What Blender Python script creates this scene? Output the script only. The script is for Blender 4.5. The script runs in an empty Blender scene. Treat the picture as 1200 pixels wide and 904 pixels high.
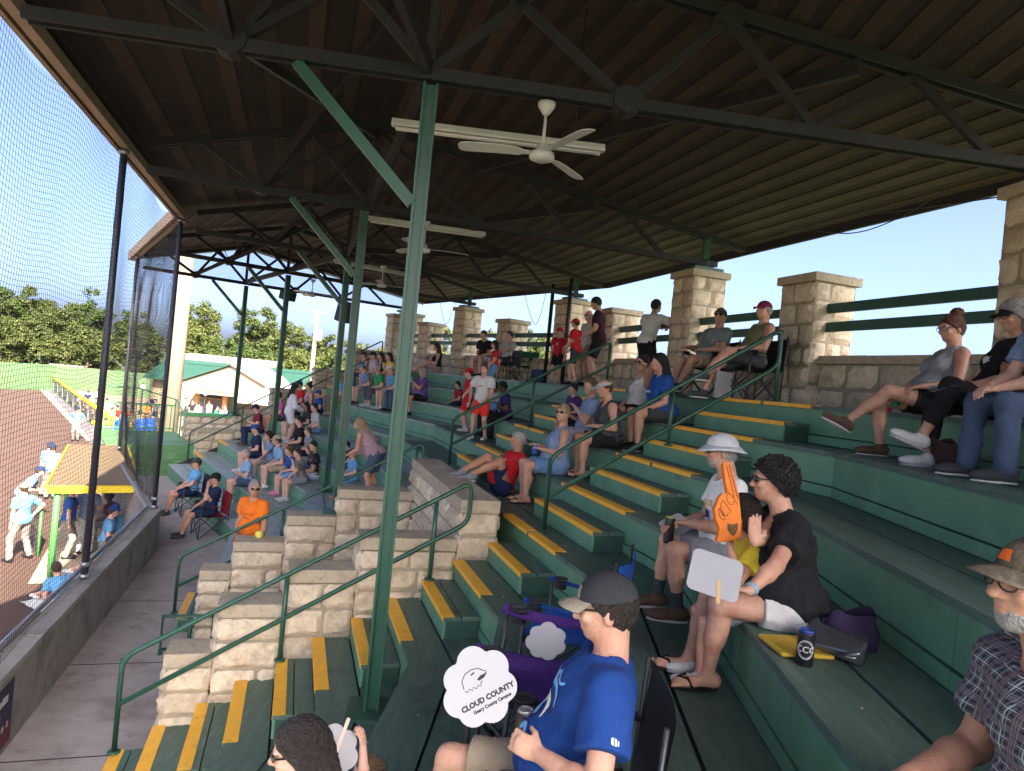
import bpy, bmesh, math, random
import numpy as np
from mathutils import Vector, Matrix, Euler
from mathutils.bvhtree import BVHTree
rnd = random.Random(7)
SC = bpy.context.scene
COL = SC.collection
V = Vector

# ------------------------------------------------------------------ mesh builder
class MB:
    def __init__(s): s.v=[]; s.f=[]; s.m=[]; s.sm=[]
    def add(s, vs, fs, mi=0, smooth=False):
        b=len(s.v); s.v.extend([tuple(p) for p in vs])
        for f in fs: s.f.append(tuple(b+i for i in f)); s.m.append(mi); s.sm.append(smooth)
    def quad(s,a,b,c,d,mi=0): s.add([a,b,c,d],[(0,1,2,3)],mi)
    def frame_box(s,o,ax,ay,az,mi=0):
        o=V(o);ax=V(ax);ay=V(ay);az=V(az)
        vs=[o,o+ax,o+ax+ay,o+ay,o+az,o+ax+az,o+ax+ay+az,o+ay+az]
        fs=[(0,3,2,1),(4,5,6,7),(0,1,5,4),(1,2,6,5),(2,3,7,6),(3,0,4,7)]
        if ax.cross(ay).dot(az)<0: fs=[f[::-1] for f in fs]
        s.add(vs,fs,mi)
    def box(s,c,d,rz=0,mi=0,M=None):
        M=M or Matrix.Rotation(rz,3,'Z'); c=V(c)
        ax=M@V((d[0],0,0)); ay=M@V((0,d[1],0)); az=M@V((0,0,d[2]))
        s.frame_box(c-(ax+ay+az)/2,ax,ay,az,mi)
    def bar(s,p,q,w,h,mi=0,up=(0,0,1)):
        p=V(p);q=V(q);d=q-p; x=d.normalized(); up=V(up)
        if abs(x.dot(up))>.98: up=V((1,0,0))
        y=up.cross(x).normalized(); z=x.cross(y)
        s.frame_box(p-y*w/2-z*h/2,d,y*w,z*h,mi)
    def prism(s,pts,h,mi=0):            # pts: list of 3D in order, h: extrude vector
        h=V(h); n=len(pts); vs=[V(p) for p in pts]+[V(p)+h for p in pts]
        nr=V((0,0,0))
        for i in range(n): nr+=V(pts[i]).cross(V(pts[(i+1)%n]))
        fs=[tuple(range(n))[::-1],tuple(range(n,2*n))]+[(i,(i+1)%n,(i+1)%n+n,i+n) for i in range(n)]
        if nr.dot(h)<0: fs=[f[::-1] for f in fs]
        s.add(vs,fs,mi)
    def tube(s,pts,r,n=10,mi=0,closed=False,caps=True,smooth=True):
        pts=[V(p) for p in pts]; m=len(pts); rr=r if isinstance(r,(list,tuple)) else [r]*m
        vs=[];prev=None
        for i,p in enumerate(pts):
            a=pts[max(i-1,0)] if not closed else pts[(i-1)%m]; b=pts[min(i+1,m-1)] if not closed else pts[(i+1)%m]
            t=(b-a).normalized()
            if prev is None:
                prev=t.orthogonal().normalized()
            prev=(prev-t*prev.dot(t)).normalized(); bi=t.cross(prev)
            for k in range(n):
                an=2*math.pi*k/n; vs.append(p+(prev*math.cos(an)+bi*math.sin(an))*rr[i])
        fs=[]
        for i in range(m if closed else m-1):
            j=(i+1)%m
            for k in range(n): fs.append((i*n+k,i*n+(k+1)%n,j*n+(k+1)%n,j*n+k))
        s.add(vs,fs,mi,smooth)
        if caps and not closed:
            b=len(s.v)-m*n
            s.f.append(tuple(b+k for k in range(n))[::-1]); s.m.append(mi); s.sm.append(False)
            s.f.append(tuple(b+(m-1)*n+k for k in range(n))); s.m.append(mi); s.sm.append(False)
    def lathe(s,prof,c,n=20,mi=0,axis=None,smooth=True):
        c=V(c); M=axis or Matrix.Identity(3); vs=[];fs=[]
        for r,z in prof:
            for k in range(n):
                a=2*math.pi*k/n; vs.append(c+M@V((r*math.cos(a),r*math.sin(a),z)))
        for i in range(len(prof)-1):
            for k in range(n): fs.append((i*n+k,i*n+(k+1)%n,(i+1)*n+(k+1)%n,(i+1)*n+k))
        fs.append(tuple(range(n))[::-1]); b=(len(prof)-1)*n; fs.append(tuple(b+k for k in range(n)))
        s.add(vs,fs,mi,smooth)
    def ell(s,c,r,M=None,n=14,m=9,mi=0):
        M=M or Matrix.Identity(3); c=V(c); vs=[c+M@V((0,0,r[2]))]; fs=[]
        for i in range(1,m):
            t=math.pi*i/m
            for k in range(n):
                a=2*math.pi*k/n; vs.append(c+M@V((r[0]*math.sin(t)*math.cos(a),r[1]*math.sin(t)*math.sin(a),r[2]*math.cos(t))))
        vs.append(c-M@V((0,0,r[2])))
        for k in range(n): fs.append((0,1+k,1+(k+1)%n))
        for i in range(m-2):
            for k in range(n): a=1+i*n; fs.append((a+k,a+n+k,a+n+(k+1)%n,a+(k+1)%n))
        L=len(vs)-1; a=1+(m-2)*n
        for k in range(n): fs.append((a+k,L,a+(k+1)%n))
        s.add(vs,fs,mi,True)
    def build(s,name,mat,parent=None,bevel=0,loc=None):
        me=bpy.data.meshes.new(name); me.from_pydata(s.v,[],s.f)
        mats=mat if isinstance(mat,(list,tuple)) else [mat]
        for q in mats: me.materials.append(q)
        me.polygons.foreach_set('material_index',s.m); me.polygons.foreach_set('use_smooth',s.sm)
        me.update()
        o=bpy.data.objects.new(name,me); COL.objects.link(o)
        if loc is not None:
            loc=V(loc); me.transform(Matrix.Translation(-loc)); o.location=loc
        if parent is not None:
            o.parent=parent; o.matrix_parent_inverse=world(parent).inverted()
        if bevel:
            b=o.modifiers.new('Bevel','BEVEL'); b.width=bevel; b.segments=2; b.limit_method='ANGLE'; b.angle_limit=.7; b.harden_normals=False
        return o

def world(o):
    M=o.matrix_basis.copy()
    if o.parent: M=world(o.parent)@o.matrix_parent_inverse@M
    return M
def tag(o,label=None,cat=None,group=None,kind=None):
    if label: o['label']=label
    if cat: o['category']=cat
    if group: o['group']=group
    if kind: o['kind']=kind
    return o
def empty(name,loc,label,cat,group=None,rz=0):
    o=bpy.data.objects.new(name,None); COL.objects.link(o); o.location=loc; o.rotation_euler=(0,0,rz)
    o.empty_display_size=.2
    return tag(o,label,cat,group)
def copytree(o,loc,rz=0,scale=1,label=None,group=None):
    kids=[c for c in bpy.data.objects if c.parent==o]
    r=o.copy(); COL.objects.link(r); r.location=loc; r.rotation_euler=(0,0,rz); r.scale=(scale,)*3
    if label: r['label']=label
    if group: r['group']=group
    def sub(src,dst):
        for c in [c for c in bpy.data.objects if c.parent==src]:
            d=c.copy(); COL.objects.link(d); d.parent=dst; d.matrix_parent_inverse=c.matrix_parent_inverse.copy(); sub(c,d)
    sub(o,r); return r

# ------------------------------------------------------------------ materials
_M={}
def mat(name,col,rough=.6,var=.12,scale=6,bump=0,bscale=40,metal=0,spec=.5,stretch=None,dirt=None,dscale=2.,dcover=.5,island=0,sss=0,coord='Object',stain=None,sscale=1.5,scover=.58):
    if name in _M: return _M[name]
    m=bpy.data.materials.new(name); m.use_nodes=True; nt=m.node_tree; N=nt.nodes; L=nt.links
    b=N['Principled BSDF']; b.inputs['Roughness'].default_value=rough; b.inputs['Metallic'].default_value=metal
    b.inputs['Specular IOR Level'].default_value=spec
    if sss: b.inputs['Subsurface Weight'].default_value=sss; b.inputs['Subsurface Radius'].default_value=(.012,.005,.003)
    tc=N.new('ShaderNodeTexCoord'); mp=N.new('ShaderNodeMapping'); L.new(tc.outputs[coord],mp.inputs[0])
    if stretch: mp.inputs['Scale'].default_value=stretch
    nz=N.new('ShaderNodeTexNoise'); nz.inputs['Scale'].default_value=scale; nz.inputs['Detail'].default_value=5; nz.inputs['Roughness'].default_value=.6
    L.new(mp.outputs[0],nz.inputs['Vector'])
    c=V(col[:3])
    rp=N.new('ShaderNodeValToRGB'); L.new(nz.outputs['Fac'],rp.inputs[0])
    rp.color_ramp.elements[0].position=.28; rp.color_ramp.elements[1].position=.72
    rp.color_ramp.elements[0].color=(*[max(0,x*(1-var)) for x in c],1); rp.color_ramp.elements[1].color=(*[min(1,x*(1+var)) for x in c],1)
    out=rp.outputs[0]
    def mix(fac,a,bb,mode='MIX'):
        x=N.new('ShaderNodeMix'); x.data_type='RGBA'; x.blend_type=mode
        if isinstance(fac,float): x.inputs[0].default_value=fac
        else: L.new(fac,x.inputs[0])
        for i,q in ((6,a),(7,bb)):
            if isinstance(q,(tuple,list)): x.inputs[i].default_value=(*q[:3],1)
            else: L.new(q,x.inputs[i])
        return x.outputs[2]
    if island:
        g=N.new('ShaderNodeNewGeometry'); r2=N.new('ShaderNodeMapRange'); L.new(g.outputs['Random Per Island'],r2.inputs[0])
        r2.inputs[3].default_value=1-island; r2.inputs[4].default_value=1+island
        hs=N.new('ShaderNodeHueSaturation'); L.new(out,hs.inputs['Color']); L.new(r2.outputs[0],hs.inputs['Value']); out=hs.outputs[0]
    if dirt:
        n2=N.new('ShaderNodeTexNoise'); n2.inputs['Scale'].default_value=dscale; n2.inputs['Detail'].default_value=8; n2.inputs['Roughness'].default_value=.7
        L.new(mp.outputs[0],n2.inputs['Vector'])
        r3=N.new('ShaderNodeMapRange'); L.new(n2.outputs['Fac'],r3.inputs[0]); r3.inputs[1].default_value=dcover; r3.inputs[2].default_value=dcover+.14; r3.inputs[4].default_value=.8
        out=mix(r3.outputs[0],out,dirt)
    if stain:
        n4=N.new('ShaderNodeTexNoise'); n4.inputs['Scale'].default_value=sscale; n4.inputs['Detail'].default_value=9; n4.inputs['Roughness'].default_value=.75
        m4=N.new('ShaderNodeMapping'); m4.inputs['Location'].default_value=(3.7,9.1,1.3); L.new(tc.outputs[coord],m4.inputs[0]); L.new(m4.outputs[0],n4.inputs['Vector'])
        r4=N.new('ShaderNodeMapRange'); L.new(n4.outputs['Fac'],r4.inputs[0]); r4.inputs[1].default_value=scover; r4.inputs[2].default_value=scover+.1; r4.inputs[4].default_value=.75
        out=mix(r4.outputs[0],out,stain)
    L.new(out,b.inputs['Base Color'])
    if bump:
        n3=N.new('ShaderNodeTexNoise'); n3.inputs['Scale'].default_value=bscale; n3.inputs['Detail'].default_value=4; L.new(mp.outputs[0],n3.inputs['Vector'])
        bm=N.new('ShaderNodeBump'); bm.inputs['Strength'].default_value=bump; bm.inputs['Distance'].default_value=.02
        L.new(n3.outputs['Fac'],bm.inputs['Height']); L.new(bm.outputs[0],b.inputs['Normal'])
    _M[name]=m; return m

# ------------------------------------------------------------------ stand frame
R_=.4; D_=.6837; EYE=-.068; ROLL=.0965; PITCH=-.004; FPX=790.
TH=[None,.062,-.3073,-.61]; P0=-5.18
def un(th): return V((math.sin(th),math.cos(th),0)),V((-math.cos(th),math.sin(th),0))
U=[None]+[un(t)[0] for t in TH[1:]]; NN=[None]+[un(t)[1] for t in TH[1:]]
C12=U[2]*4.6+NN[2]*P0; C23=U[2]*15.75+NN[2]*P0
# per facet: origin such that point = O + U*s + N*o ; facet 2 s measured as in the fit
OO=[None, C12, NN[2]*P0, C23]
T12=math.tan((TH[1]-TH[2])/2); T23=math.tan((TH[2]-TH[3])/2)
def P(fc,s,o,z=0): q=OO[fc]+U[fc]*s+NN[fc]*o; return V((q.x,q.y,z))
def c12(o): return 4.6+T12*o          # s in facet 2 where it meets facet 1
def c23(o): return 15.75-T23*o         # s in facet 2 where it meets facet 3
def f1max(o): return -T12*o           # facet 1 runs from s=-12 up to here
def f3min(o): return T23*o            # facet 3 runs from here to S3E
S3E=9.6
def row(o,z,a=-9.,b=None):            # polyline of a row at offset o over the facets
    return [P(1,a,o,z),P(2,c12(o),o,z),P(2,c23(o),o,z),P(3,S3E if b is None else b,o,z)]
# ------------------------------------------------------------------ materials of the stand
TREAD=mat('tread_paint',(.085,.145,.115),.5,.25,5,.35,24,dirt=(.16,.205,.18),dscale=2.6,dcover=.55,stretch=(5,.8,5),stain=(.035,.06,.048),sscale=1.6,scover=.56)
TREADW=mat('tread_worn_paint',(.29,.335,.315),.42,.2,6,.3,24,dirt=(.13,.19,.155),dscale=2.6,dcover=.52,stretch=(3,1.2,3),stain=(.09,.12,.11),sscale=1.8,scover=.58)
RISER=mat('riser_paint',(.125,.285,.175),.5,.14,3,.2,20,dirt=(.20,.34,.24),dscale=1.5,dcover=.56,stain=(.06,.13,.08),sscale=2.2,scover=.60)
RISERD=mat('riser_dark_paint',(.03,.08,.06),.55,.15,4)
YEL=mat('yellow_paint',(.95,.48,.045),.55,.1,9,.15,40,dirt=(.50,.30,.08),dscale=8,dcover=.57,stain=(.16,.13,.07),sscale=12,scover=.60)
GREENM=mat('green_metal_paint',(.022,.085,.052),.35,.1,5,spec=.5)
GREENP=mat('green_post_paint',(.020,.085,.052),.42,.15,4,dirt=(.035,.10,.065),dscale=3)
STONE=mat('limestone_block',(.63,.52,.38),.9,.2,12,.9,30,island=.17,dirt=(.40,.29,.17),dscale=3.2,dcover=.53,stain=(.20,.16,.11),sscale=6,scover=.62)
STONET=mat('limestone_weathered_top',(.46,.38,.27),.95,.2,9,.5,40,dirt=(.20,.18,.15),dscale=9,dcover=.52)
MORT=mat('mortar',(.33,.28,.2),.95,.15,20,.4,60)
CONC=mat('concrete_floor',(.38,.34,.325),.85,.16,3,.25,50,dirt=(.23,.19,.175),dscale=1.3,dcover=.52,stain=(.13,.11,.105),sscale=3,scover=.60)
CONCW=mat('concrete_wall',(.28,.255,.235),.9,.16,3,.4,40,dirt=(.13,.12,.11),dscale=1.7,dcover=.5)
CONCT=mat('concrete_cap',(.33,.30,.27),.9,.15,6,.4,50,dirt=(.16,.15,.13),dscale=3,dcover=.5)
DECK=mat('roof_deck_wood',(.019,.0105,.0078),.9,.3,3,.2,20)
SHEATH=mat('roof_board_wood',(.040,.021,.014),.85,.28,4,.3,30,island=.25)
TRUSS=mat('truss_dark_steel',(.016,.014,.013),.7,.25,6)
FASC=mat('fascia_board_paint',(.33,.24,.17),.7,.15,4)
WHITE=mat('white_enamel',(.52,.49,.44),.4,.05,5)
STEEL=mat('galvanised_steel',(.45,.46,.48),.35,.1,8,metal=.8)
DPOLE=mat('dark_pole_paint',(.035,.035,.05),.45,.15,6)
BLACK=mat('black_plastic',(.015,.015,.017),.5,.1,6)
NETM=mat('net_cord',(.012,.012,.014),.8,.1,6)

def strip(mb,fc,sa,sb,oa,ob,zt,th,mi=0,seg=None):
    """a plank lying between offsets oa..ob; sa, sb are numbers or functions of the offset"""
    A=sa if callable(sa) else (lambda o:sa); B=sb if callable(sb) else (lambda o:sb)
    pts=[]
    cuts=[0,1]
    if seg:
        L=B(ob)-A(ob); n=max(1,round(abs(L)/seg)); cuts=[i/n for i in range(n+1)]
    for t0,t1 in zip(cuts,cuts[1:]):
        g=.0025
        def S(o,t,e): a=A(o);b=B(o); return a+(b-a)*t+e
        e0=g if t0>0 else 0; e1=-g if t1<1 else 0
        q=[P(fc,S(oa,t0,e0),oa,zt),P(fc,S(oa,t1,e1),oa,zt),P(fc,S(ob,t1,e1),ob,zt),P(fc,S(ob,t0,e0),ob,zt)]
        mb.prism(q,(0,0,-th),mi)

STAND=empty('grandstand_seating',P(2,9,3,-4),'tiered green wooden grandstand seating with yellow edged aisle steps','grandstand')
VA,VB=6.95,10.25    # the vomitory pit between stone walls, along facet 2
PIT_O=3.0
def ivals(fc,k):
    o0,o1=(k-1)*D_,k*D_
    if fc==1: return [(-9.,f1max)]
    if fc==3: return [(f3min,S3E+.02)]
    if k>=5: return [(c12,VA),(VB,c23)]
    return [(c12,c23)]
AISLE=[(5.82,7.48),(10.05,11.58)]
for k in range(0,10):
    o0=(k-1)*D_ if k else -1.17; o1=k*D_; z=-k*R_
    mbs=[MB(),MB()]
    for fc in (1,2,3):
        for (a,b) in ivals(fc,k):
            mb=mbs[1 if (k>=5 and (fc==3 or a==VB)) else 0]
            # treads: three planks, front one proud
            w=(o1-o0)/2 if k else (o1-o0)/3
            n=2 if k else 3
            for i in range(n):
                pa=o0+i*w+(.011 if i else 0); pb=o0+(i+1)*w-(0 if i==n-1 else .011)
                if i==n-1: pb+=.018
                lo=max(pa,o0+.003)
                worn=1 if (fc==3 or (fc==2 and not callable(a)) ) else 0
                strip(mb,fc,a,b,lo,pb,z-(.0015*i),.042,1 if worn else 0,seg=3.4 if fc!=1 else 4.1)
            # riser: wide board and a low kick board with a dark gap between
            zb=z-R_
            strip(mb,fc,a,b,o1-.03,o1-.002,z-.0425,.255,2,seg=2.55)
            strip(mb,fc,a,b,o1-.03,o1+.004,z-.312,.082,2,seg=3.1)
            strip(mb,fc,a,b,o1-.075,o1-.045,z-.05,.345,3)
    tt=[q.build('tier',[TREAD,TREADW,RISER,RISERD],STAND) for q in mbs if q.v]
    # yellow noses of the tier at the aisles
    for ia,(sa,sb) in enumerate(AISLE):
        if k>=5 and ia==0: sb=VA-.01
        if k>=5 and ia==1: sa=VB+.05; sb=VB+1.15
        if k<9 or True:
            nb=MB(); z1=z+.0045
            rl=(6.58,6.64) if ia==0 else (10.77,10.83)
            parts=[(sa,rl[0]),(rl[1],sb)] if (k%2==0 and k<5) else [(sa,sb)]
            for (x0,x1) in parts:
                if ia==0: x0=max(x0,c12(o1)+.04)
                strip(nb,2,x0,x1,o1-.095,o1+.0225,z1,.004)
                strip(nb,2,x0,x1,o1+.0185,o1+.0225,z1-.0045,.036)
            nb.build('nosing',YEL,tt[-1] if ia==1 else tt[0])
    # half-height step block on the tread below
    for ia,(sa,sb) in enumerate(AISLE):
        if k>=4 and ia==0: sb=VA-.02
        if k>=4 and ia==1: sa=VB+.05; sb=VB+1.15
        if ia==0: sa=max(sa,c12(o1+D_/2)+.02)
        h=z-R_/2; ob=o1+D_/2
        sbk=MB()
        for i in range(2):
            w=(D_/2-.006)/2
            strip(sbk,2,sa,sb,o1+.006+i*w+(.005 if i else 0),o1+.006+(i+1)*w-(0 if i else .005),h-.001*i,.038,0)
        strip(sbk,2,sa+.01,sb-.01,ob-.028,ob-.004,h-.0395,R_/2-.04,1)
        strip(sbk,2,sa+.006,sa+.03,o1+.01,ob-.03,h-.0395,R_/2-.04,2); strip(sbk,2,sb-.03,sb-.006,o1+.01,ob-.03,h-.0395,R_/2-.04,2)
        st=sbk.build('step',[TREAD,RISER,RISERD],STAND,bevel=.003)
        nb=MB(); strip(nb,2,sa,sb,ob-.105,ob+.002,h+.0035,.0035); strip(nb,2,sa,sb,ob-.0018,ob+.0022,h,.04)
        nb.build('nosing',YEL,st)

# ------------------------------------------------------------------ stone work
def stone_face(mb,o,ux,uz,w,h,nrm,seed,course=.3,lens=(.3,.62),res=.07,bulge=.024,first=None):
    """rock-faced ashlar on a rectangle: every block its own bulging island"""
    r=random.Random(seed); o=V(o);ux=V(ux);uz=V(uz);nrm=V(nrm)
    nc=max(1,round(h/course)); ch=h/nc
    hs=[ch*r.uniform(.85,1.15) for _ in range(nc)]; sc=h/sum(hs); hs=[x*sc for x in hs]
    y=0
    for c in range(nc):
        x=0
        cuts=[]
        while x<w-1e-6:
            L=r.uniform(*lens)
            if w-x-L<lens[0]*.6: L=w-x
            cuts.append((x,L)); x+=L
        for x,L in cuts:
            g=.006
            nx=max(2,round(L/res)); ny=max(2,round(hs[c]/res)); vs=[];fs=[]
            off=r.uniform(-.006,.012)
            ph=[r.uniform(0,6.28) for _ in range(4)]; tx=r.uniform(-.012,.012); tz=r.uniform(-.012,.012)
            for j in range(ny+1):
                for i in range(nx+1):
                    fx=i/nx; fz=j/ny
                    ed=min(fx,1-fx)*L; ez=min(fz,1-fz)*hs[c]; e=min(1,min(ed,ez)/.032)
                    d=-.022 if e==0 else off+bulge*(e**.5)+.5*bulge*math.sin(9*fx*L/.4+ph[0])*math.sin(7*fz*hs[c]/.3+ph[1])*e+tx*(fx-.5)+tz*(fz-.5)+r.uniform(-.5,.5)*bulge*1.1*e
                    jx=r.uniform(-.004,.004) if e==0 else 0
                    vs.append(o+ux*(x+g+(L-2*g)*fx+jx)+uz*(y+g+(hs[c]-2*g)*fz+jx)+nrm*d)
            for j in range(ny):
                for i in range(nx): a=j*(nx+1)+i; fs.append((a,a+1,a+nx+2,a+nx+1))
            if ux.cross(uz).dot(nrm)<0: fs=[f[::-1] for f in fs]
            mb.add(vs,fs,0,True)
        y+=hs[c]
def stone_box(mb,c,ax,ay,w,d,z0,z1,seed,sides='xXyY',cap=0,capo=.03,res=.07,course=.3,lens=(.3,.62)):
    """stone block body on centre c with local axes ax (width w) and ay (depth d)"""
    ax=V(ax);ay=V(ay); c=V((c[0],c[1],0)); zz=V((0,0,1)); h=z1-z0-cap
    i=.012
    mb.frame_box(c-ax*(w/2-i)-ay*(d/2-i)+zz*z0,ax*(w-2*i),ay*(d-2*i),zz*(h-.004),1)
    b=zz*z0
    if 'y' in sides: stone_face(mb,c-ax*w/2-ay*d/2+b,ax,zz,w,h,-ay,seed+1,res=res,course=course,lens=lens)
    if 'Y' in sides: stone_face(mb,c+ax*w/2+ay*d/2+b,-ax,zz,w,h,ay,seed+2,res=res,course=course,lens=lens)
    if 'x' in sides: stone_face(mb,c-ax*w/2+ay*d/2+b,-ay,zz,d,h,-ax,seed+3,res=res,course=course,lens=lens)
    if 'X' in sides: stone_face(mb,c+ax*w/2-ay*d/2+b,ay,zz,d,h,ax,seed+4,res=res,course=course,lens=lens)
    if cap:
        r=random.Random(seed); n=max(1,round(w/.75)); W=w+2*capo
        for k in range(n):
            mb.frame_box(c-ax*(w/2+capo-W/n*k-.003)-ay*(d/2+capo)+zz*(z1-cap+r.uniform(0,.006)),ax*(W/n-.006),ay*(d+2*capo),zz*cap,2)
MS=[STONE,MORT,STONET]
WO=-1.15
BW=empty('stone_back_wall',P(2,10,WO,0),'pale limestone wall with tall and short pillars behind the top row','stone wall')
def wallpt(fc,s,o): return P(fc,s,o,0)
def wallrun(fc,s0,s1,seed):
    mb=MB(); L=s1-s0
    c=P(fc,(s0+s1)/2,WO-.22,0)
    stone_box(mb,c,U[fc],NN[fc],L,.44,-.02,.65,seed,sides='yY',cap=.1,capo=.012,res=.09,course=.29)
    return mb.build('wall',MS,BW)
def pillar(p,ax,ay,w,d,top,seed):
    mb=MB(); stone_box(mb,p,ax,ay,w,d,-.02,top,seed,cap=.11,capo=.045,res=.06,course=.27,lens=(.22,.45))
    return mb.build('pillar',MS,BW,bevel=.006)
def bis(f,g): a=(U[f]+U[g]).normalized(); return a,V((-a.y,a.x,0))
tall=2.15; short=1.72; PO=-1.33
# (facet, s, kind)
PL=[(2,7.42,'s'),(2,10.3,'t'),(2,13.3,'s'),(3,2.45,'s'),(3,5.0,'t'),(3,7.4,'s'),(1,-3.0,'s'),(1,-6.0,'t')]
for i,(fc,s,kd) in enumerate(PL):
    pillar(P(fc,s,PO,0),U[fc],NN[fc],.66,.66,tall if kd=='t' else short,100+i*7)
a,n=bis(1,2); pillar(P(2,c12(PO),PO,0),a,n,.72,.7,tall+.08,200)
a,n=bis(2,3); pillar(P(2,c23(PO),PO,0),a,n,.72,.7,tall,207)
for s in (9.0,10.15): pillar(P(3,s,PO,0),U[3],NN[3],.62,.66,tall-.06,214+int(s*3))
g=.335
def runs(fc,pts,sd):
    for i,(a,b) in enumerate(zip(pts,pts[1:])): wallrun(fc,a,b,sd+i*11)
runs(1,[-9,-6.34],300); wallrun(1,-5.66,-3.34,311); wallrun(1,-2.66,f1max(WO)-.34,322)
wallrun(2,c12(WO)+.34,7.42-g,333); wallrun(2,7.42+g,10.3-g,344); wallrun(2,10.3+g,13.3-g,355); wallrun(2,13.3+g,c23(WO)-.36,366)
wallrun(3,f3min(WO)+.36,2.45-g,377); wallrun(3,2.45+g,5-g,388); wallrun(3,5+g,7.4-g,399); wallrun(3,7.4+g,9-.31,410)
def rails(fc,s0,s1):
    for zc in (1.03,1.27):
        mb=MB(); mb.bar(P(fc,s0,WO-.07,zc),P(fc,s1,WO-.07,zc),.045,.125); mb.build('rail_board',GREENP,BW,bevel=.006)
for fc,a,b in [(1,-5.7,-3.3),(1,-2.7,f1max(WO)-.3),(2,c12(WO)+.3,7.14),(2,7.7,10.02),(2,10.58,13.02),(2,13.58,c23(WO)-.3),(3,f3min(WO)+.3,2.17),(3,2.73,4.72),(3,5.28,7.12),(3,7.68,8.72)]:
    rails(fc,a,b)

# vomitory: two stepped walls and the parapet at the head of the pit
PIT=empty('stone_stair_well',P(2,8.5,5,-4),'stepped limestone walls round the sunken entrance between the aisles','stone wall')
def seg_wall(s0,s1,o0,o1,z1,seed,cap=.13,name='wall_step',z0=-4.0,sides='xXyY'):
    mb=MB(); c=P(2,(s0+s1)/2,(o0+o1)/2,0)
    stone_box(mb,c,U[2],NN[2],s1-s0,o1-o0,z0,z1,seed,sides=sides,cap=cap,capo=.004,res=.05,course=.235,lens=(.28,.66))
    return mb.build(name,MS,PIT,bevel=.008)
for i,(o0,o1,z1) in enumerate([(5.72,6.14,-2.94),(5.1,5.716,-2.47),(4.43,5.096,-2.13),(3.41,4.426,-1.79)]):
    seg_wall(VA+.01,VA+.40,o0,o1,z1,500+i*9,sides='xXY')
for i,(o0,o1,z1) in enumerate([(5.81,6.2,-3.0),(5.15,5.806,-2.6),(4.48,5.146,-2.22),(3.41,4.476,-1.82)]):
    seg_wall(VB-.40,VB-.01,o0,o1,z1,560+i*9,sides='xXY')
seg_wall(VA+.01,VB-.01,2.97,3.405,-1.36,620,cap=.14,name='parapet')
mb=MB(); mb.frame_box(P(2,VA+.42,3.41,-3.98),U[2]*(VB-VA-.84),NN[2]*.03,V((0,0,1.6))); mb.build('tunnel_dark_panel',BLACK,PIT)  # flat black panel stands in for the darkness inside the tunnel

# ------------------------------------------------------------------ concourse floor, field side wall
mb=MB()
ff=[P(1,-9,1,-4.0),P(2,c12(1),1,-4.0),P(2,c23(1),1,-4.0),P(3,S3E+.3,1,-4.0)]
fo=[P(1,-9,7.55,-4.0),P(2,c12(7.55),7.55,-4.0),P(2,c23(7.55),7.55,-4.0),P(3,S3E+.3,7.55,-4.0)]
for i in range(3): mb.prism([ff[i],ff[i+1],fo[i+1],fo[i]],(0,0,-.2))
o=mb.build('concourse_floor',CONC); tag(o,kind='structure')
mb=MB()
for s in (5.2,7.2,9.3,11.6): mb.prism([P(2,s,6.2,-3.9985),P(2,s+.018,6.2,-3.9985),P(2,s+.018,7.5,-3.9985),P(2,s,7.5,-3.9985)],(0,0,.0015))
o=mb.build('concourse_joints',mat('joint_tar',(.03,.028,.028),.9)); tag(o,kind='structure')
W0,W1,WZ=7.5,7.7,-3.26
mb=MB()
strip(mb,1,-9.,f1max,W0,W1,WZ,2.2); strip(mb,2,c12,c23,W0,W1,WZ,2.2); strip(mb,3,f3min,S3E-1.0,W0,W1,WZ,2.2)
FW=mb.build('concrete_field_wall',CONCW,loc=P(2,9,7.6,-5.3)); tag(FW,'low stained concrete wall between the walkway and the dirt field','wall')
mb=MB()
for fc,a,b in [(1,-9.,f1max),(2,c12,c23),(3,f3min,S3E-1.0)]: strip(mb,fc,a,b,W0-.02,W1+.02,WZ+.07,.069,seg=2.4)
mb.build('wall_cap',CONCT,FW,bevel=.008)
mb=MB(); pr=[P(2,c12(7.86)-.2,7.745,-3.16),P(2,c23(7.86),7.745,-3.16),P(3,S3E-1,7.745,-3.16)]
mb.tube(pr,.032,10); mb.build('top_pipe',STEEL,FW)
# banner on the inside of the field wall (its writing is blurred in the photograph)

# added light blockers: dark sheets under the treads, unseen back foundation and end walls
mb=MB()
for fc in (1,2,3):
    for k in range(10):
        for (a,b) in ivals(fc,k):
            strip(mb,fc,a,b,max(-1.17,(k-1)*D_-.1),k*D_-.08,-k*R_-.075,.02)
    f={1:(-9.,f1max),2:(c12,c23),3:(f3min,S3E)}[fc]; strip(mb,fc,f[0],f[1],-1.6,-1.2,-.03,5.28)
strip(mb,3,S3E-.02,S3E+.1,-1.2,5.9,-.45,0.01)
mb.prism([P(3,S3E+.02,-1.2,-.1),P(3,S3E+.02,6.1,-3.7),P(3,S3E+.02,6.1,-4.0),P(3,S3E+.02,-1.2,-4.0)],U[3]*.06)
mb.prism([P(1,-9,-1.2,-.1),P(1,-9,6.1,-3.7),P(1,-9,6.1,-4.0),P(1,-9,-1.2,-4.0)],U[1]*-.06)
mb.build('light_blocker',mat('light_blocker_dark',(.03,.035,.03),.9),STAND)
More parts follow.
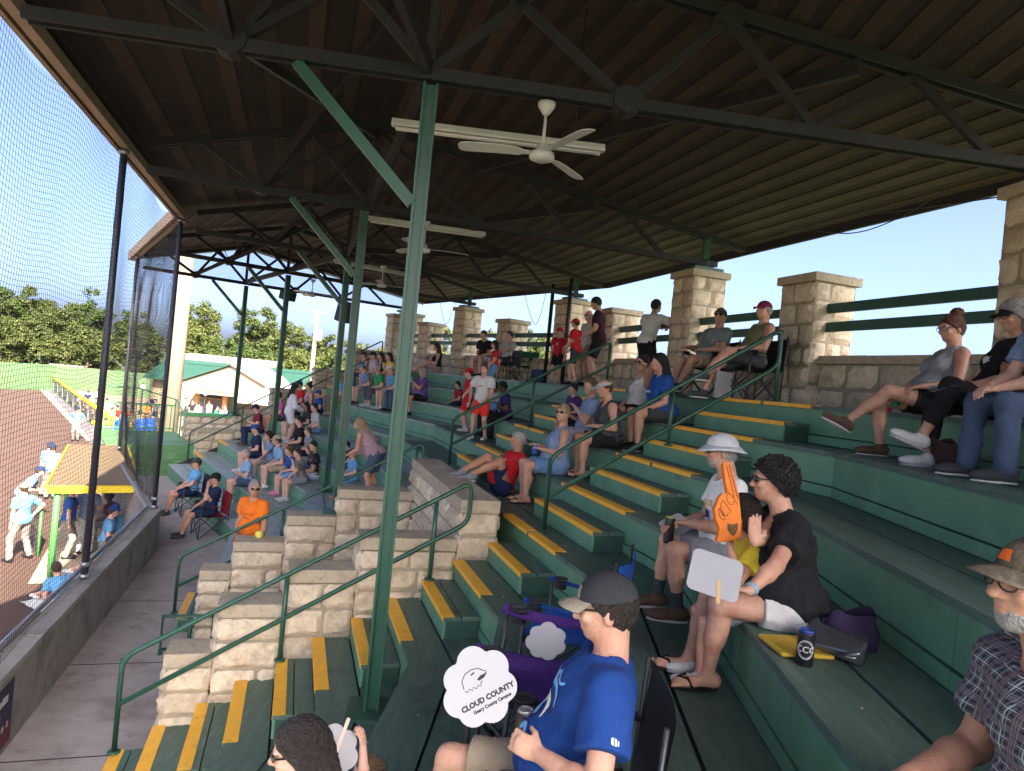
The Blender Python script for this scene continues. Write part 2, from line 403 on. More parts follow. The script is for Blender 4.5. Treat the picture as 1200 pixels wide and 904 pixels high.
# ------------------------------------------------------------------ banner on the field wall
mb=MB(); b0=P(2,6.35,W0-.0,-4);
def wp(s,z,e=.012): return P(2,s,W0-e,z)
mb.frame_box(wp(6.25,-3.93,.008),U[2]*1.25,NN[2]*.006,V((0,0,.6)),0)
mb.frame_box(wp(6.25,-3.93,.010),U[2]*1.25,NN[2]*.002,V((0,0,.2)),1)
BN=mb.build('banner',[mat('banner_navy',(.02,.02,.06),.6),mat('banner_maroon',(.12,.02,.03),.6)],loc=P(2,6.9,W0,-3.7)); tag(BN,'navy and maroon banner hung on the concrete wall by the walkway','banner')
mb=MB()
rr=random.Random(5)
for z,h,a,b in [(-3.50,.07,6.5,7.35),(-3.63,.06,6.75,7.2),(-3.76,.05,6.4,7.4)]:
    s=a
    while s<b:
        L=rr.uniform(.03,.055); mb.frame_box(wp(s,z,.0115),U[2]*L,NN[2]*.002,V((0,0,h*rr.uniform(.8,1.1)))); s+=L+.016+(.05 if rr.random()<.2 else 0)
mb.build('lettering',mat('banner_print',(.5,.48,.48),.6),BN)
mb=MB(); mb.frame_box(wp(6.3,-3.62,.0115),U[2]*.1,NN[2]*.002,V((0,0,.16))); mb.build('emblem',mat('banner_gold',(.6,.42,.1),.6),BN)

# ------------------------------------------------------------------ roof
RF=empty('grandstand_roof',P(2,10,3,2.3),'dark wooden roof on steel trusses and green posts over the grandstand','roof')
EO,EZ,RO,RZ,BO,BZ=7.7,2.66,4.4,3.62,-2.3,2.74
def slope_z(o): return EZ+(RZ-EZ)*(EO-o)/(EO-RO) if o>RO else BZ+(RZ-BZ)*(o-BO)/(RO-BO)
RLIM={1:(-9.,f1max),2:(c12,c23),3:(f3min,S3E+.45)}
def rstrip(mb,fc,oa,ob,dz,th,mi=0,a=None,b=None):
    A,B=RLIM[fc]; A=A if a is None else a; B=B if b is None else b
    fA=A if callable(A) else (lambda o:A); fB=B if callable(B) else (lambda o:B)
    q=[P(fc,fA(oa),oa,slope_z(oa)+dz),P(fc,fB(oa),oa,slope_z(oa)+dz),P(fc,fB(ob),ob,slope_z(ob)+dz),P(fc,fA(ob),ob,slope_z(ob)+dz)]
    mb.prism(q,(0,0,th),mi)
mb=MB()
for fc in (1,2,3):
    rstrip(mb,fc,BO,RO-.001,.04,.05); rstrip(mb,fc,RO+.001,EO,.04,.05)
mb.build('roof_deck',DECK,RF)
for fc in (1,2,3):
    mb=MB(); o=BO+.02
    while o<EO-.15:
        if not (RO-.16<o<RO+.02): rstrip(mb,fc,o,o+.16,.027,.012)
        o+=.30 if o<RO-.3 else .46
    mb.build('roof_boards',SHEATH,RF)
for fc in (1,2,3):
    A,B=RLIM[fc]; f=lambda x,o: x(o) if callable(x) else x
    mb=MB(); mb.bar(P(fc,f(A,EO),EO+.02,EZ-.03),P(fc,f(B,EO),EO+.02,EZ-.03),.05,.26); mb.bar(P(fc,f(A,EO),EO-.1,EZ-.1),P(fc,f(B,EO),EO-.1,EZ-.1),.1,.12)
    mb.build('fascia',FASC,RF)
    mb=MB(); mb.bar(P(fc,f(A,BO),BO-.02,BZ),P(fc,f(B,BO),BO-.02,BZ),.05,.2); mb.build('fascia',TRUSS,RF)
mb=MB()
for oa,ob in ((BO,RO),(RO,EO)): mb.bar(P(3,S3E+.48,oa,slope_z(oa)-.02),P(3,S3E+.48,ob,slope_z(ob)-.02),.05,.24)
mb.build('fascia',FASC,RF)

CZ=2.24
def truss(name,pf,dark=TRUSS,fo=EO-.35):
    """pf(o,z): a point of the truss plane"""
    mb=MB(); side=(pf(1,0)-pf(0,0)).normalized().cross(V((0,0,1)))
    for e in (-.05,.05):
        mb.bar(pf(-1.55,CZ+.075)+side*e,pf(fo,CZ+.075)+side*e,.03,.095)
        mb.bar(pf(-2.1,slope_z(-2.1)-.1)+side*e,pf(RO,RZ-.1)+side*e,.03,.10)
        mb.bar(pf(RO,RZ-.1)+side*e,pf(fo,slope_z(fo)-.1)+side*e,.03,.10)
    nodes_b=[-.5,1.15,2.8,4.4,5.9]; nodes_t=[.3,2.0,3.4,5.2,6.6]
    for ob,ot in [(-.5,.3),(1.15,.3),(1.15,2.0),(2.8,2.0),(2.8,4.4),(4.4,4.4),(4.4,3.4),(5.9,4.4),(5.9,5.3),(5.9,6.7),(4.4,5.3)]:
        mb.bar(pf(ob,CZ+.1),pf(ot,slope_z(ot)-.14),.05,.075)
    t=mb.build(name,dark,RF)
    gb=MB()
    for o in (2.8,5.9):
        c=pf(o,CZ+.1); pts=[c+(pf(o+.13*math.cos(a),CZ)-pf(o,CZ))+V((0,0,.11*math.sin(a))) for a in [i*math.pi/6 for i in range(12)]]
        gb.prism([p+side*.08 for p in pts],side*-.16)
    for o in (2.0,):
        c=pf(o,slope_z(o)-.14); pts=[c+(pf(o+.12*math.cos(a),CZ)-pf(o,CZ))+V((0,0,.10*math.sin(a))) for a in [i*math.pi/6 for i in range(12)]]
        gb.prism([p+side*.08 for p in pts],side*-.16)
    gb.build('gusset',dark,t)
    mb=MB(); mb.frame_box(pf(-1.62,tall+.002)-side*.16,pf(-1.05,0)-pf(-1.62,0),side*.32,V((0,0,.075))); mb.bar(pf(-1.34,tall+.07),pf(-1.34,slope_z(-1.34)-.1),.12,.12); mb.build('bearing_plate',GREENP,t)
def bpt(fn,fc=2): return lambda o,z: P(fc,fn(o),o,z)
TR=[('t12',bpt(c12)),('m2',bpt(lambda o:10.2)),('t23',bpt(c23)),('m3',bpt(lambda o:5.0,3)),('e3',bpt(lambda o:S3E,3)),('m1',bpt(lambda o:-6.,1))]
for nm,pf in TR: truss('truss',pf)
# struts along the rows between the trusses and roof diagonals
for fc,pa,pb in [(2,TR[0][1],TR[1][1]),(2,TR[1][1],TR[2][1]),(3,TR[2][1],TR[3][1]),(3,TR[3][1],TR[4][1]),(1,TR[5][1],TR[0][1])]:
    mb=MB()
    for o in (4.4,): mb.bar(pa(o,CZ+.12),pb(o,CZ+.12),.06,.13)
    mb.bar(pa(.8,slope_z(.8)-.2),pb(2.8,slope_z(2.8)-.2),.06,.14); mb.bar(pa(5.9,CZ+.12),pb(4.4,RZ-.25),.05,.1); mb.bar(pa(4.4,RZ-.25),pb(5.9,CZ+.12),.05,.1)
    mb.build('roof_brace',TRUSS,RF)
# posts with knee braces
def post(pf,zb,o=4.38):
    mb=MB(); b=pf(o,zb); t=pf(o,CZ); side=(pf(1,0)-pf(0,0)).normalized(); al=side.cross(V((0,0,1)))
    # I-section post
    w=.060
    mb.frame_box(b-side*w-al*w,side*.02,al*2*w,V((0,0,CZ-zb))); mb.frame_box(b+side*(w-.02)-al*w,side*.02,al*2*w,V((0,0,CZ-zb)))
    mb.frame_box(b-side*(w-.02)-al*.012,side*(2*w-.04),al*.024,V((0,0,CZ-zb)))
    p=mb.build('post',GREENP,RF)
    mb=MB(); mb.bar(pf(o+.06,1.28),pf(o+1.03,CZ+.02),.075,.085); mb.build('knee_brace',GREENP,p)
    mb=MB(); mb.frame_box(b-side*.19-al*.19,side*.38,al*.38,V((0,0,.02)))
    for e in (-1,1): mb.frame_box(b+al*e*.15-side*.1,side*.02,al*.02,V((0,0,.05)))
    mb.build('base_plate',GREENP,p)
post(TR[0][1],-2.8); post(TR[1][1],-2.21,4.47); post(TR[2][1],-2.8); post(TR[3][1],-2.8); post(TR[4][1],-2.0); post(TR[5][1],-2.8)
# gable net at the far end: a pale weathered tarp above the end chord
def thin_mat(name,col,alpha):
    m=bpy.data.materials.new(name); m.use_nodes=True; nt=m.node_tree; b=nt.nodes['Principled BSDF']; b.inputs['Base Color'].default_value=(*col,1); b.inputs['Roughness'].default_value=.7
    tr=nt.nodes.new('ShaderNodeBsdfTransparent'); mx=nt.nodes.new('ShaderNodeMixShader'); mx.inputs[0].default_value=alpha
    tl=nt.nodes.new('ShaderNodeBsdfTranslucent'); tl.inputs[0].default_value=(*col,1); m2=nt.nodes.new('ShaderNodeMixShader'); m2.inputs[0].default_value=.6
    L=nt.links; L.new(b.outputs[0],m2.inputs[1]); L.new(tl.outputs[0],m2.inputs[2]); L.new(tr.outputs[0],mx.inputs[1]); L.new(m2.outputs[0],mx.inputs[2]); L.new(mx.outputs[0],nt.nodes['Material Output'].inputs[0]); return m
mb=MB(); q=[P(3,S3E+.2,-1.5,CZ+.05),P(3,S3E+.2,7.4,CZ+.05),P(3,S3E+.2,7.4,slope_z(7.4)),P(3,S3E+.2,RO,RZ-.05),P(3,S3E+.2,-1.5,slope_z(-1.5))]
mb.add(q,[tuple(range(5))]); mb.build('gable_screen',thin_mat('gable_screen_cloth',(.45,.58,.72),.45),RF)
# down pipes beside the corner pillars
for (fc,s,z0) in [(2,c23(-1)-.62,0),(3,9.58,0),(2,c23(-1)+.62,0)]:
    mb=MB(); mb.tube([P(fc,s,-.93 if fc==2 else -1.3,z0),P(fc,s,-.93 if fc==2 else -1.3,2.6)],.05,10); mb.build('down_pipe',TRUSS,RF)
# ceiling fans and tube lights hung from the trusses
def fan(p,rot,label,tilt=0):
    e=empty('ceiling_fan',p,label,'ceiling fan','white ceiling fans under the roof')
    M=Matrix.Rotation(rot,3,'Z'); z=p.z
    mb=MB(); mb.lathe([(.012,0),(.075,0),(.07,-.03),(.03,-.09),(.02,-.1)],p,16); mb.build('canopy',WHITE,e)
    mb=MB(); mb.tube([p-V((0,0,.09)),p-V((0,0,.36))],.013,8); mb.build('down_rod',WHITE,e)
    mb=MB(); mb.lathe([(.02,-.33),(.05,-.35),(.055,-.39),(.1,-.41),(.105,-.44),(.1,-.46),(.05,-.48),(0.01,-.482)],p,24); mb.build('motor',WHITE,e)
    for k in range(3):
        A=Matrix.Rotation(rot+k*2*math.pi/3,3,'Z')
        mb=MB(); n=10
        for sgn,dz in ((1,0),):
            top=[];bot=[]
            prof=[(.1,.025),(.16,.03),(.2,.055),(.3,.062),(.5,.066),(.62,.066),(.67,.055),(.69,.03)]
            vs=[];fs=[]
            for x,w in prof:
                zz=-.41+.02*math.sin((x-.1)*2.5)-.05*max(0,x-.35)
                for y in (-w,w):
                    vs.append(p+A@V((x,y,zz+y*.22))); vs.append(p+A@V((x,y,zz+y*.22-.006)))
            for i in range(len(prof)-1):
                a=i*4;b=a+4
                fs+=[(a,b,b+2,a+2),(a+1,a+3,b+3,b+1),(a,a+1,b+1,b),(a+2,b+2,b+3,a+3)]
            fs+=[(0,2,3,1),(28,29,31,30)]
            mb.add(vs,fs)
        mb.build('blade',WHITE,e)
    return e
fan(TR[0][1](3.45,2.235),1.02,'nearest white ceiling fan, in front of the long white tube light')
fan(TR[1][1](3.55,2.235),.25,'white ceiling fan right of the tall green post in the middle')
fan(TR[2][1](3.6,2.235),.6,'white ceiling fan hanging behind the tall central green post')
fan(TR[3][1](3.7,2.235),.1,'farthest white ceiling fan, low against the sky in the gable')
TUBE=mat('tube_light_unlit',(.6,.57,.52),.35,.04,5)
def tubelight(a,b,label):
    a=V(a);b=V(b); e=empty('tube_light',(a+b)/2,label,'light fitting','white tube lights under the roof')
    mb=MB(); mb.bar(a+V((0,0,.05)),b+V((0,0,.05)),.075,.035); mb.bar(a+V((0,0,.085)),b+V((0,0,.085)),.05,.035); mb.build('housing',WHITE,e,bevel=.008)
    d=(b-a).normalized(); s=d.cross(V((0,0,1)))
    for k in (-.018,.018):
        mb=MB(); mb.tube([a+d*.04+s*k+V((0,0,.015)),b-d*.04+s*k+V((0,0,.015))],.012,10); mb.build('tube',TUBE,e)
    for t in (.15,.85): mb=MB(); q=a+(b-a)*t; mb.tube([q+V((0,0,.1)),V((q.x,q.y,slope_z(3.5)+.0))],.006,6); mb.build('hanger',TRUSS,e)
tubelight(P(2,6.25,4.58,2.12),P(2,5.8,2.66,2.12),'long white tube light behind the nearest ceiling fan')
tubelight(P(2,10.6,4.38,2.17),P(2,10.4,2.56,2.17),'white tube light beside the second ceiling fan')
tubelight(P(3,1.2,4.5,2.2),P(3,1.2,2.7,2.2),'far tube light beyond the middle green posts')
# loudspeakers under the end of the roof
def speaker(p,w,h,d,rz,label,tilt=.25):
    e=empty('loudspeaker',p,label,'loudspeaker',rz=0)
    M=Matrix.Rotation(rz,3,'Z')@Matrix.Rotation(-tilt,3,'X')
    mb=MB(); mb.box(p,(w,d,h),M=M); mb.build('cabinet',BLACK,e,bevel=.02)
    mb=MB(); mb.box(p+M@V((0,-d/2-.006,0)),(w*.9,.012,h*.92),M=M); mb.build('grille',mat('speaker_grille',(.05,.05,.055),.8),e)
    mb=MB(); mb.bar(p+V((0,0,h/2)),p+V((0,0,h/2+.5)),.05,.05); mb.build('bracket',BLACK,e)
speaker(P(3,S3E-.5,1.2,1.82),.42,.72,.4,-2.2,'large black loudspeaker hanging under the far roof edge')
speaker(P(3,S3E-.6,3.2,2.06),.45,.28,.32,-2.2,'wide black loudspeaker hanging left of the large one')

# ------------------------------------------------------------------ hand rails
def arc(a,b,c,n=5):
    a=V(a);b=V(b);c=V(c); return [(a*(1-t)+b*t)*(1-t)+(b*(1-t)+c*t)*t for t in [i/n for i in range(n+1)]]
def handrail(label,s,pts_o,posts,loop_hi=True,fc=2,low=.43,r=.024):
    """pts: (o, z of top rail) along the stair at position s"""
    (oa,za),(ob,zb)=pts_o
    A=P(fc,s,oa,za);B=P(fc,s,ob,zb); d=(B-A).normalized(); dn=V((0,0,-low))
    h=empty('handrail',P(fc,s,oa,za-.9),label,'handrail')
    mb=MB(); 
    lo_start=A+dn
    path=[A+V((0,0,-.87)),A+V((0,0,-.12))]+arc(A+V((0,0,-.12)),A,A+d*.12)[1:]+arc(B-d*.12,B,B+V((0,0,-.12)))+arc(B+dn+V((0,0,.12)),B+dn,B+dn-d*.12)+[A+dn]
    mb.tube(path,r,10); mb.build('top_rail',GREENM,h)
    for o,zb_ in posts:
        t=(o-oa)/(ob-oa); top=A+(B-A)*t
        mb=MB(); mb.tube([V((top.x,top.y,zb_)),top-V((0,0,.01))],r,10); mb.lathe([(.055,0),(.055,.012),(.03,.02)],V((top.x,top.y,zb_+.001)),12); mb.build('rail_post',GREENM,h)
    return h
handrail('green handrail beside the lower near steps along the stone wall',6.88,((6.47,-2.92),(3.33,-1.15)),[(5.1,-2.99),(3.69,-2.19),(6.47,-3.795)])
handrail('green handrail up the middle of the nearer upper aisle',6.61,((2.58,-.80),(-.16,.86)),[(1.2,-.6),(-.16,.005),(2.58,-1.595)])
handrail('green handrail up the middle of the farther upper aisle',10.8,((2.7,-.74),(0.0,.82)),[(1.36,-.79),(0.02,.005),(2.7,-1.595)])
handrail('green handrail beside the lower far steps past the stone wall',10.5,((6.55,-2.99),(3.2,-1.14)),[(5.2,-2.99),(6.55,-3.795),(3.3,-1.99)])
g=empty('low_gate',P(2,9.55,6.2,-4),'low green tube frame standing at the mouth of the sunken entrance','gate')
mb=MB(); mb.tube([P(2,9.55,5.95,-3.93),P(2,9.55,6.55,-3.93),P(2,9.55,6.55,-3.5),P(2,9.55,5.95,-3.5)],.026,8,closed=True); mb.build('frame',GREENM,g)
mb=MB(); mb.tube([P(2,9.55,6.22,-4.0),P(2,9.55,6.22,-3.5)],.026,8); mb.tube([P(2,9.55,6.55,-4.0),P(2,9.55,6.55,-3.93)],.026,8); mb.build('upright',GREENM,g)

# ------------------------------------------------------------------ net poles and netting (real cords)
NO=7.62
def netpole(p,label,r=.045,top=2.55):
    e=empty('net_pole',V((p.x,p.y,-3.19)),label,'pole')
    mb=MB(); mb.tube([V((p.x,p.y,-3.19)),V((p.x,p.y,top))],r,12); mb.build('pole',DPOLE,e)
    for z in (-3.18,-3.02,top-.12): mb=MB(); mb.lathe([(r,0),(r+.018,.0),(r+.018,.06),(r,.06)],V((p.x,p.y,z)),12); mb.build('clamp',STEEL,e)
NP=[P(2,4.4,NO),P(2,10.1,NO),P(2,c23(NO),NO),P(3,5.2,NO),P(3,8.6,NO)]
netpole(NP[1],'dark steel net pole standing outside the field wall, nearest')
netpole(NP[2],'dark net pole at the bend of the wall before the roof corner')
netpole(NP[4],'dark net pole near the far end of the walkway')
def netting(a,b,z0,z1,label,step=.056,sag=.05,seed=1,top=None,group=None):
    r=random.Random(seed); a=V(a);b=V(b); L=(b-a).length; d=(b-a)/L; n=V((-d.y,d.x,0)); mb=MB(); w=.0021
    def off(s,z):
        t=s/L; u=(z-z0)/(z1-z0)
        return n*(sag*math.sin(math.pi*t)*math.sin(math.pi*u)+.03*math.sin(s*2.3+seed)*math.sin(z*1.7))+V((0,0,-(.10*math.sin(math.pi*t)+.035*math.sin(s*3.1+seed)+.03*math.sin(s*1.3+z*2))*(.3+u)))
    NS=int(L/step); NZ=int((z1-z0)/step)
    segs=9
    for i in range(NS+1):
        s=i*step; pts=[]
        for k in range(segs+1):
            z=z0+(z1-z0)*k/segs; q=a+d*s+off(s,z); pts.append(V((q.x,q.y,z+off(s,z).z)))
        mb.tube(pts,w,3,caps=False)
    hs=max(6,int(L/.3))
    for j in range(NZ+1):
        z=z0+j*step
        pts=[]
        for k in range(hs+1):
            s=L*k/hs; q=a+d*s+off(s,z); pts.append(V((q.x,q.y,z+off(s,z).z)))
        mb.tube(pts,w,3,caps=False)
    o=mb.build('protective_netting',NETM,loc=(a+b)/2); tag(o,label,'net',group); return o
netting(P(2,3.2,NO),NP[1],-3.2,2.5,'black netting between the field wall and the roof left of the nearest pole',sag=.12,seed=2)
netting(NP[1],NP[2],-3.2,2.5,'black netting between the nearest pole and the bend of the wall',sag=.12,seed=5)
netting(NP[2],NP[4],-3.2,2.4,'black netting bunched along the far walkway seen edge on',sag=.1,seed=9)
# loose wires under the eaves
for i,(pts) in enumerate([[P(2,6.0,-1.7,2.62),P(2,6.6,-1.7,2.42),P(2,7.4,-1.7,2.38),P(2,8.6,-1.7,2.72)],[P(2,5.2,-1.6,2.35),P(2,6.2,-1.8,2.5),P(2,7.4,-1.9,2.66)],[P(2,10.3,-1.0,2.2),P(2,9.4,-1.6,2.55),P(2,8.9,-1.9,2.7)],[P(3,1.2,-1.5,2.7),P(3,1.6,-1.5,1.6),P(3,2.4,-1.5,2.72)],[P(3,6.0,-1.5,2.7),P(3,6.7,-1.5,1.7),P(3,7.4,-1.5,2.72)],[P(2,13.8,6.9,2.3),P(2,13.9,6.6,1.75),P(2,13.6,6.4,2.3)]]):
    mb=MB(); q=[]
    for j in range(len(pts)-1):
        a=pts[max(j-1,0)];b=pts[j];c=pts[j+1];d=pts[min(j+2,len(pts)-1)]
        for t in [k/6 for k in range(6)]: q.append(.5*((2*b)+(c-a)*t+(2*a-5*b+4*c-d)*t*t+(3*b-a-3*c+d)*t**3))
    q.append(pts[-1]); mb.tube(q,.008,5); o=mb.build('loose_cable',BLACK,loc=pts[0])
    tag(o,['thin black wire drooping beside the big right stone pillar','short black wire from the roof edge to the right pillar','thin black wire from the roof edge to the middle tall pillar','thin wire hanging in a loop left of the corner pillar','thin wire hanging in loops beside the far tall pillar','pale cable hanging under the roof at its left corner'][i],'cable')
# ------------------------------------------------------------------ surroundings
def _ray(px,py):
    dx,dy=px-600,py-452; c,s=math.cos(ROLL),math.sin(ROLL); u=c*dx+s*dy; v=-s*dx+c*dy
    c,s=math.cos(PITCH),math.sin(PITCH); return V((u/FPX, c+s*v/FPX, s-c*v/FPX))
def pz(px,py,z): d=_ray(px,py); q=d*((z-EYE)/d.z); return V((q.x,q.y,z))
def pY(px,py,Y): d=_ray(px,py); q=d*(Y/d.y); return V((q.x,q.y,q.z+EYE))
GZ=-5.3
GRASS=mat('grass_ground',(.04,.062,.018),.95,.35,.6,.5,3,dirt=(.10,.085,.04),dscale=.4,dcover=.6,coord='Object')
DIRT=mat('infield_dirt',(.074,.039,.029),.95,.14,1.2,.3,30,dirt=(.056,.030,.023),dscale=.5,dcover=.55)
GRAV=mat('gravel_path',(.2,.18,.165),.95,.18,2,.3,20)
PAVE=mat('plaza_paving',(.24,.185,.135),.9,.15,1.5,.2,20,dirt=(.28,.22,.16),dscale=.8)
def sheet(name,pts,m,kind='structure',label=None,cat=None):
    mb=MB(); mb.add(pts,[tuple(range(len(pts)))]); o=mb.build(name,m)
    nr=o.data.polygons[0].normal
    if nr.z<0: o.data.flip_normals()
    return tag(o,label,cat,kind=kind)
sheet('ground',[(-900,-300,GZ-.012),(900,-300,GZ-.012),(900,1500,GZ-.012),(-900,1500,GZ-.012)],GRASS)
fl0=pz(104,517,GZ); fl1=pz(53,457.5,GZ)
sheet('dirt_field',[pz(-20,456,GZ),fl1,fl0,pz(160,600,GZ),P(2,12,7.7,GZ),P(2,3,7.7,GZ),P(1,-9,7.7,GZ),(-60,-10,GZ),(-160,40,GZ)],DIRT)
sheet('warning_track',[q+V((0,0,.006)) for q in (fl0,fl1,pz(60,457,GZ),pz(128,517,GZ))],mat('track_asphalt',(.12,.11,.125),.9,.15,2))
d=(fl1-fl0).normalized(); n=V((-d.y,d.x,0))
sheet('foul_line',[fl0+V((0,0,.011))+n*.10,fl1+V((0,0,.011))+n*.45,fl1+V((0,0,.011))-n*.2,fl0+V((0,0,.011))-n*.15],mat('chalk_line',(.26,.2,.17),.95,.15,5))
sheet('plaza',[P(3,S3E+.3,8.5,GZ+.015),pz(128,517,GZ+.015),pz(100,475,GZ+.015),(-52,80,GZ+.015),(20,80,GZ+.015),P(3,S3E+8,-2,GZ+.015),P(3,S3E+2,-2,GZ+.015)],PAVE)
# outfield fence
FENCE=mat('outfield_fence_green',(.085,.14,.066),.7,.12,.5,dirt=(.07,.17,.07),dscale=.25)
f0=pz(-40,455.0,GZ); f1=pz(64,457.0,GZ); f2=pz(160,466,GZ)
def vfence(label,pts,h,m,pm,every,name='fence',cap=None,th=.06):
    e=empty(name,V(pts[0]),label,'fence')
    mb=MB()
    for a,b in zip(pts,pts[1:]): mb.bar(V(a)+V((0,0,h/2)),V(b)+V((0,0,h/2)),th,h)
    mb.build('panel',m,e)
    for a,b in zip(pts,pts[1:]):
        a=V(a);b=V(b); k=max(1,round((b-a).length/every))
        for i in range(k): mb=MB(); q=a+(b-a)*(i+.5)/k; mb.box(q+V((0,0,h/2+.05)),(th*2.4,th*2.4,h+.1)); mb.build('fence_post',pm,e)
    if cap:
        mb=MB(); mb.tube([V(p)+V((0,0,h)) for p in pts],.11 if cap is True else cap,8); mb.build('yellow_cap',YEL2,e)
    return e
YEL2=mat('yellow_pipe',(.80,.58,.02),.5,.08,3)
vfence('long pale green outfield fence below the trees',[f0,f1,f2,f2+V((22,6,0))],2.55,FENCE,mat('fence_post_green',(.07,.17,.07),.7),4)
# low foul side fence with the yellow cap
a=pz(136,521,GZ+.0); b=pz(57,452.5,GZ)
CHAIN=mat('fence_mesh_grey',(.25,.25,.26),.8,.2,8)
ch=thin_mat('chain_link_wire',(.3,.3,.3),.3)
ya=pY(136,519,a.y); yb=pY(57,448,b.y)
e=vfence('low chain fence with a yellow cap along the left field line',[a,b],1.15,ch,STEEL,5,cap=.13)
a2=pz(105,520,GZ)
vfence('short yellow capped fence end by the dugout',[a2,a],1.1,ch,STEEL,3,cap=.12)
# white board behind the outfield fence
q0=pz(58,437,-2.3); 
def board(label,p,ux,w,h,m,name,cat,legs=1.5,th=.1):
    e=empty(name,p-V((0,0,legs)),label,cat); ux=V(ux).normalized()
    mb=MB(); mb.frame_box(p,ux*w,ux.cross(V((0,0,1)))*th,V((0,0,h))); mb.build('panel',m,e)
    mb=MB()
    for t in (.1,.9): mb.bar(p+ux*w*t-V((0,0,legs)),p+ux*w*t+V((0,0,.02)),.15,.15)
    mb.build('leg',STEEL,e)
q=pY(58,435.5,82); q2=pY(97.5,438.5,82)
board('white blank board standing behind the green outfield fence',q,q2-q,(q2-q).length,.95,mat('board_white',(.36,.34,.32),.7,.08,2),'outfield_board','sign',legs=q.z-GZ)

# ------------------------------------------------------------------ trees
BARK=mat('bark',(.11,.085,.06),.95,.3,5,.6,12)
def leafmat(name,c,c2):
    m=bpy.data.materials.new(name); m.use_nodes=True; nt=m.node_tree; L=nt.links; b=nt.nodes['Principled BSDF']; b.inputs['Roughness'].default_value=.6; b.inputs['Specular IOR Level'].default_value=.25
    g=nt.nodes.new('ShaderNodeNewGeometry'); rp=nt.nodes.new('ShaderNodeValToRGB'); L.new(g.outputs['Random Per Island'],rp.inputs[0])
    rp.color_ramp.elements[0].color=(*c,1); rp.color_ramp.elements[1].color=(*c2,1); L.new(rp.outputs[0],b.inputs['Base Color'])
    t=nt.nodes.new('ShaderNodeBsdfTranslucent'); L.new(rp.outputs[0],t.inputs[0]); mx=nt.nodes.new('ShaderNodeMixShader'); mx.inputs[0].default_value=.3
    L.new(b.outputs[0],mx.inputs[1]); L.new(t.outputs[0],mx.inputs[2]); L.new(mx.outputs[0],nt.nodes['Material Output'].inputs[0]); return m
LEAF=[leafmat('leaves_olive',(.036,.058,.016),(.088,.106,.030)),leafmat('leaves_deep',(.03,.055,.014),(.075,.10,.026)),leafmat('leaves_light',(.05,.072,.019),(.105,.12,.035))]
def tree(base,h,w,label,seed,lm,dens=1.0,trunk=.3,open_=0.,name='broadleaf_tree',leaf=.32,low=.22):
    r=random.Random(seed); base=V(base); e=empty(name,base,label,'tree','trees beyond the ball field')
    mb=MB(); top=base+V((r.uniform(-.4,.4),r.uniform(-.4,.4),h*.72))
    mb.tube([base-V((0,0,.2)),base+(top-base)*.35+V((r.uniform(-.2,.2),0,0)),base+(top-base)*.7,top],[trunk,trunk*.75,trunk*.45,trunk*.12],8)
    clumps=[]
    nl=int(14+h*.9)
    for i in range(nl):
        t=r.uniform(.25,.72); s=base+(top-base)*t/.72*.9; an=r.uniform(0,6.28); R=w*.5*r.uniform(.55,1.0)*(1-.35*abs(t-.5)/.5)
        end=s+V((math.cos(an)*R,math.sin(an)*R,h*r.uniform(.06,.24)))
        end.z=min(end.z,base.z+h*.93)
        mid=(s+end)/2+V((0,0,-.06*R)); mb.tube([s,mid,end],[trunk*.33,trunk*.22,trunk*.06],6)
        clumps.append((end,r.uniform(.09,.2)*w)); clumps.append((mid+V((r.uniform(-.6,.6),r.uniform(-.6,.6),r.uniform(.2,1.0))),r.uniform(.08,.15)*w))
    mb.build('trunk',BARK,e)
    for i in range(int(24+w*3.4)):
        an=r.uniform(0,6.28); R=w*.5*math.sqrt(r.random()); zz=r.uniform(low,.95)
        k=math.sqrt(max(.05,1-((zz-.55)/.5)**2)); clumps.append((base+V((math.cos(an)*R*k,math.sin(an)*R*k,h*zz)),r.uniform(.07,.16)*w))
    mb=MB(); vs=[];fs=[]
    for c,cr in clumps:
        n=int(430*dens*(cr/1.2)**2)+30
        for _ in range(n):
            u=V((r.gauss(0,1),r.gauss(0,1),r.gauss(0,1))).normalized(); p=c+u*cr*(r.random()**(.35))*V((1,1,.75)).length/1.6
            p=c+V((u.x,u.y,u.z*.92))*cr*(r.random()**.45)*r.uniform(.75,1.2)
            a=V((r.gauss(0,1),r.gauss(0,1),r.gauss(0,.6))).normalized(); bq=a.cross(u+V((0,0,.4))).normalized() if abs(a.dot(u))<.98 else a.orthogonal()
            L=leaf*r.uniform(.6,1.35); k=len(vs)
            vs+= [p-a*L*.5,p+bq*L*.32,p+a*L*.5,p-bq*L*.32+u*L*.15]; fs.append((k,k+1,k+2,k+3))
    mb.add(vs,fs); mb.build('crown',lm,e); return e
def tr(px,ptop,Y,wpx,label,seed,lm,**k):
    g=pY(px,ptop,Y); h=g.z-GZ; tree((g.x,g.y,GZ),h*1.02,wpx/FPX*Y,label,seed,LEAF[lm],**k)
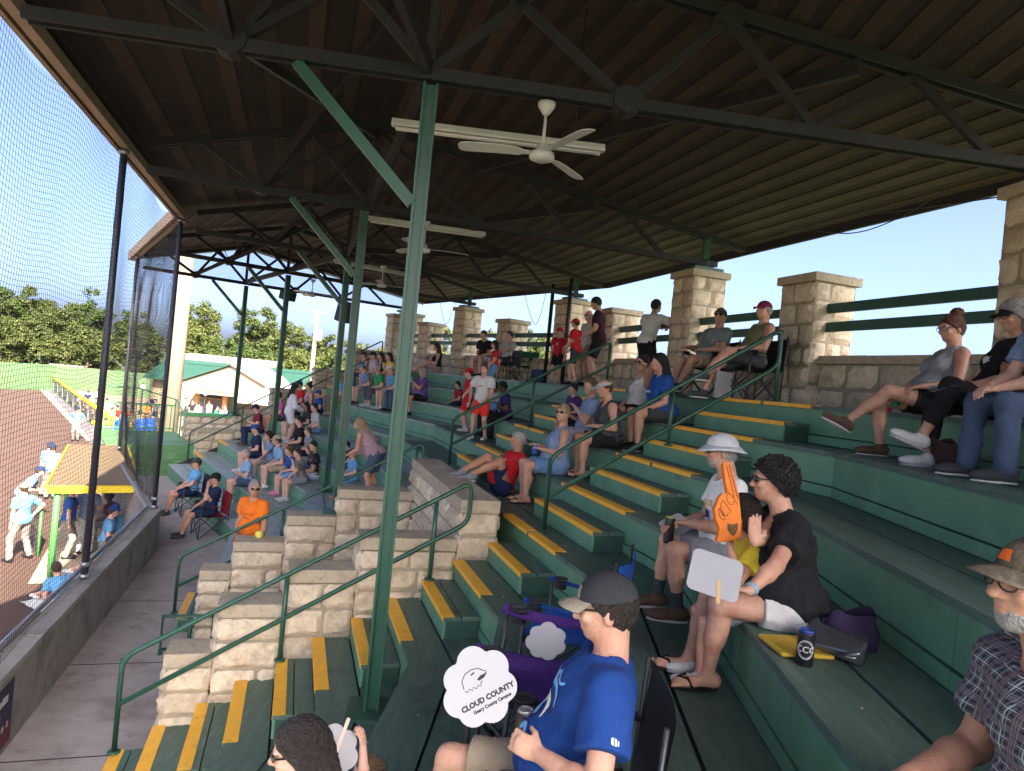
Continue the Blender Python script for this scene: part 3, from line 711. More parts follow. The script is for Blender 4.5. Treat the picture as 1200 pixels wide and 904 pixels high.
TT=[(8,332,92,52,1,'tall olive green tree at the left edge behind the outfield fence'),(40,338,96,50,0,'broad olive tree second from the left behind the outfield fence'),(24,372,86,44,2,'lower sunlit bushy tree in front of the leftmost tall trees'),(72,357,92,50,0,'rounded tree behind the white board'),(60,395,84,42,2,'low bushy tree just behind the white board'),(112,338,100,44,1,'dark open crowned tree rising above the others left of the net pole'),(104,385,86,48,2,'light green tree below the dark open crowned one'),(130,392,88,36,2,'bushy light tree just left of the nearest net pole'),(160,366,96,44,1,'deep green tree seen between the nearest net pole and the roof'),(178,390,90,40,0,'tree behind the bunched netting'),
 (234,352,88,50,2,'tall light green tree right of the concrete light pole'),(214,385,84,40,0,'bushy tree behind the concrete light pole'),(262,390,86,44,1,'deep green tree above the white roofed building'),(302,356,98,56,0,'large loose crowned tree behind the two far green posts'),(336,378,92,46,2,'light green tree left of the utility pole'),(300,400,84,50,1,'low dense tree above the white gable'),(384,392,96,46,0,'tree right of the utility pole'),(362,412,88,46,2,'low light tree at the foot of the utility pole'),(418,402,110,40,2,'small far tree near the loudspeaker')]
for i,(px,pt,Y,wp_,lm,lb) in enumerate(TT):
    tr(px,pt,Y,wp_,lb,50+i,lm,dens=.9 if i!=5 else .55,trunk=.32,low=.12)
for i,(px,pt,Y,wp_,lm,lb) in enumerate([(452,410,120,46,2,'distant tree left of the end stone pillars'),(516,381,75,52,2,'bright tree seen over the wall between the far pillars'),(568,386,80,46,2,'bright tree over the wall right of the far tall pillar'),(622,388,85,44,0,'bright tree over the wall left of the corner pillar'),(640,392,95,44,2,'tree over the wall beside the corner pillar'),(728,395,110,44,2,'tree just showing over the wall behind the leaning man')]):
    tr(px,pt,Y,wp_,lb,90+i,lm,dens=.9,low=.1)
# low scrub under the trees: uncountable ground cover
def scrub(name,pts,label,seed,h=2.2):
    r=random.Random(seed); vs=[];fs=[]
    for a,b in zip(pts,pts[1:]):
        a=V(a);b=V(b)
        for i in range(int((b-a).length*26)):
            p=a+(b-a)*r.random()+V((r.gauss(0,1.2),r.gauss(0,1.2),abs(r.gauss(0,.5))*h)); 
            u=V((r.gauss(0,1),r.gauss(0,1),r.gauss(0,1))).normalized(); w=u.orthogonal().normalized(); L=.4*r.uniform(.6,1.4); k=len(vs); x=u.cross(w)
            vs+=[p-w*L*.5,p+x*L*.35,p+w*L*.5,p-x*L*.35]; fs.append((k,k+1,k+2,k+3))
    mb=MB(); mb.add(vs,fs); o=mb.build(name,LEAF[0]); tag(o,kind='stuff')
scrub('undergrowth',[pY(-30,450,88),pY(190,452,84)],'',3,3.0)
scrub('hedge_scrub',[pY(205,452,80),pY(440,440,92)],'',4,3.0)

# ------------------------------------------------------------------ concrete light pole, lamps, utility pole
lp=pz(198,486,GZ+.6); lp=pY(199,486,34); lp.z=GZ
e=empty('concrete_light_pole',lp,'thick pale concrete light pole beyond the end of the roof','pole')
mb=MB(); mb.tube([lp,lp+V((.15,0,16))],[.43,.33],20); mb.build('pole',mat('pole_concrete',(.23,.185,.14),.85,.12,3,.2,20,dirt=(.18,.145,.11),dscale=1),e)
mb=MB(); mb.bar(lp+V((-1.6,0,15.2)),lp+V((1.9,0,15.2)),.12,.12)
for k in range(4): mb.ell(lp+V((-1.4+k*1.05,-.25,15.5)),(.25,.3,.25))
mb.build('flood_lights',STEEL,e)
up=pY(361,470,62); up.z=GZ; ut=pY(363,364,62)
e=empty('utility_pole',up,'pale wooden utility pole with a white transformer box','pole')
mb=MB(); mb.tube([up,V((up.x+.12,up.y,ut.z))],[.2,.15],10); mb.build('pole',mat('pole_wood_pale',(.40,.33,.26),.9,.2,3),e)
mb=MB(); c=V((up.x+.12,up.y-.1,ut.z-.12)); mb.bar(c+V((-.7,0,0)),c+V((.7,0,.0)),.1,.1); mb.bar(c+V((-.5,0,-.9)),c+V((.5,0,-.9)),.08,.08)
for k in (-.6,-.2,.2,.6): mb.lathe([(.05,0),(.06,.06),(.03,.16)],c+V((k,0,.05)),8)
mb.build('cross_arm',mat('pole_wood_dark',(.2,.16,.13),.9,.2,3),e)
mb=MB(); c=V((up.x+.45,up.y-.15,ut.z-2.2)); mb.lathe([(.26,-.5),(.28,-.45),(.28,.4),(.2,.5)],c,14); mb.build('transformer',WHITE,e)
for (px,py,pt,Y,lb) in [(238,490,458,47,'black lamp post with a frosted globe near the concession window'),(216,496,470,44,'second black lamp post with a globe left of the first'),(163,500,452,52,'black lamp post beyond the netting')]:
    b0=pY(px,py,Y); t0=pY(px,pt,Y); b0.z=GZ
    e=empty('lamp_post',b0,lb,'street lamp')
    mb=MB(); mb.lathe([(.16,0),(.14,.3),(.06,.5),(.05,2.0),(.05,t0.z-GZ-.35),(.09,t0.z-GZ-.3)],b0,10); mb.build('post',BLACK,e)
    mb=MB(); mb.ell(V((b0.x,b0.y,t0.z-.1)),(.19,.19,.24)); mb.build('globe',mat('frosted_globe',(.7,.7,.68),.3),e)
    mb=MB(); mb.lathe([(.1,0),(.06,.08),(.01,.16)],V((b0.x,b0.y,t0.z+.1)),10); mb.build('finial',BLACK,e)
# ------------------------------------------------------------------ concession building
CREAM=mat('building_cream',(.22,.175,.12),.8,.06,2)
SID=mat('gable_siding_white',(.25,.205,.145),.75,.05,2)
GROOF=mat('roof_green_metal',(.018,.062,.045),.5,.1,2)
WROOF=mat('roof_white_metal',(.25,.225,.205),.5,.06,2)
YB=56.; b0=pY(150,470,YB); b1=pY(330,470,YB); 
e=empty('concession_building',V(((b0.x+b1.x)/2,YB+4,GZ)),'cream concession building with a green and white roof and a gabled porch','building')
X0=pY(158,470,YB).x; X1=pY(322,470,YB).x
def zat(py,px=250,Y=YB): return pY(px,py,Y).z
EV=zat(452); mb=MB()
mb.frame_box(V((X0,YB+2.5,GZ)),V((X1-X0+1,0,0)),V((0,6,0)),V((0,0,EV-GZ+.1))); mb.build('wall',CREAM,e)
mb=MB(); mb.prism([V((X0-.4,YB+1.6,EV)),V((X1+1.4,YB+1.6,EV)),V((X1+1.4,YB+5.6,zat(424,230,YB+5.6))),V((X0-.4,YB+5.6,zat(424,230,YB+5.6)))],(0,0,.12)); mb.build('roof',GROOF,e)
mb=MB(); zt=zat(424,230,YB+5.6); mb.prism([V((X0-.4,YB+5.6,zt+.13)),V((X1-2.2,YB+5.6,zt+.13)),V((X1-2.8,YB+9.5,zat(416,230,YB+9.5))),V((X0-.4,YB+9.5,zat(416,230,YB+9.5)))],(0,0,.12))
mb.build('upper_roof',WROOF,e)
# porch gable
gx0=pY(209,460,YB-3).x; gx1=pY(319,460,YB-3).x; gp=pY(272,429,YB-3); ge=pY(215,449,YB-3).z
mb=MB(); mb.prism([V((gx0,YB-3,ge)),V((gx1,YB-3,ge)),V((gp.x,YB-3,gp.z))],(0,.2,0)); mb.build('gable',SID,e)
mb=MB(); th=.14
mb.prism([V((gx0-.5,YB-3.3,ge-.12)),V((gp.x,YB-3.3,gp.z+.06)),V((gp.x,YB+4,gp.z+.06)),V((gx0-.5,YB+4,ge-.12))],(0,0,th)); mb.build('porch_roof',GROOF,e)
mb=MB(); mb.prism([V((gx1+.5,YB-3.3,ge-.12)),V((gp.x,YB-3.3,gp.z+.062)),V((gp.x,YB+4,gp.z+.062)),V((gx1+.5,YB+4,ge-.12))],(0,0,th)); mb.build('porch_roof',WROOF,e)
mb=MB(); mb.frame_box(V((gx0-.2,YB-3.1,ge-.42)),V((gx1-gx0+.4,0,0)),V((0,.25,0)),V((0,0,.4))); mb.build('fascia',SID,e)
mb=MB(); mb.frame_box(V((gx0-.6,YB-4.3,ge-.62)),V((gx1-gx0+1.2,0,0)),V((0,1.3,0)),V((0,0,.14))); mb.build('awning',mat('awning_cream',(.3,.25,.165),.7,.06,2),e)
WOOD=mat('porch_post_wood',(.42,.24,.11),.8,.15,4)
for px in (229,262,300):
    x=pY(px,470,YB-3).x; mb=MB(); mb.frame_box(V((x-.14,YB-2.9,GZ)),V((.28,0,0)),V((0,.28,0)),V((0,0,ge-.44-GZ))); mb.build('porch_post',WOOD,e)
wx0=pY(231,465,YB+2.4).x; wx1=pY(259,465,YB+2.4).x
mb=MB(); mb.frame_box(V((wx0,YB+2.42,zat(469))),V((wx1-wx0,0,0)),V((0,.05,0)),V((0,0,zat(455)-zat(469)))); sw=mb.build('serving_window',mat('window_dark',(.03,.025,.02),.4),e)
mb=MB(); mb.frame_box(V((wx0-.2,YB+2.0,zat(470))),V((wx1-wx0+.4,0,0)),V((0,.45,0)),V((0,0,.08))); mb.build('counter',WOOD,sw)
mb=MB(); x=pY(281,470,YB+2.4).x; mb.frame_box(V((x,YB+2.44,GZ)),V((1.1,0,0)),V((0,.05,0)),V((0,0,2.2))); mb.build('door',mat('door_brown',(.2,.12,.07),.6),e)
# white tent canopies at the right of it
def tent(p,w,h,label):
    e=empty('canopy_tent',p,label,'tent'); mb=MB(); c=V(p)+V((0,0,h+.75))
    q=[V(p)+V((sx*w/2,sy*w/2,h)) for sx,sy in ((-1,-1),(1,-1),(1,1),(-1,1))]
    for i in range(4): mb.prism([q[i],q[(i+1)%4],c],(0,0,-.03))
    for i in range(4): mb.prism([q[i],q[(i+1)%4],q[(i+1)%4]-V((0,0,.3)),q[i]-V((0,0,.3))],((q[i]+q[(i+1)%4])/2-c).normalized()*.02)
    mb.build('canopy',mat('tent_white',(.38,.36,.34),.7,.05,3),e)
    for i in range(4): mb=MB(); mb.tube([V((q[i].x,q[i].y,p[2])),q[i]],.03,6); mb.build('pole',STEEL,e)
q=pY(318,452,40); tent((q.x,q.y,GZ+.3),3.0,2.6,'white canopy tent behind the far stone wall')
q=pY(340,444,46); tent((q.x,q.y,GZ+.3),3.2,2.5,'second white canopy tent farther right')

# ------------------------------------------------------------------ end deck, green steps and stone walls beyond the stand
GST=mat('deck_green_paint',(.10,.22,.085),.6,.12,3,dirt=(.17,.33,.15),dscale=2)
u=U[3]; n=NN[3]
de=empty('end_deck',P(3,S3E+1,6,-4),'green wooden deck and steps at the far end of the walkway','deck')
zs=[-3.80,-3.60,-3.40,-3.2]
for i,z in enumerate(zs):
    mb=MB(); a0=S3E+.15+i*.42; L=.46 if i<3 else 4.2
    mb.frame_box(P(3,a0,5.2,z-.05),u*L,n*2.6,V((0,0,.05))); mb.frame_box(P(3,a0+.02,5.22,-4.0),u*.03,n*2.56,V((0,0,z+3.95)))
    mb.build('deck_floor' if i==3 else 'step',GST,de)
mb=MB(); mb.frame_box(P(3,S3E+.16,5.0,-4.0),u*1.6,n*.15,V((0,0,1.0))); mb.build('side_board',GST,de)
mb=MB(); dd=S3E+5.6
GRL=mat('railing_green',(.09,.33,.12),.5,.1,4)
for k in range(15): mb.bar(P(3,dd,5.4+k*.17,-3.2),P(3,dd,5.4+k*.17,-2.2),.035,.035,up=u)
mb.bar(P(3,dd,5.3,-2.2),P(3,dd,7.9,-2.2),.06,.06); mb.bar(P(3,dd,5.3,-3.1),P(3,dd,7.9,-3.1),.05,.05); mb.build('railing',GRL,de)
mb=MB(); mb.tube([P(3,dd-.2,5.3,-3.2),P(3,dd-.2,5.3,-1.95),P(3,dd-.2,6.6,-1.6),P(3,dd-.2,7.6,-1.6)],.03,8); mb.tube([P(3,dd-1.6,5.3,-3.2),P(3,dd-1.6,5.3,-2.2),P(3,dd-.2,5.3,-1.95)],.03,8); mb.build('hand_rail',GRL,de)
ew=empty('end_stone_wall',P(3,S3E+.5,3,-4),'stepped limestone wall closing the far end of the seating','stone wall')
def endseg(o0,o1,z1,seed,s0=S3E+.12,w=.42):
    mb=MB(); stone_box(mb,P(3,s0+w/2,(o0+o1)/2,0),u,n,w,o1-o0,-4.0,z1,seed,sides='xyY',cap=.12,capo=.01,res=.1,course=.3); mb.build('wall_step',MS,ew)
k=0
for o0 in [-1.0,.4,1.8,3.2,4.3]:
    o1=o0+(1.396 if o0<3 else 1.096); endseg(o0,o1,.62-(o0+1.0)*.585,700+k); k+=9
lw=empty('low_stone_wall',P(3,S3E+5,3,-4),'low sunlit limestone wall with a green top beyond the end of the stand','stone wall')
mb=MB(); stone_box(mb,P(3,S3E+4.6,3.6,0),u,n,.4,3.0,-4.0,-2.45,760,sides='xyY',res=.12,course=.28); mb.build('wall',MS,lw)
mb=MB(); mb.frame_box(P(3,S3E+4.35,2.1,-2.45),u*.5,n*3.0,V((0,0,.1))); mb.build('top_board',GRL,lw)
handrail('green handrail climbing the steps along the far end wall',S3E-.35,((5.7,-2.55),(-.4,1.0)),[(4.2,-2.5),(2.4,-1.5),(.8,-.5)],fc=3)
mb=MB()
NSF=[]
for k in range(0,9):
    mb=MB(); o1=k*D_; strip(mb,3,S3E-1.3,S3E+.02,o1-.09,o1+.022,-k*R_+.0045,.004); strip(mb,3,S3E-1.3,S3E+.02,o1+.018,o1+.022,-k*R_,.036); mb.build('nosing',YEL,STAND)
# ------------------------------------------------------------------ dugout
dn=[pz(56,574,-3.3),pz(163,573,-3.3),pz(147,526,-3.15),pz(82,525,-3.15)]
DG=empty('dugout',V(((dn[0].x+dn[2].x)/2,(dn[0].y+dn[2].y)/2,GZ)),'tan roofed dugout with a yellow front edge behind the netting','dugout')
mb=MB(); mb.prism(dn,(0,0,.1)); mb.build('roof',mat('dugout_roof_tan',(.15,.105,.06),.85,.12,2,.2,12,dirt=(.11,.08,.05),dscale=2),DG)
mb=MB(); mb.bar(dn[0]+V((0,-.04,0)),dn[1]+V((0,-.04,0)),.07,.15); mb.build('fascia',YEL2,DG)
mb=MB(); mb.bar(dn[3]+V((-.05,0,.05)),dn[0]+V((-.05,0,.05)),.05,.08); mb.build('fascia',YEL2,DG)
mb=MB(); mb.bar(dn[1]+V((.05,0,.05)),dn[2]+V((.05,0,.05)),.05,.08); mb.build('fascia',YEL2,DG)
GDP=mat('dugout_post_green',(.07,.26,.07),.5,.1,4)
for q in (dn[0]+V((.12,.15,0)),dn[3]+V((.1,-.1,0)),dn[1]+V((-.1,.15,0)),dn[2]+V((-.1,-.1,0))):
    mb=MB(); mb.tube([V((q.x,q.y,GZ)),q],.065,10); mb.build('post',GDP,DG)
mb=MB(); mb.bar(V((dn[1].x-.1,dn[1].y+.3,GZ+.7)),V((dn[2].x-.1,dn[2].y-.2,GZ+.7)),.06,1.4); mb.build('back_wall',CONCW,DG)
mb=MB(); mb.bar(V((dn[1].x-.5,dn[1].y+.5,GZ+.45)),V((dn[2].x-.5,dn[2].y-.3,GZ+.45)),.35,.06); mb.bar(V((dn[1].x-.5,dn[1].y+.5,GZ+.22)),V((dn[2].x-.5,dn[2].y-.3,GZ+.22)),.08,.4); mb.build('bench',mat('bench_wood',(.3,.2,.12),.8),DG)
sheet('dugout_slab',[V((dn[0].x-.1,dn[0].y-.2,GZ+.02)),V((dn[1].x+.2,dn[1].y-.2,GZ+.02)),V((dn[2].x+.3,dn[2].y,GZ+.02)),V((dn[3].x,dn[3].y,GZ+.02))],mat('dugout_slab_concrete',(.42,.33,.22),.9,.15,2))
gr=empty('dugout_rail',pz(40,650,GZ),'green tube rail fence beside the dugout','fence')
mb=MB(); a=pz(28,630,GZ); b=pz(44,652,GZ); a.z=b.z=GZ
mb.tube([a,a+V((0,0,1.15)),b+V((0,0,1.15)),b],.035,8); mb.build('frame',GDP,gr)
mb=MB(); mb.bar(a+V((0,0,.55)),b+V((0,0,.55)),.02,1.0); mb.build('mesh_panel',ch,gr)
# bins and picnic tables beyond the yellow capped fence
def bin_(px,py,Y,label,h=1.05,col='blue'):
    p=pY(px,py,Y); p.z=GZ+.02; e=empty('trash_barrel',p,label,'trash bin')
    mb=MB(); mb.lathe([(.27,0),(.29,.02),(.29,.33),(.305,.35),(.29,.37),(.29,.68),(.305,.7),(.29,.72),(.29,h-.06),(.3,h)],p,18); mb.build('barrel',mat('barrel_blue',(.015,.07,.42),.45,.1,3),e)
    mb=MB(); mb.lathe([(.31,h),(.315,h+.04),(.2,h+.1),(.02,h+.12)],p,18); mb.build('lid',mat('barrel_lid',(.02,.09,.5),.4),e)
bin_(143,481,34,'blue trash barrel just right of the nearest net pole',1.35); bin_(167,476,38,'blue trash barrel behind the bunched netting'); bin_(178,475,39,'second blue trash barrel behind the bunched netting')
PIC=mat('picnic_wood',(.34,.22,.12),.8,.15,4)
def picnic(px,py,rz,label):
    p=pz(px,py,GZ+.02); e=empty('picnic_table',p,label,'picnic table'); M=Matrix.Rotation(rz,3,'Z')
    for nm,y,z,w in (('table_top',0,.75,.75),('bench',.72,.45,.26),('bench',-.72,.45,.26)):
        mb=MB(); k=5 if nm=='table_top' else 2
        for i in range(k): mb.box(p+M@V((0,y+(i-(k-1)/2)*w/k,z)),(1.8,w/k-.01,.04),M=M)
        mb.build(nm,PIC,e)
    mb=MB()
    for x in (-.6,.6):
        for s in (-1,1): mb.bar(p+M@V((x,s*.3,.72)),p+M@V((x,s*.75,0)),.09,.04)
        mb.bar(p+M@V((x,-.8,.42)),p+M@V((x,.8,.42)),.09,.04)
    mb.build('legs',PIC,e)
for (px,py,rz,lb) in [(108,482,.5,'picnic table farthest up the foul side lawn'),(128,496,.6,'picnic table beside the net pole'),(140,507,.4,'picnic table nearest the dugout'),(118,488,.2,'picnic table in the middle of the lawn')]: picnic(px,py,rz,lb)
# ------------------------------------------------------------------ figures: one continuous surface grown from a distance field
class Field:
    def __init__(s,h,pad=.03): s.h=h; s.pr=[]; s.cut=[]; s.pad=pad; s.noise=None
    def cap(s,a,b,r1,r2=None,k=.03): s.pr.append(('c',np.array(a,float),np.array(b,float),r1,r1 if r2 is None else r2,k,1)); return s
    def ell(s,c,r,M=None,k=.03,sign=1): s.pr.append(('e',np.array(c,float),np.array(r,float),np.eye(3) if M is None else np.array(M),None,k,sign)); return s
    def mesh(s):
        h=s.h; lo=np.full(3,1e9); hi=-lo
        for p in s.pr:
            if p[0]=='c':
                for q,r in ((p[1],p[3]),(p[2],p[4])): lo=np.minimum(lo,q-r); hi=np.maximum(hi,q+r)
            elif p[6]>0:
                e=np.abs(p[3])@p[2]; lo=np.minimum(lo,p[1]-e); hi=np.maximum(hi,p[1]+e)
        lo-=s.pad; hi+=s.pad
        n=np.maximum(4,np.ceil((hi-lo)/h).astype(int)+1); F=np.full(n,.08,np.float32)
        ax=[lo[i]+h*np.arange(n[i]) for i in range(3)]
        for p in s.pr:
            k=p[5]
            if p[0]=='c': l=np.minimum(p[1]-p[3],p[2]-p[4]); u=np.maximum(p[1]+p[3],p[2]+p[4])
            else: e=np.abs(p[3])@p[2]; l=p[1]-e; u=p[1]+e
            m=k+2.5*h+.012
            i0=np.clip(((l-m-lo)/h).astype(int),0,n-1); i1=np.clip(((u+m-lo)/h).astype(int)+2,1,n)
            sl=tuple(slice(i0[i],i1[i]) for i in range(3))
            X,Y,Z=np.meshgrid(*[ax[i][sl[i]] for i in range(3)],indexing='ij'); 
            if p[0]=='c':
                ba=p[2]-p[1]; L2=max(1e-9,ba@ba); px,py,pz_=X-p[1][0],Y-p[1][1],Z-p[1][2]
                t=np.clip((px*ba[0]+py*ba[1]+pz_*ba[2])/L2,0,1)
                d=np.sqrt((px-t*ba[0])**2+(py-t*ba[1])**2+(pz_-t*ba[2])**2)-(p[3]+(p[4]-p[3])*t)
            else:
                M=p[3]; px,py,pz_=X-p[1][0],Y-p[1][1],Z-p[1][2]
                q=[(M[0,i]*px+M[1,i]*py+M[2,i]*pz_)/p[2][i] for i in range(3)]
                k0=np.sqrt(q[0]**2+q[1]**2+q[2]**2)+1e-9; k1=np.sqrt((q[0]/p[2][0])**2+(q[1]/p[2][1])**2+(q[2]/p[2][2])**2)+1e-9
                d=k0*(k0-1)/k1
            A=F[sl]
            if p[6]>0:
                hh=np.maximum(k-np.abs(A-d),0)/k if k>0 else 0
                F[sl]=np.minimum(A,d)-(hh*hh*k*.25 if k>0 else 0)
            else:
                hh=np.maximum(k-np.abs(A+d),0)/k
                F[sl]=np.maximum(A,-d)+hh*hh*k*.25
        if s.cut or s.noise:
            X,Y,Z=np.meshgrid(*ax,indexing='ij')
            if s.noise:
                amp,wl,seed=s.noise; r=np.random.RandomState(seed)
                for i in range(5):
                    v=r.normal(size=3); v/=np.linalg.norm(v); w=6.283/(wl*r.uniform(.6,1.5)); F+=amp*.6*np.sin((X*v[0]+Y*v[1]+Z*v[2])*w+r.uniform(0,6)+1.5*np.sin((X*v[1]+Y*v[2]+Z*v[0])*w*.6)).astype(np.float32)
            for c in s.cut: F=np.maximum(F,c(X,Y,Z))
        # surface nets
        ins=F<0
        if not ins.any(): return np.zeros((0,3)),np.zeros((0,4),int)
        c=np.zeros(np.array(F.shape)-1,int); 
        for a in (0,1):
            for b in (0,1):
                for d in (0,1): c+=ins[a:F.shape[0]-1+a,b:F.shape[1]-1+b,d:F.shape[2]-1+d]
        act=(c>0)&(c<8); idx=np.full(act.shape,-1); I=np.argwhere(act); idx[act]=np.arange(len(I))
        acc=np.zeros((len(I),3)); cnt=np.zeros(len(I))
        cor=[(a,b,d) for a in (0,1) for b in (0,1) for d in (0,1)]
        for i,p in enumerate(cor):
            for q in cor[i+1:]:
                if sum(abs(p[t]-q[t]) for t in range(3))!=1: continue
                fa=F[I[:,0]+p[0],I[:,1]+p[1],I[:,2]+p[2]]; fb=F[I[:,0]+q[0],I[:,1]+q[1],I[:,2]+q[2]]
                m=(fa<0)!=(fb<0); t=np.where(m,fa/(fa-fb+1e-20),0)
                pa=np.array(p);qa=np.array(q)
                acc+=np.where(m[:,None],pa+(qa-pa)*t[:,None],0); cnt+=m
        v=lo+h*(I+acc/cnt[:,None])
        Q=[]
        sh=F.shape
        for a in range(3):
            b,cc=(a+1)%3,(a+2)%3
            s0=[slice(None)]*3; s1=[slice(None)]*3
            s0[a]=slice(0,sh[a]-1); s1[a]=slice(1,sh[a])
            x=ins[tuple(s0)]!=ins[tuple(s1)]
            E=np.argwhere(x); E=E[(E[:,b]>0)&(E[:,cc]>0)&(E[:,b]<sh[b]-1)&(E[:,cc]<sh[cc]-1)]
            f=ins[tuple(s0)][tuple(E.T)]
            def cell(db,dc): e=E.copy(); e[:,b]-=db; e[:,cc]-=dc; return idx[tuple(e.T)]
            q=np.stack([cell(0,0),cell(1,0),cell(1,1),cell(0,1)],1)
            q[~f]=q[~f][:,::-1]; Q.append(q)
        Q=np.concatenate(Q); Q=Q[(Q>=0).all(1)]
        return v,Q[:,::-1] if False else Q
def np_mesh(name,v,q,m,M=None,parent=None):
    me=bpy.data.meshes.new(name); nq=len(q)
    me.vertices.add(len(v)); me.vertices.foreach_set('co',np.ascontiguousarray(v,dtype=np.float32).ravel())
    me.loops.add(nq*4); me.loops.foreach_set('vertex_index',np.ascontiguousarray(q,dtype=np.int32).ravel())
    me.polygons.add(nq); me.polygons.foreach_set('loop_start',np.arange(0,nq*4,4,dtype=np.int32))
    me.polygons.foreach_set('use_smooth',np.ones(nq,dtype=bool)); me.materials.append(m); me.update(calc_edges=True); me.validate()
    o=bpy.data.objects.new(name,me); COL.objects.link(o)
    if parent is not None: o.parent=parent
    return o

# cloth and skin materials
def cloth(name,c,rough=.85,var=.08,**k): return mat('cloth_'+name,c,rough,var,14,.3,90,spec=.25,**k)
def skin(name,c): return mat('skin_'+name,c,.52,.13,22,.2,150,spec=.35,sss=.1,dirt=(c[0]*.93,c[1]*.74,c[2]*.70),dscale=7,dcover=.5,stain=(c[0]*.72,c[1]*.60,c[2]*.56),sscale=11,scover=.66)
SK={'f':skin('fair',(.64,.38,.285)),'m':skin('medium',(.55,.305,.21)),'t':skin('tanned',(.50,.25,.16)),'d':skin('dark',(.13,.066,.043))}
HAIRM={'blk':(.012,.010,.009),'brn':(.045,.026,.016),'dk':(.022,.015,.012),'bln':(.34,.24,.13),'gry':(.33,.31,.29),'wht':(.42,.40,.37),'red':(.10,.03,.02),'lbr':(.13,.08,.045)}
CC={'black':(.014,.014,.016),'white':(.60,.59,.575),'grey':(.22,.23,.25),'lgrey':(.42,.43,.45),'navy':(.015,.025,.07),'blue':(.018,.075,.30),'royal':(.010,.046,.21),'lblue':(.22,.38,.55),'red':(.55,.02,.025),'orange':(.85,.19,.02),'green':(.03,.30,.10),'yellow':(.80,.58,.05),'purple':(.14,.08,.28),'dpurple':(.05,.03,.13),'maroon':(.17,.02,.045),'khaki':(.33,.26,.18),'denim':(.065,.095,.16),'ldenim':(.14,.24,.40),'pink':(.65,.22,.33),'sky':(.12,.32,.56),'olive':(.13,.13,.07),'char':(.05,.055,.06),'tan':(.45,.36,.25),'pgrey':(.60,.58,.54),'brown':(.12,.07,.045),'mauve':(.40,.26,.30),'teal':(.03,.3,.27),'gblue':(.19,.27,.42),'dgrey':(.10,.105,.115),'flor':(.25,.2,.2),'lav':(.50,.50,.62)}
def CM(c):
    if not isinstance(c,str): return c
    return cloth(c,CC[c])
def HM(c): return mat('hair_'+c,HAIRM[c],.5,.35,70,1.0,110,spec=.45)
LENS=mat('dark_lens',(.008,.008,.01),.12,.02,4,spec=.7)

def rotx(a): c,s=math.cos(a),math.sin(a); return np.array([[1,0,0],[0,c,-s],[0,s,c]])
def rotz(a): c,s=math.cos(a),math.sin(a); return np.array([[c,-s,0],[s,c,0],[0,0,1]])
def roty(a): c,s=math.cos(a),math.sin(a); return np.array([[c,0,s],[0,1,0],[-s,0,c]])
def ik(a,t,l1,l2,hint):
    a=np.array(a,float);t=np.array(t,float); d=t-a; L=np.linalg.norm(d); mx=(l1+l2)*.995
    if L>mx: t=a+d*mx/L; d=t-a; L=mx
    u=d/L; x=(l1*l1-l2*l2+L*L)/(2*L); hh=math.sqrt(max(0,l1*l1-x*x)); hn=np.array(hint,float); hn=hn-u*(hn@u); hn/=np.linalg.norm(hn)+1e-9
    return a+u*x+hn*hh,t
HAND={'lap':(.07,.27,.10),'knee':(.12,.36,.10),'chin':(.05,.17,.50),'down':(.235,.03,-.10),'back':(.24,-.20,-.03),'phone':(.055,.30,.43),'eat':(.06,.24,.40),'hip':(.2,.02,.10),'cross':(-.08,.22,.28),'fwd':(.12,.36,.22),'up':(.28,.15,.60),'rest':(.22,.22,.08),'head':(.10,.05,.70)}
PEOPLE=[]
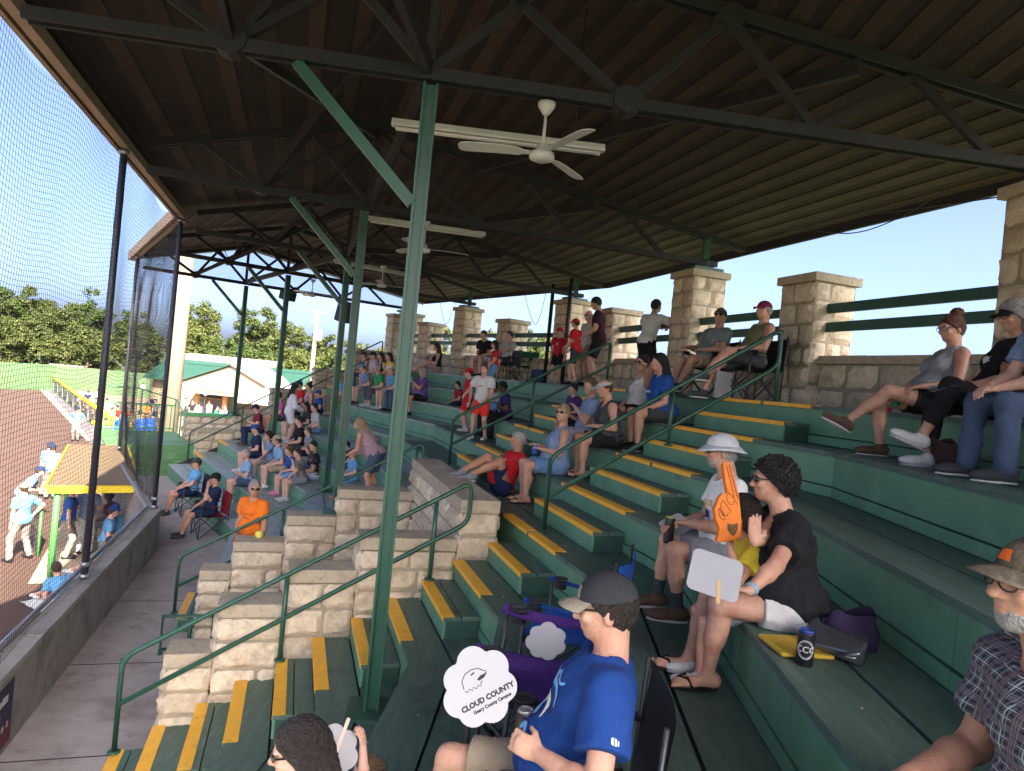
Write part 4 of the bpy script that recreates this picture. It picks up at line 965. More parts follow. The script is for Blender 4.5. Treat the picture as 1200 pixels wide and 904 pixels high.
def person(pos,az,label,H=1.75,sit=True,h=.017,lean=8,side=0,twist=0,head=(0,0),L='lap',R='lap',fL=None,fR=None,seat=.4,fat=0,fem=False,sk='f',
           shirt='white',sleeve='s',bottom='shorts',bc='navy',shoes='white',sock=None,hair='short',hc='brn',hat=None,hatc='navy',glasses=None,beard=None,
           hem=None,kneeh=None,elb=None,group='spectators on the benches',hands=None,curl=.5,coll=.075,cat='person',fw=(0,0),baggy=0,bust=None,footr=0,spread=1,noise=None):
    s=H/1.75; fem_=.9 if fem else 1.
    child=H<1.45; hs=1.14 if child else 1.0    # children have larger heads
    hip=np.array([0,0,(.10 if sit else .905)])
    T=rotz(-math.radians(twist))@roty(math.radians(side))@rotx(-math.radians(lean)); tp=lambda x,y,z: hip+T@np.array([x,y,z])
    Hd=rotz(-math.radians(head[0]))@rotx(math.radians(head[1]))@roty(math.radians(side*.4))
    nb=tp(0,-.012,.525); hcn=nb+(.35*T+.65*Hd)@np.array([0,.038,.174]); hp=lambda x,y,z: hcn+Hd@(np.array([x,y,z])*hs)
    shw=.178*fem_; B=Field(h)
    fwid=1+fat*.22
    bx=dict(pel=((0,-.01,.02),(.168*(1+fat*.12),.118*(1+fat*.2),.125)),wai=((0,.005+fat*.022,.16),(.135*fem_*fwid,.095*(1+fat*.42),.15)),che=((0,.0,.345),(.160*fem_*(1+fat*.1),.112*(1+fat*.2),.165)))
    def torso(f,g,k=.05):
        for c,r in bx.values(): f.ell(tp(*c),(r[0]+g,r[1]+g,r[2]+g),T,k)
        f.cap(tp(-shw+.035,-.012,.455),tp(shw-.035,-.012,.455),.058+g,.058+g,.05)
        if bust or (fem and bust is None):
            b=.058*(bust or 1)
            for e in (-1,1): f.ell(tp(e*.068,.085+fat*.03,.315),(b+g,b+g,b+g),T,.04)
        if fat>.3: f.ell(tp(0,.055+.05*fat,.12),(.125*fwid+g,.10+.035*fat+g,.115+g),T,.06)
    torso(B,0)
    B.cap(nb+T@np.array([0,-.005,-.05]),hp(0,-.02,-.06),.064*fem_+fat*.008,.056*fem_+fat*.006,.03)
    # head
    B.ell(hp(0,0,.012),np.array((.076,.098,.108))*hs,Hd,.02); B.ell(hp(0,.035,-.060),np.array((.050+fat*.006,.055,.052))*hs,Hd,.035)
    B.ell(hp(0,.066,-.088),np.array((.024,.02,.018))*hs,Hd,.02)
    B.cap(hp(0,.094,.012),hp(0,.113,-.026),.009*hs,.0145*hs,.014)
    for e in (-1,1): B.ell(hp(e*.077,-.008,-.012),np.array((.011,.021,.031))*hs,Hd@rotz(-e*.35),.008)
    if h<.0115:
        for e in (-1,1):
            B.ell(hp(e*.033,.104,.010),np.array((.020,.014,.012))*hs,Hd,.012,-1)
            B.ell(hp(e*.033,.090,.030),np.array((.026,.012,.008))*hs,Hd,.012)
            B.ell(hp(e*.016,.098,-.030),np.array((.010,.010,.009))*hs,Hd,.008)
            B.ell(hp(e*.045,.075,-.02),np.array((.02,.018,.018))*hs,Hd,.02)
        B.ell(hp(0,.090,-.052),np.array((.024,.012,.0065))*hs,Hd,.006); B.ell(hp(0,.089,-.066),np.array((.020,.011,.0075))*hs,Hd,.006)
        B.ell(hp(0,.104,-.0585),np.array((.022,.010,.0022))*hs,Hd,.004,-1)
    # arms
    arms={}
    for nm,e,tg in (('L',-1,L),('R',1,R)):
        sh=tp(e*shw,-.012,.452)
        if isinstance(tg,str): q=HAND[tg]; t=hip+np.array([e*q[0],q[1],q[2]]) if tg in('lap','knee','back','down','rest') else tp(e*q[0],q[1],q[2])
        else: t=(hip if sit else np.array([0,0,0.]))+np.array(tg)
        hint=(elb or {}).get(nm,(e*.6,-.7,-.6)); E,W=ik(sh,t,.285,.255,hint); arms[nm]=(sh,E,W,e)
        fr=1+fat*.12
        B.cap(sh,E,.050*fem_*fr,.040*fem_*fr,.035); B.cap(E,E+(W-E)*.35,.041*fem_*fr,.042*fem_*fr,.02); B.cap(E+(W-E)*.3,W,.041*fem_*fr,.027*fem_,.02)
        fd=(W-E)/np.linalg.norm(W-E); ho=(hands or {}).get(nm)
        if ho is None:
            hd=fd*.8+np.array([0,.15,-.25]) if tg in('lap','knee','down','rest') else fd; pn=np.array([-e*.8,0,-.5]) if tg in ('down',) else np.array([-e*.25,.1,-1.]); cu=curl
        else: hd,pn,cu=np.array(ho[0],float),np.array(ho[1],float),ho[2]
        hd=hd/np.linalg.norm(hd); pn=pn-hd*(pn@hd); pn/=np.linalg.norm(pn)+1e-9; sd=np.cross(pn,hd)*(1)   # sd: across the palm
        thumb_side=sd*( -e)
        hz=fem_*(.95 if not child else 1.05)
        Mh=np.stack([sd,hd,pn],1)
        B.ell(W+hd*.05*hz,np.array((.040,.052,.017))*hz,Mh,.018)
        if h<.0115:
            for i,(off,ln) in enumerate([(-.030,.060),(-.010,.074),(.010,.080),(.029,.070)]):
                off*= (1 if (thumb_side@sd)>0 else -1)*1.0
                b0=W+hd*.088*hz+sd*off*hz; c1=cu*1.0; d0=hd*math.cos(c1*.7)+pn*math.sin(c1*.7); d1=hd*math.cos(c1*1.6)+pn*math.sin(c1*1.6); d2=hd*math.cos(c1*2.2)+pn*math.sin(c1*2.2)
                sp=sd*(off*.12)
                p1=b0+(d0+sp*3)*ln*.42*hz; p2=p1+d1*ln*.34*hz; p3=p2+d2*ln*.26*hz
                B.cap(b0-hd*.012,p1,.0098*hz,.0092*hz,.007); B.cap(p1,p2,.0092*hz,.0085*hz,.004); B.cap(p2,p3,.0085*hz,.0072*hz,.004)
            t0=W+hd*.022*hz+thumb_side*.028*hz; t1=t0+(thumb_side*.7+hd*.6+pn*.35)*.034*hz; t2=t1+(thumb_side*.25+hd*.9+pn*.5*cu*1.4)*.030*hz
            B.cap(t0,t1,.0135*hz,.0108*hz,.012); B.cap(t1,t2,.0108*hz,.0085*hz,.004)
        else:
            p1=W+hd*.095*hz; p2=p1+(hd*math.cos(cu*1.2)+pn*math.sin(cu*1.2))*.055*hz
            for o_ in (-.026,-.009,.009,.026): B.cap(p1+sd*o_*hz-hd*.02,p2+sd*o_*1.1*hz,.011*hz,.009*hz,.006)
            t0=W+hd*.03*hz+thumb_side*.03*hz; B.cap(t0,t0+(thumb_side*.6+hd*.8+pn*.4)*.05*hz,.013*hz,.010*hz,.01)
        arms[nm]+=(hd,pn,sd)
    # legs
    legs={}; fr=1+fat*.14
    for nm,e,ft in (('L',-1,fL),('R',1,fR)):
        hj=hip+np.array([e*.088,.0,-.01 if not sit else .0])
        if ft is None: A=np.array([e*.11*spread,.40,-seat/s+.085]) if sit else np.array([e*.10*spread,.0,.085])
        else: A=np.array(ft,float)+np.array([0,0,.085])
        hint=(kneeh or {}).get(nm,(e*.15,1,.9) if sit else (e*.1,1,0)); K,A=ik(hj,A,.43,.415,hint); legs[nm]=(hj,K,A,e)
        B.cap(hj,K,.080*fr*(1 if not child else .92),.054*fr,.05); sh_=(A-K); back=np.cross(sh_,np.cross(np.array([0,-1.,0]) if abs(sh_[2])>.1 else np.array([0,0,-1.]),sh_)); back/=np.linalg.norm(back)+1e-9
        B.cap(K,K+sh_*.5,.051*fr,.046*fr,.02); B.ell(K+sh_*.30+back*.018,(.046*fr,.046*fr,.10),np.stack([np.cross(back,sh_/np.linalg.norm(sh_)),back,sh_/np.linalg.norm(sh_)],1),.03); B.cap(K+sh_*.45,A,.045*fr,.034,.03)
        tz=math.radians(footr)*e; fdv=(0 if (fw is None) else fw[0 if nm=='L' else 1]); fdir=np.array([math.sin(tz),math.cos(tz)*math.cos(math.radians(fdv)),-math.sin(math.radians(fdv))])
        up=np.array([0,math.sin(math.radians(fdv)),math.cos(math.radians(fdv))]); heel=A-fdir*.035-up*.042; toe=A+fdir*.155-up*.052
        B.cap(A,heel+up*.01,.034,.034,.025); B.cap(heel+up*.008,toe,.034,.026,.03); B.ell(toe-fdir*.03,(.044,.07,.024),np.stack([np.cross(fdir,up),fdir,up],1),.02)
        legs[nm]+=(heel,toe,fdir,up)
        if h<.0115 and shoes in('sandal','bare','flip'):
            sdv=np.cross(fdir,up)
            for i in range(5):
                o_=(-.034+.0165*i)*(-e); B.cap(toe+fdir*.008+sdv*o_-up*.004,toe+fdir*(.034+(.014 if i==0 else .010-.006*i))+sdv*o_*1.15-up*.008,.0125 if i==0 else .0095,.0105 if i==0 else .008,.006)
    rz=-math.radians(az); Mw=Matrix.Translation(V(pos))@Matrix.Rotation(rz,4,'Z')@Matrix.Scale(s,4)
    v,q=B.mesh(); o=np_mesh('person',v,q,SK[sk]); o.matrix_basis=Mw; tag(o,label,cat,group)
    nz=noise if noise is not None else (.0035 if h<.0115 else .003); sd_=abs(hash_(label))%9999
    def child_(nm,F,m):
        v,q=F.mesh()
        if len(v)==0: return None
        return np_mesh(nm,v,q,m if not isinstance(m,str) else CM(m),parent=o)
    Ti=T.T; loc=lambda X,Y,Z,i: (Ti[i,0]*(X-hip[0])+Ti[i,1]*(Y-hip[1])+Ti[i,2]*(Z-hip[2]))
    Hi=Hd.T; hl=lambda X,Y,Z,i:(Hi[i,0]*(X-hcn[0])+Hi[i,1]*(Y-hcn[1])+Hi[i,2]*(Z-hcn[2]))/hs
    hc_=max(h*.9,.006); parts={'body':o,'hp':hp,'Hd':Hd,'tp':tp,'T':T,'M':Mw,'arms':arms,'legs':legs,'s':s}
    g0=.022+baggy
    if shirt:
        F=Field(h); F.noise=(nz,.11,sd_); torso(F,g0,.05)
        hz_=hem if hem is not None else (.0 if sit else -.07)
        if sleeve in ('s','l','e'):
            for nm in 'LR':
                sh,E,W,e=arms[nm][:4]; f={'s':.62,'e':1.,'l':1.}[sleeve]; F.cap(sh,sh+(E-sh)*f,.050*fem_*(1+fat*.12)+g0+.004,.050*fem_*(1+fat*.1)+g0+.008,.035)
                if sleeve=='l': F.cap(E,E+(W-E)*.93,.043*fem_+g0,.034+g0*.6,.03)
            ends=[(arms[nm][0]+(arms[nm][1]-arms[nm][0])*.60,(arms[nm][1]-arms[nm][0])/np.linalg.norm(arms[nm][1]-arms[nm][0]),arms[nm][0]) for nm in 'LR'] if sleeve=='s' else []
            for (c,d_,s0) in ends:
                # trim the round end of the sleeve flat
                def f(X,Y,Z,c=c,d_=d_,s0=s0):
                    t=(X-c[0])*d_[0]+(Y-c[1])*d_[1]+(Z-c[2])*d_[2]; rr=np.sqrt(np.maximum(0,(X-c[0])**2+(Y-c[1])**2+(Z-c[2])**2-t*t)); return np.where(rr<.10,t-.002,-1).astype(np.float32) if True else 0
                F.cut.append(lambda X,Y,Z,f=f: np.where(f(X,Y,Z)<.09,f(X,Y,Z),-1.))
        else:
            for nm in 'LR':
                sh,E,W,e=arms[nm][:4]; c=tp(e*(shw+.03),-.01,.44)
                F.cut.append(lambda X,Y,Z,c=c: .088-np.sqrt((X-c[0])**2+(Y-c[1])**2+((Z-c[2])*.62)**2))
        F.cut.append(lambda X,Y,Z: hz_-loc(X,Y,Z,2))
        nc=tp(0,.035,.565)if sleeve!='n' else tp(0,.06,.53); nr=coll if sleeve!='n' else max(coll,.095)
        F.cut.append(lambda X,Y,Z: nr-np.sqrt((X-nc[0])**2+(Y-nc[1])**2+(Z-nc[2])**2))
        # hollow: keep a shell so that cuffs and neck read as cloth
        parts['shirt']=child_('shirt',F,shirt)
    if bottom:
        F=Field(h); F.noise=(nz,.12,sd_+5); g=.016+(baggy*.5)
        for kx in ('pel',): c,r=bx[kx]; F.ell(tp(*c),(r[0]+.012,r[1]+.012,r[2]+.012),T,.05)
        F.ell(tp(0,.003+fat*.015,.08),(.132*fwid+.004,.092*(1+fat*.42)+.004,.08),T,.05)
        frac={'shorts':.80,'short':.5,'pants':1,'capri':1,'skirt':.7,'jeans':1}[bottom]
        for nm in 'LR':
            hj,K,A,e=legs[nm][:4]
            F.cap(hj,hj+(K-hj)*frac,.082*fr+g,(.060*fr+g+.012) if frac<1 else .056*fr+g,.05)
            if frac==1:
                fe=.97 if bottom!='capri' else .6; F.cap(K,K+(A-K)*fe,.053*fr+g,.052*fr+g*.7 if bottom!='capri' else .052*fr+g*.5,.03)
            else:
                c=hj+(K-hj)*frac; d_=(K-hj)/np.linalg.norm(K-hj)
                def f(X,Y,Z,c=c,d_=d_):
                    t=(X-c[0])*d_[0]+(Y-c[1])*d_[1]+(Z-c[2])*d_[2]; rr=np.sqrt(np.maximum(0,(X-c[0])**2+(Y-c[1])**2+(Z-c[2])**2-t*t)); return np.where((rr<.15)&(t<.16),t,-1.)
                F.cut.append(f)
        if bottom=='skirt':
            a=(legs['L'][0]+legs['R'][0])/2; k_=(legs['L'][1]+legs['R'][1])/2; F.cap(a,a+(k_-a)*.62,.10,.10,.06)
        F.cut.append(lambda X,Y,Z: np.where(loc(X,Y,Z,1)<.15,loc(X,Y,Z,2)-.105,-1.))
        parts['bottom']=child_({'shorts':'shorts','short':'shorts','pants':'trousers','jeans':'jeans','capri':'leggings','skirt':'skirt'}[bottom],F,bc)
    for nm in 'LR':
        heel,toe,fdir,up=legs[nm][4:8]; A=legs[nm][2]; K=legs[nm][1]
        if sock and h<.02:
            F=Field(h); F.cap(A,A+(K-A)*.30,.038,.042,.02); F.cap(A,heel,.038,.038,.02); child_('sock',F,sock)
        if shoes in ('sandal','flip'):
            F=Field(min(h,.010),.02); sdv=np.cross(fdir,up); Mf=np.stack([sdv,fdir,up],1); mid=(heel+toe)/2+fdir*.012
            F.ell(mid-up*.036,(.048,.142,.009),Mf,.004)
            [F.cap(toe+fdir*.010+up*.026,toe-fdir*.035+sdv*e_*.026+up*.032,.0075,.008,.003).cap(toe-fdir*.035+sdv*e_*.026+up*.032,toe-fdir*.062+sdv*e_*.046-up*.018,.008,.008,.003) for e_ in (-1,1)]
            if shoes=='sandal': F.cap(A+sdv*.036-up*.012,A-sdv*.036-up*.012+fdir*.03,.007,.007,.004)
            child_('sandal',F,'brown' if shoes=='sandal' else 'black')
        elif shoes and shoes!='bare':
            F=Field(min(h,.013)); sdv=np.cross(fdir,up); Mf=np.stack([sdv,fdir,up],1)
            F.cap(heel+up*.012,toe-fdir*.02,.046,.040,.02); F.ell(toe-fdir*.02+up*.002,(.052,.085,.036),Mf,.02); F.cap(A-up*.005,A-up*.03,.046,.046,.02)
            c=heel-up*.034; F.cut.append(lambda X,Y,Z,c=c,up=up: -((X-c[0])*up[0]+(Y-c[1])*up[1]+(Z-c[2])*up[2]))
            so=child_('shoe',F,shoes)
            if h<.0125 and so:
                F=Field(min(h,.010)); mid=(heel+toe)/2+fdir*.005; F.ell(mid-up*.038,(.053,.150,.014),Mf,.004); child_('sole',F,'white' if shoes!='white' else 'lgrey')
    # hair
    if hair and hair!='bald':
        F=Field(hc_); F.noise=(.0028 if hair!='curly' else .0065,.022 if hair!='curly' else .030,sd_+9)
        big={'curly':.026,'short':.010,'buzz':.006,'long':.015,'pony':.010,'bun':.011,'bob':.02,'balding':.008}.get(hair,.012)
        F.ell(hp(0,-.006,.018),np.array((.078+big,.100+big,.106+big))*hs,Hd,.02)
        sl=.95 if hair!='balding' else -99
        if hair=='balding': F.cut.append(lambda X,Y,Z: np.maximum(hl(X,Y,Z,2)-.045,hl(X,Y,Z,1)-.02))
        else: F.cut.append(lambda X,Y,Z: (hl(X,Y,Z,1)-(.008 if hat or hair=='buzz' else .016)-1.05*(hl(X,Y,Z,2)+.012))*.69)
        if hair in('short','buzz','bun','pony','curly'): F.cut.append(lambda X,Y,Z: -.075-hl(X,Y,Z,2))
        if hair=='curly':
            F.ell(hp(0,-.045,.02),np.array((.10,.085,.105))*hs,Hd,.03)
        F2=Field(hc_)
        if hair=='long':
            F.cut=[]; F.cut.append(lambda X,Y,Z: np.where(hl(X,Y,Z,2)>-.06,(hl(X,Y,Z,1)-.028-.95*(hl(X,Y,Z,2)+.012))*.72,hl(X,Y,Z,1)+.018))
            F.cap(hp(0,-.05,-.02),nb+T@np.array([0,-.085,-.10]),.085,.07,.03)
            for e in (-1,1): F.cap(hp(e*.07,-.02,-.03),nb+T@np.array([e*.085,-.03,-.09]),.035,.03,.03)
        if hair=='bob':
            F.cap(hp(0,-.05,-.03),hp(0,-.055,-.10),.082,.075,.03)
            for e in (-1,1): F.cap(hp(e*.068,-.01,-.0),hp(e*.072,-.01,-.09),.03,.028,.02)
            F.cut=[]; F.cut.append(lambda X,Y,Z: np.where(hl(X,Y,Z,2)>-.03,(hl(X,Y,Z,1)-.026-.95*(hl(X,Y,Z,2)+.012))*.72,hl(X,Y,Z,1)-.009))
        if hair=='bun': F.ell(hp(0,-.06,.135),np.array((.055,.055,.05))*hs,Hd,.01); F.cut=[lambda X,Y,Z: np.where(hl(X,Y,Z,2)>.09,-1.,(hl(X,Y,Z,1)-.016-1.05*(hl(X,Y,Z,2)+.012))*.69),lambda X,Y,Z: -.075-hl(X,Y,Z,2)]
        if hair=='pony': F.cap(hp(0,-.10,.03),hp(0,-.15,-.02),.028,.034,.01); F.cap(hp(0,-.15,-.02),hp(0,-.135,-.17),.034,.016,.02); F.cut=[lambda X,Y,Z: (hl(X,Y,Z,1)-.016-1.05*(hl(X,Y,Z,2)+.012))*.69]
        if hat and hair in ('short','buzz'): F.cut.append(lambda X,Y,Z: hl(X,Y,Z,2)-.05)
        parts['hair']=child_('hair',F,HM(hc))
    if beard:
        F=Field(hc_); F.noise=(.0009,.012,sd_); F.ell(hp(0,.0355,-.0625),np.array((.0535+fat*.006,.0585,.0535))*hs,Hd,.02); F.ell(hp(0,.066,-.090),np.array((.026,.021,.020))*hs,Hd,.02); F.ell(hp(0,.0885,-.0425),np.array((.028,.012,.006))*hs,Hd,.006)
        F.cut.append(lambda X,Y,Z: np.where(hl(X,Y,Z,1)>.075,hl(X,Y,Z,2)+.036,hl(X,Y,Z,2)+.052-.0*hl(X,Y,Z,1))); child_('beard',F,HM(beard))
    if hat:
        F=Field(min(hc_,.009)); hm=hatc
        if hat in('cap','capback'):
            F.ell(hp(0,-.004,.035),np.array((.089,.110,.098))*hs,Hd,.01); F.cut.append(lambda X,Y,Z: np.where(hl(X,Y,Z,1)<.085,.036-hl(X,Y,Z,2),-1.))
            e=1 if hat=='cap' else -1
            F2=None
            F.cut=[lambda X,Y,Z: .036-hl(X,Y,Z,2)]
            parts['hat']=child_('cap',F,hm); b=brim(hp,e,hatc); b.parent=parts['hat']
        elif hat=='visor':
            F.ell(hp(0,-.004,.035),np.array((.089,.110,.098))*hs,Hd,.01); F.cut.append(lambda X,Y,Z: np.maximum(.036-hl(X,Y,Z,2),hl(X,Y,Z,2)-.075))
            tl=Hd@rotx(-.22); F3=Field(min(hc_,.008)); F3.ell(hp(0,.128,.036),np.array((.082,.085,.013))*hs,tl,.006); F3.cut.append(lambda X,Y,Z: .06-hl(X,Y,Z,1))
            parts['hat']=child_('visor',F,hm); b=child_('visor_brim',F3,hm); b.parent=parts['hat']
        elif hat=='bucket':
            F.ell(hp(0,-.002,.045),np.array((.092,.112,.090))*hs,Hd,.01); F.cut.append(lambda X,Y,Z: .036-hl(X,Y,Z,2))
            parts['hat']=child_('sun_hat',F,hm)
            mb=MB(); prof=[]; 
            A_=Matrix([[Hd[i][j] for j in range(3)] for i in range(3)]); n_=36; vs=[];fs=[]
            for (rx,ry,z) in [(.085,.105,.048),(.10,.122,.044),(.135,.158,.024),(.152,.176,.010),(.150,.174,.006),(.133,.156,.018),(.10,.12,.038),(.085,.105,.042)]:
                for k in range(n_):
                    a=6.2832*k/n_; vs.append(V(hp(rx*math.cos(a),ry*math.sin(a),z+.012*math.cos(2*a)*(rx>.12))))
            for i in range(7):
                for k in range(n_): fs.append((i*n_+k,i*n_+(k+1)%n_,(i+1)*n_+(k+1)%n_,(i+1)*n_+k))
            mb.add(vs,fs,0,True); b=mb.build('hat_brim',CM(hm) ); b.parent=parts['hat']
    if glasses:
        mb=MB(); Mh=Matrix([list(r) for r in Hd])
        for e in (-1,1):
            if glasses=='sun': mb.ell(V(hp(e*.034,.103,.008)),(.027*hs,.007*hs,.019*hs),Mh@Matrix.Rotation(-e*.25,3,'Z'),12,8)
            else: mb.tube([V(hp(e*(.034+.025*math.cos(q_)),.106-.006*math.cos(q_)*1,.006+.019*math.sin(q_))) for q_ in [6.2832*w_/16 for w_ in range(16)]],.0025,5,closed=True)
            mb.bar(V(hp(e*.060,.092,.014)),V(hp(e*.079,-.005,.012)),.005,.007)
        mb.bar(V(hp(-.014,.112,.012)),V(hp(.014,.112,.012)),.005,.005)
        g=mb.build('sunglasses' if glasses=='sun' else 'glasses',LENS if glasses=='sun' else mat('glasses_frame',(.02,.018,.02),.3)); g.parent=o
    if h<.0115 and glasses!='sun':
        mb=MB(); Mh=Matrix([list(r) for r in Hd])
        for e in (-1,1): mb.ell(V(hp(e*.033,.0905,.010)),(.0125*hs,.009*hs,.008*hs),Mh,12,8)
        ey=mb.build('eyes',mat('eye_white',(.6,.55,.5),.3,.03)); ey.parent=o
        mb=MB()
        for e in (-1,1): mb.ell(V(hp(e*.033,.0962,.010)),(.0058*hs,.004*hs,.0058*hs),Mh,10,6)
        p_=mb.build('pupils',mat('eye_dark',(.03,.018,.01),.2,.02)); p_.parent=ey
    PEOPLE.append(parts); return parts
def brim(hp,e,m,wd=1.,ln=.072,dz=.0):
    vs=[];fs=[];nu,nv=14,5
    for i in range(nu+1):
        a=(i/nu-.5)*math.radians(122)
        for j in range(nv+1):
            t=j/nv; ca,sa=math.cos(a),math.sin(a); x=sa*(.086+.004*t)*wd; y=ca*.104+t*ln*max(0,ca)**.55; z=.043+dz-2.6*x*x*(.3+.7*t)-.012*t-.1*t*ln
            vs.append(V(hp(x,e*y,z)))
    n=len(vs)
    for i in range(nu+1):
        for j in range(nv+1): vs.append(vs[i*(nv+1)+j]+(V(hp(0,0,-.004))-V(hp(0,0,0))))
    for i in range(nu):
        for j in range(nv): a=i*(nv+1)+j; q=(a,a+1,a+nv+2,a+nv+1); fs.append(q); fs.append(tuple(n+x for x in q[::-1]))
    for i in range(nu): a=i*(nv+1)+nv; fs.append((a,a+n,a+n+nv+1,a+nv+1))
    mb=MB(); mb.add(vs,fs,0,True); return mb.build('cap_brim',CM(m))
def hash_(t):
    x=7
    for ch in t: x=(x*31+ord(ch))&0x7fffffff
    return x
def tolocal(pos,az,H,w,sit=True):
    M=Matrix.Translation(V(pos))@Matrix.Rotation(-math.radians(az),4,'Z')@Matrix.Scale(H/1.75,4); q=M.inverted()@V(w); return (q.x,q.y,q.z-(.10 if sit else 0))
def handpt(p,nm,d=.09,n=.03):
    sh,E,W,e,hd,pn,sd=p['arms'][nm]; return p['M']@V(W+hd*d+pn*n)
def decal(mesh_obj,target,label=None):
    """wrap a flat print mesh onto the cloth: every vertex is moved to the nearest surface point, 2 mm proud"""
    dep=None; me=target.data; bv=BVHTree.FromPolygons([v.co for v in me.vertices],[p.vertices for p in me.polygons])
    for v in mesh_obj.data.vertices:
        loc,nr,i,d=bv.find_nearest(v.co)
        if loc is not None: v.co=loc+nr*.0025*(1)
    mesh_obj.parent=target
def ttest(): pass
# ------------------------------------------------------------------ where people sit and stand
def proj(q):
    z=q[2]-EYE; c,s=math.cos(PITCH),math.sin(PITCH); yc=c*q[1]+s*z; zc=-s*q[1]+c*z; u=FPX*q[0]/yc; v=-FPX*zc/yc
    c,s=math.cos(ROLL),math.sin(ROLL); return 600+c*u-s*v,452+s*u+c*v
def lims(f,o): return {1:(-4.6,f1max(o)),2:(c12(o),c23(o)),3:(f3min(o),S3E)}[f]
def along(f,px,o,z):
    a,b=lims(f,o); a-=1.5; b+=1.5
    for _ in range(50):
        m=(a+b)/2
        if proj(P(f,m,o,z))[0]>px: a=m
        else: b=m
    return P(f,(a+b)/2,o,z)
FAZ={1:-86.4,2:-107.6,3:-125.}
def sit(f,k,px,label,back=.20,daz=0,half=False,**kw):
    z=-k*R_; o=k*D_-back; p=along(f,px,o,z); kw.setdefault('h',max(.0085,.0015*p.y)); kw.setdefault('seat',.4)
    return person(p,FAZ[f]+daz,label,**kw)
def stand(f,k,px,label,o=None,daz=0,az=None,**kw):
    z=-k*R_; o=k*D_-.3 if o is None else o; p=along(f,px,o,z); kw.setdefault('h',max(.0085,.0015*p.y))
    kw.setdefault('L','down'); kw.setdefault('R','down'); kw.setdefault('lean',2)
    return person(p,FAZ[f]+daz if az is None else az,label,sit=False,**kw)
def frame_at(p,x,y,z):
    x,y,z=V(x).normalized(),V(y).normalized(),V(z).normalized(); return Matrix(((x.x,y.x,z.x,p[0]),(x.y,y.y,z.y,p[1]),(x.z,y.z,z.z,p[2]),(0,0,0,1)))
# folding camp chair, seat at .42 m; origin on the ground below the seat centre, front to +y
def camp_chair(pos,az,m,label,s=1.0,back_h=.86,empty_=False,bag=False,parts=True,arm=.035):
    e=empty('camp_chair',(0,0,0),label,'folding chair','folding camp chairs')
    ST=mat('chair_frame_dark',(.03,.03,.035),.4)
    mb=MB(); w,d=.27,.24
    for sx in (-1,1):
        mb.tube([(sx*w,-d,.0),(sx*w,d,.42)],.009,6); mb.tube([(sx*w,d,.0),(sx*w,-d,.42)],.009,6)
        mb.tube([(sx*w,-d-.02,.02),(sx*w*1.04,-d-.06,back_h)],.010,6); mb.tube([(sx*w,d,.0),(sx*w*1.1,d-.02,.62)],.010,6)
    mb.tube([(-w,-d,0),(w,-d,.40)],.009,6); mb.tube([(w,-d,0),(-w,-d,.40)],.009,6); mb.tube([(-w,d,0),(w,d,.40)],.009,6); mb.tube([(w,d,0),(-w,d,.40)],.009,6)
    mb.build('frame',ST,e)
    def sheet_(name,fn,nu,nv,m_):
        vs=[];fs=[]
        for i in range(nu+1):
            for j in range(nv+1): vs.append(fn(i/nu,j/nv))
        n=len(vs); vs+= [V(v)+V((0,-.002,-.006)) for v in vs]
        for i in range(nu):
            for j in range(nv): a=i*(nv+1)+j; q=(a,a+1,a+nv+2,a+nv+1); fs.append(q); fs.append(tuple(n+x for x in q[::-1]))
        mb=MB(); mb.add(vs,fs,0,True); return mb.build(name,m_,e)
    sheet_('seat',lambda u,v:V((-w+2*w*u,-d+2*d*v,.42-.05*math.sin(math.pi*u)*math.sin(math.pi*(.15+.8*v)))),8,6,m)
    bh=back_h
    sheet_('backrest',lambda u,v:V((-w*1.03+2.06*w*u,-d-.03-.05*v-.04*math.sin(math.pi*u),.40+(bh-.42)*v-.02*math.sin(math.pi*u)*v)),8,6,m)
    for sx in (-1,1):
        a=sheet_('armrest',lambda u,v:V((sx*(w*1.03+arm*(u-.5)*2),-d-.05+(2*d+.05)*v,.63-.025*math.sin(math.pi*v))),3,8,m)
        mb=MB(); mb.lathe([(.042,0),(.047,.004),(.047,.01),(.040,.010),(.038,-.06),(.01,-.062)],(sx*w*1.03,d-.08,.628),14); b=mb.build('cup_holder',mat('cup_mesh',(.02,.02,.025),.8),e)
    e.location=pos; e.rotation_euler=(0,0,-math.radians(az)); e.scale=(s,)*3; return e
def seatpos(p,h=.40): return V((p.x,p.y,p.z+h))
S=sit
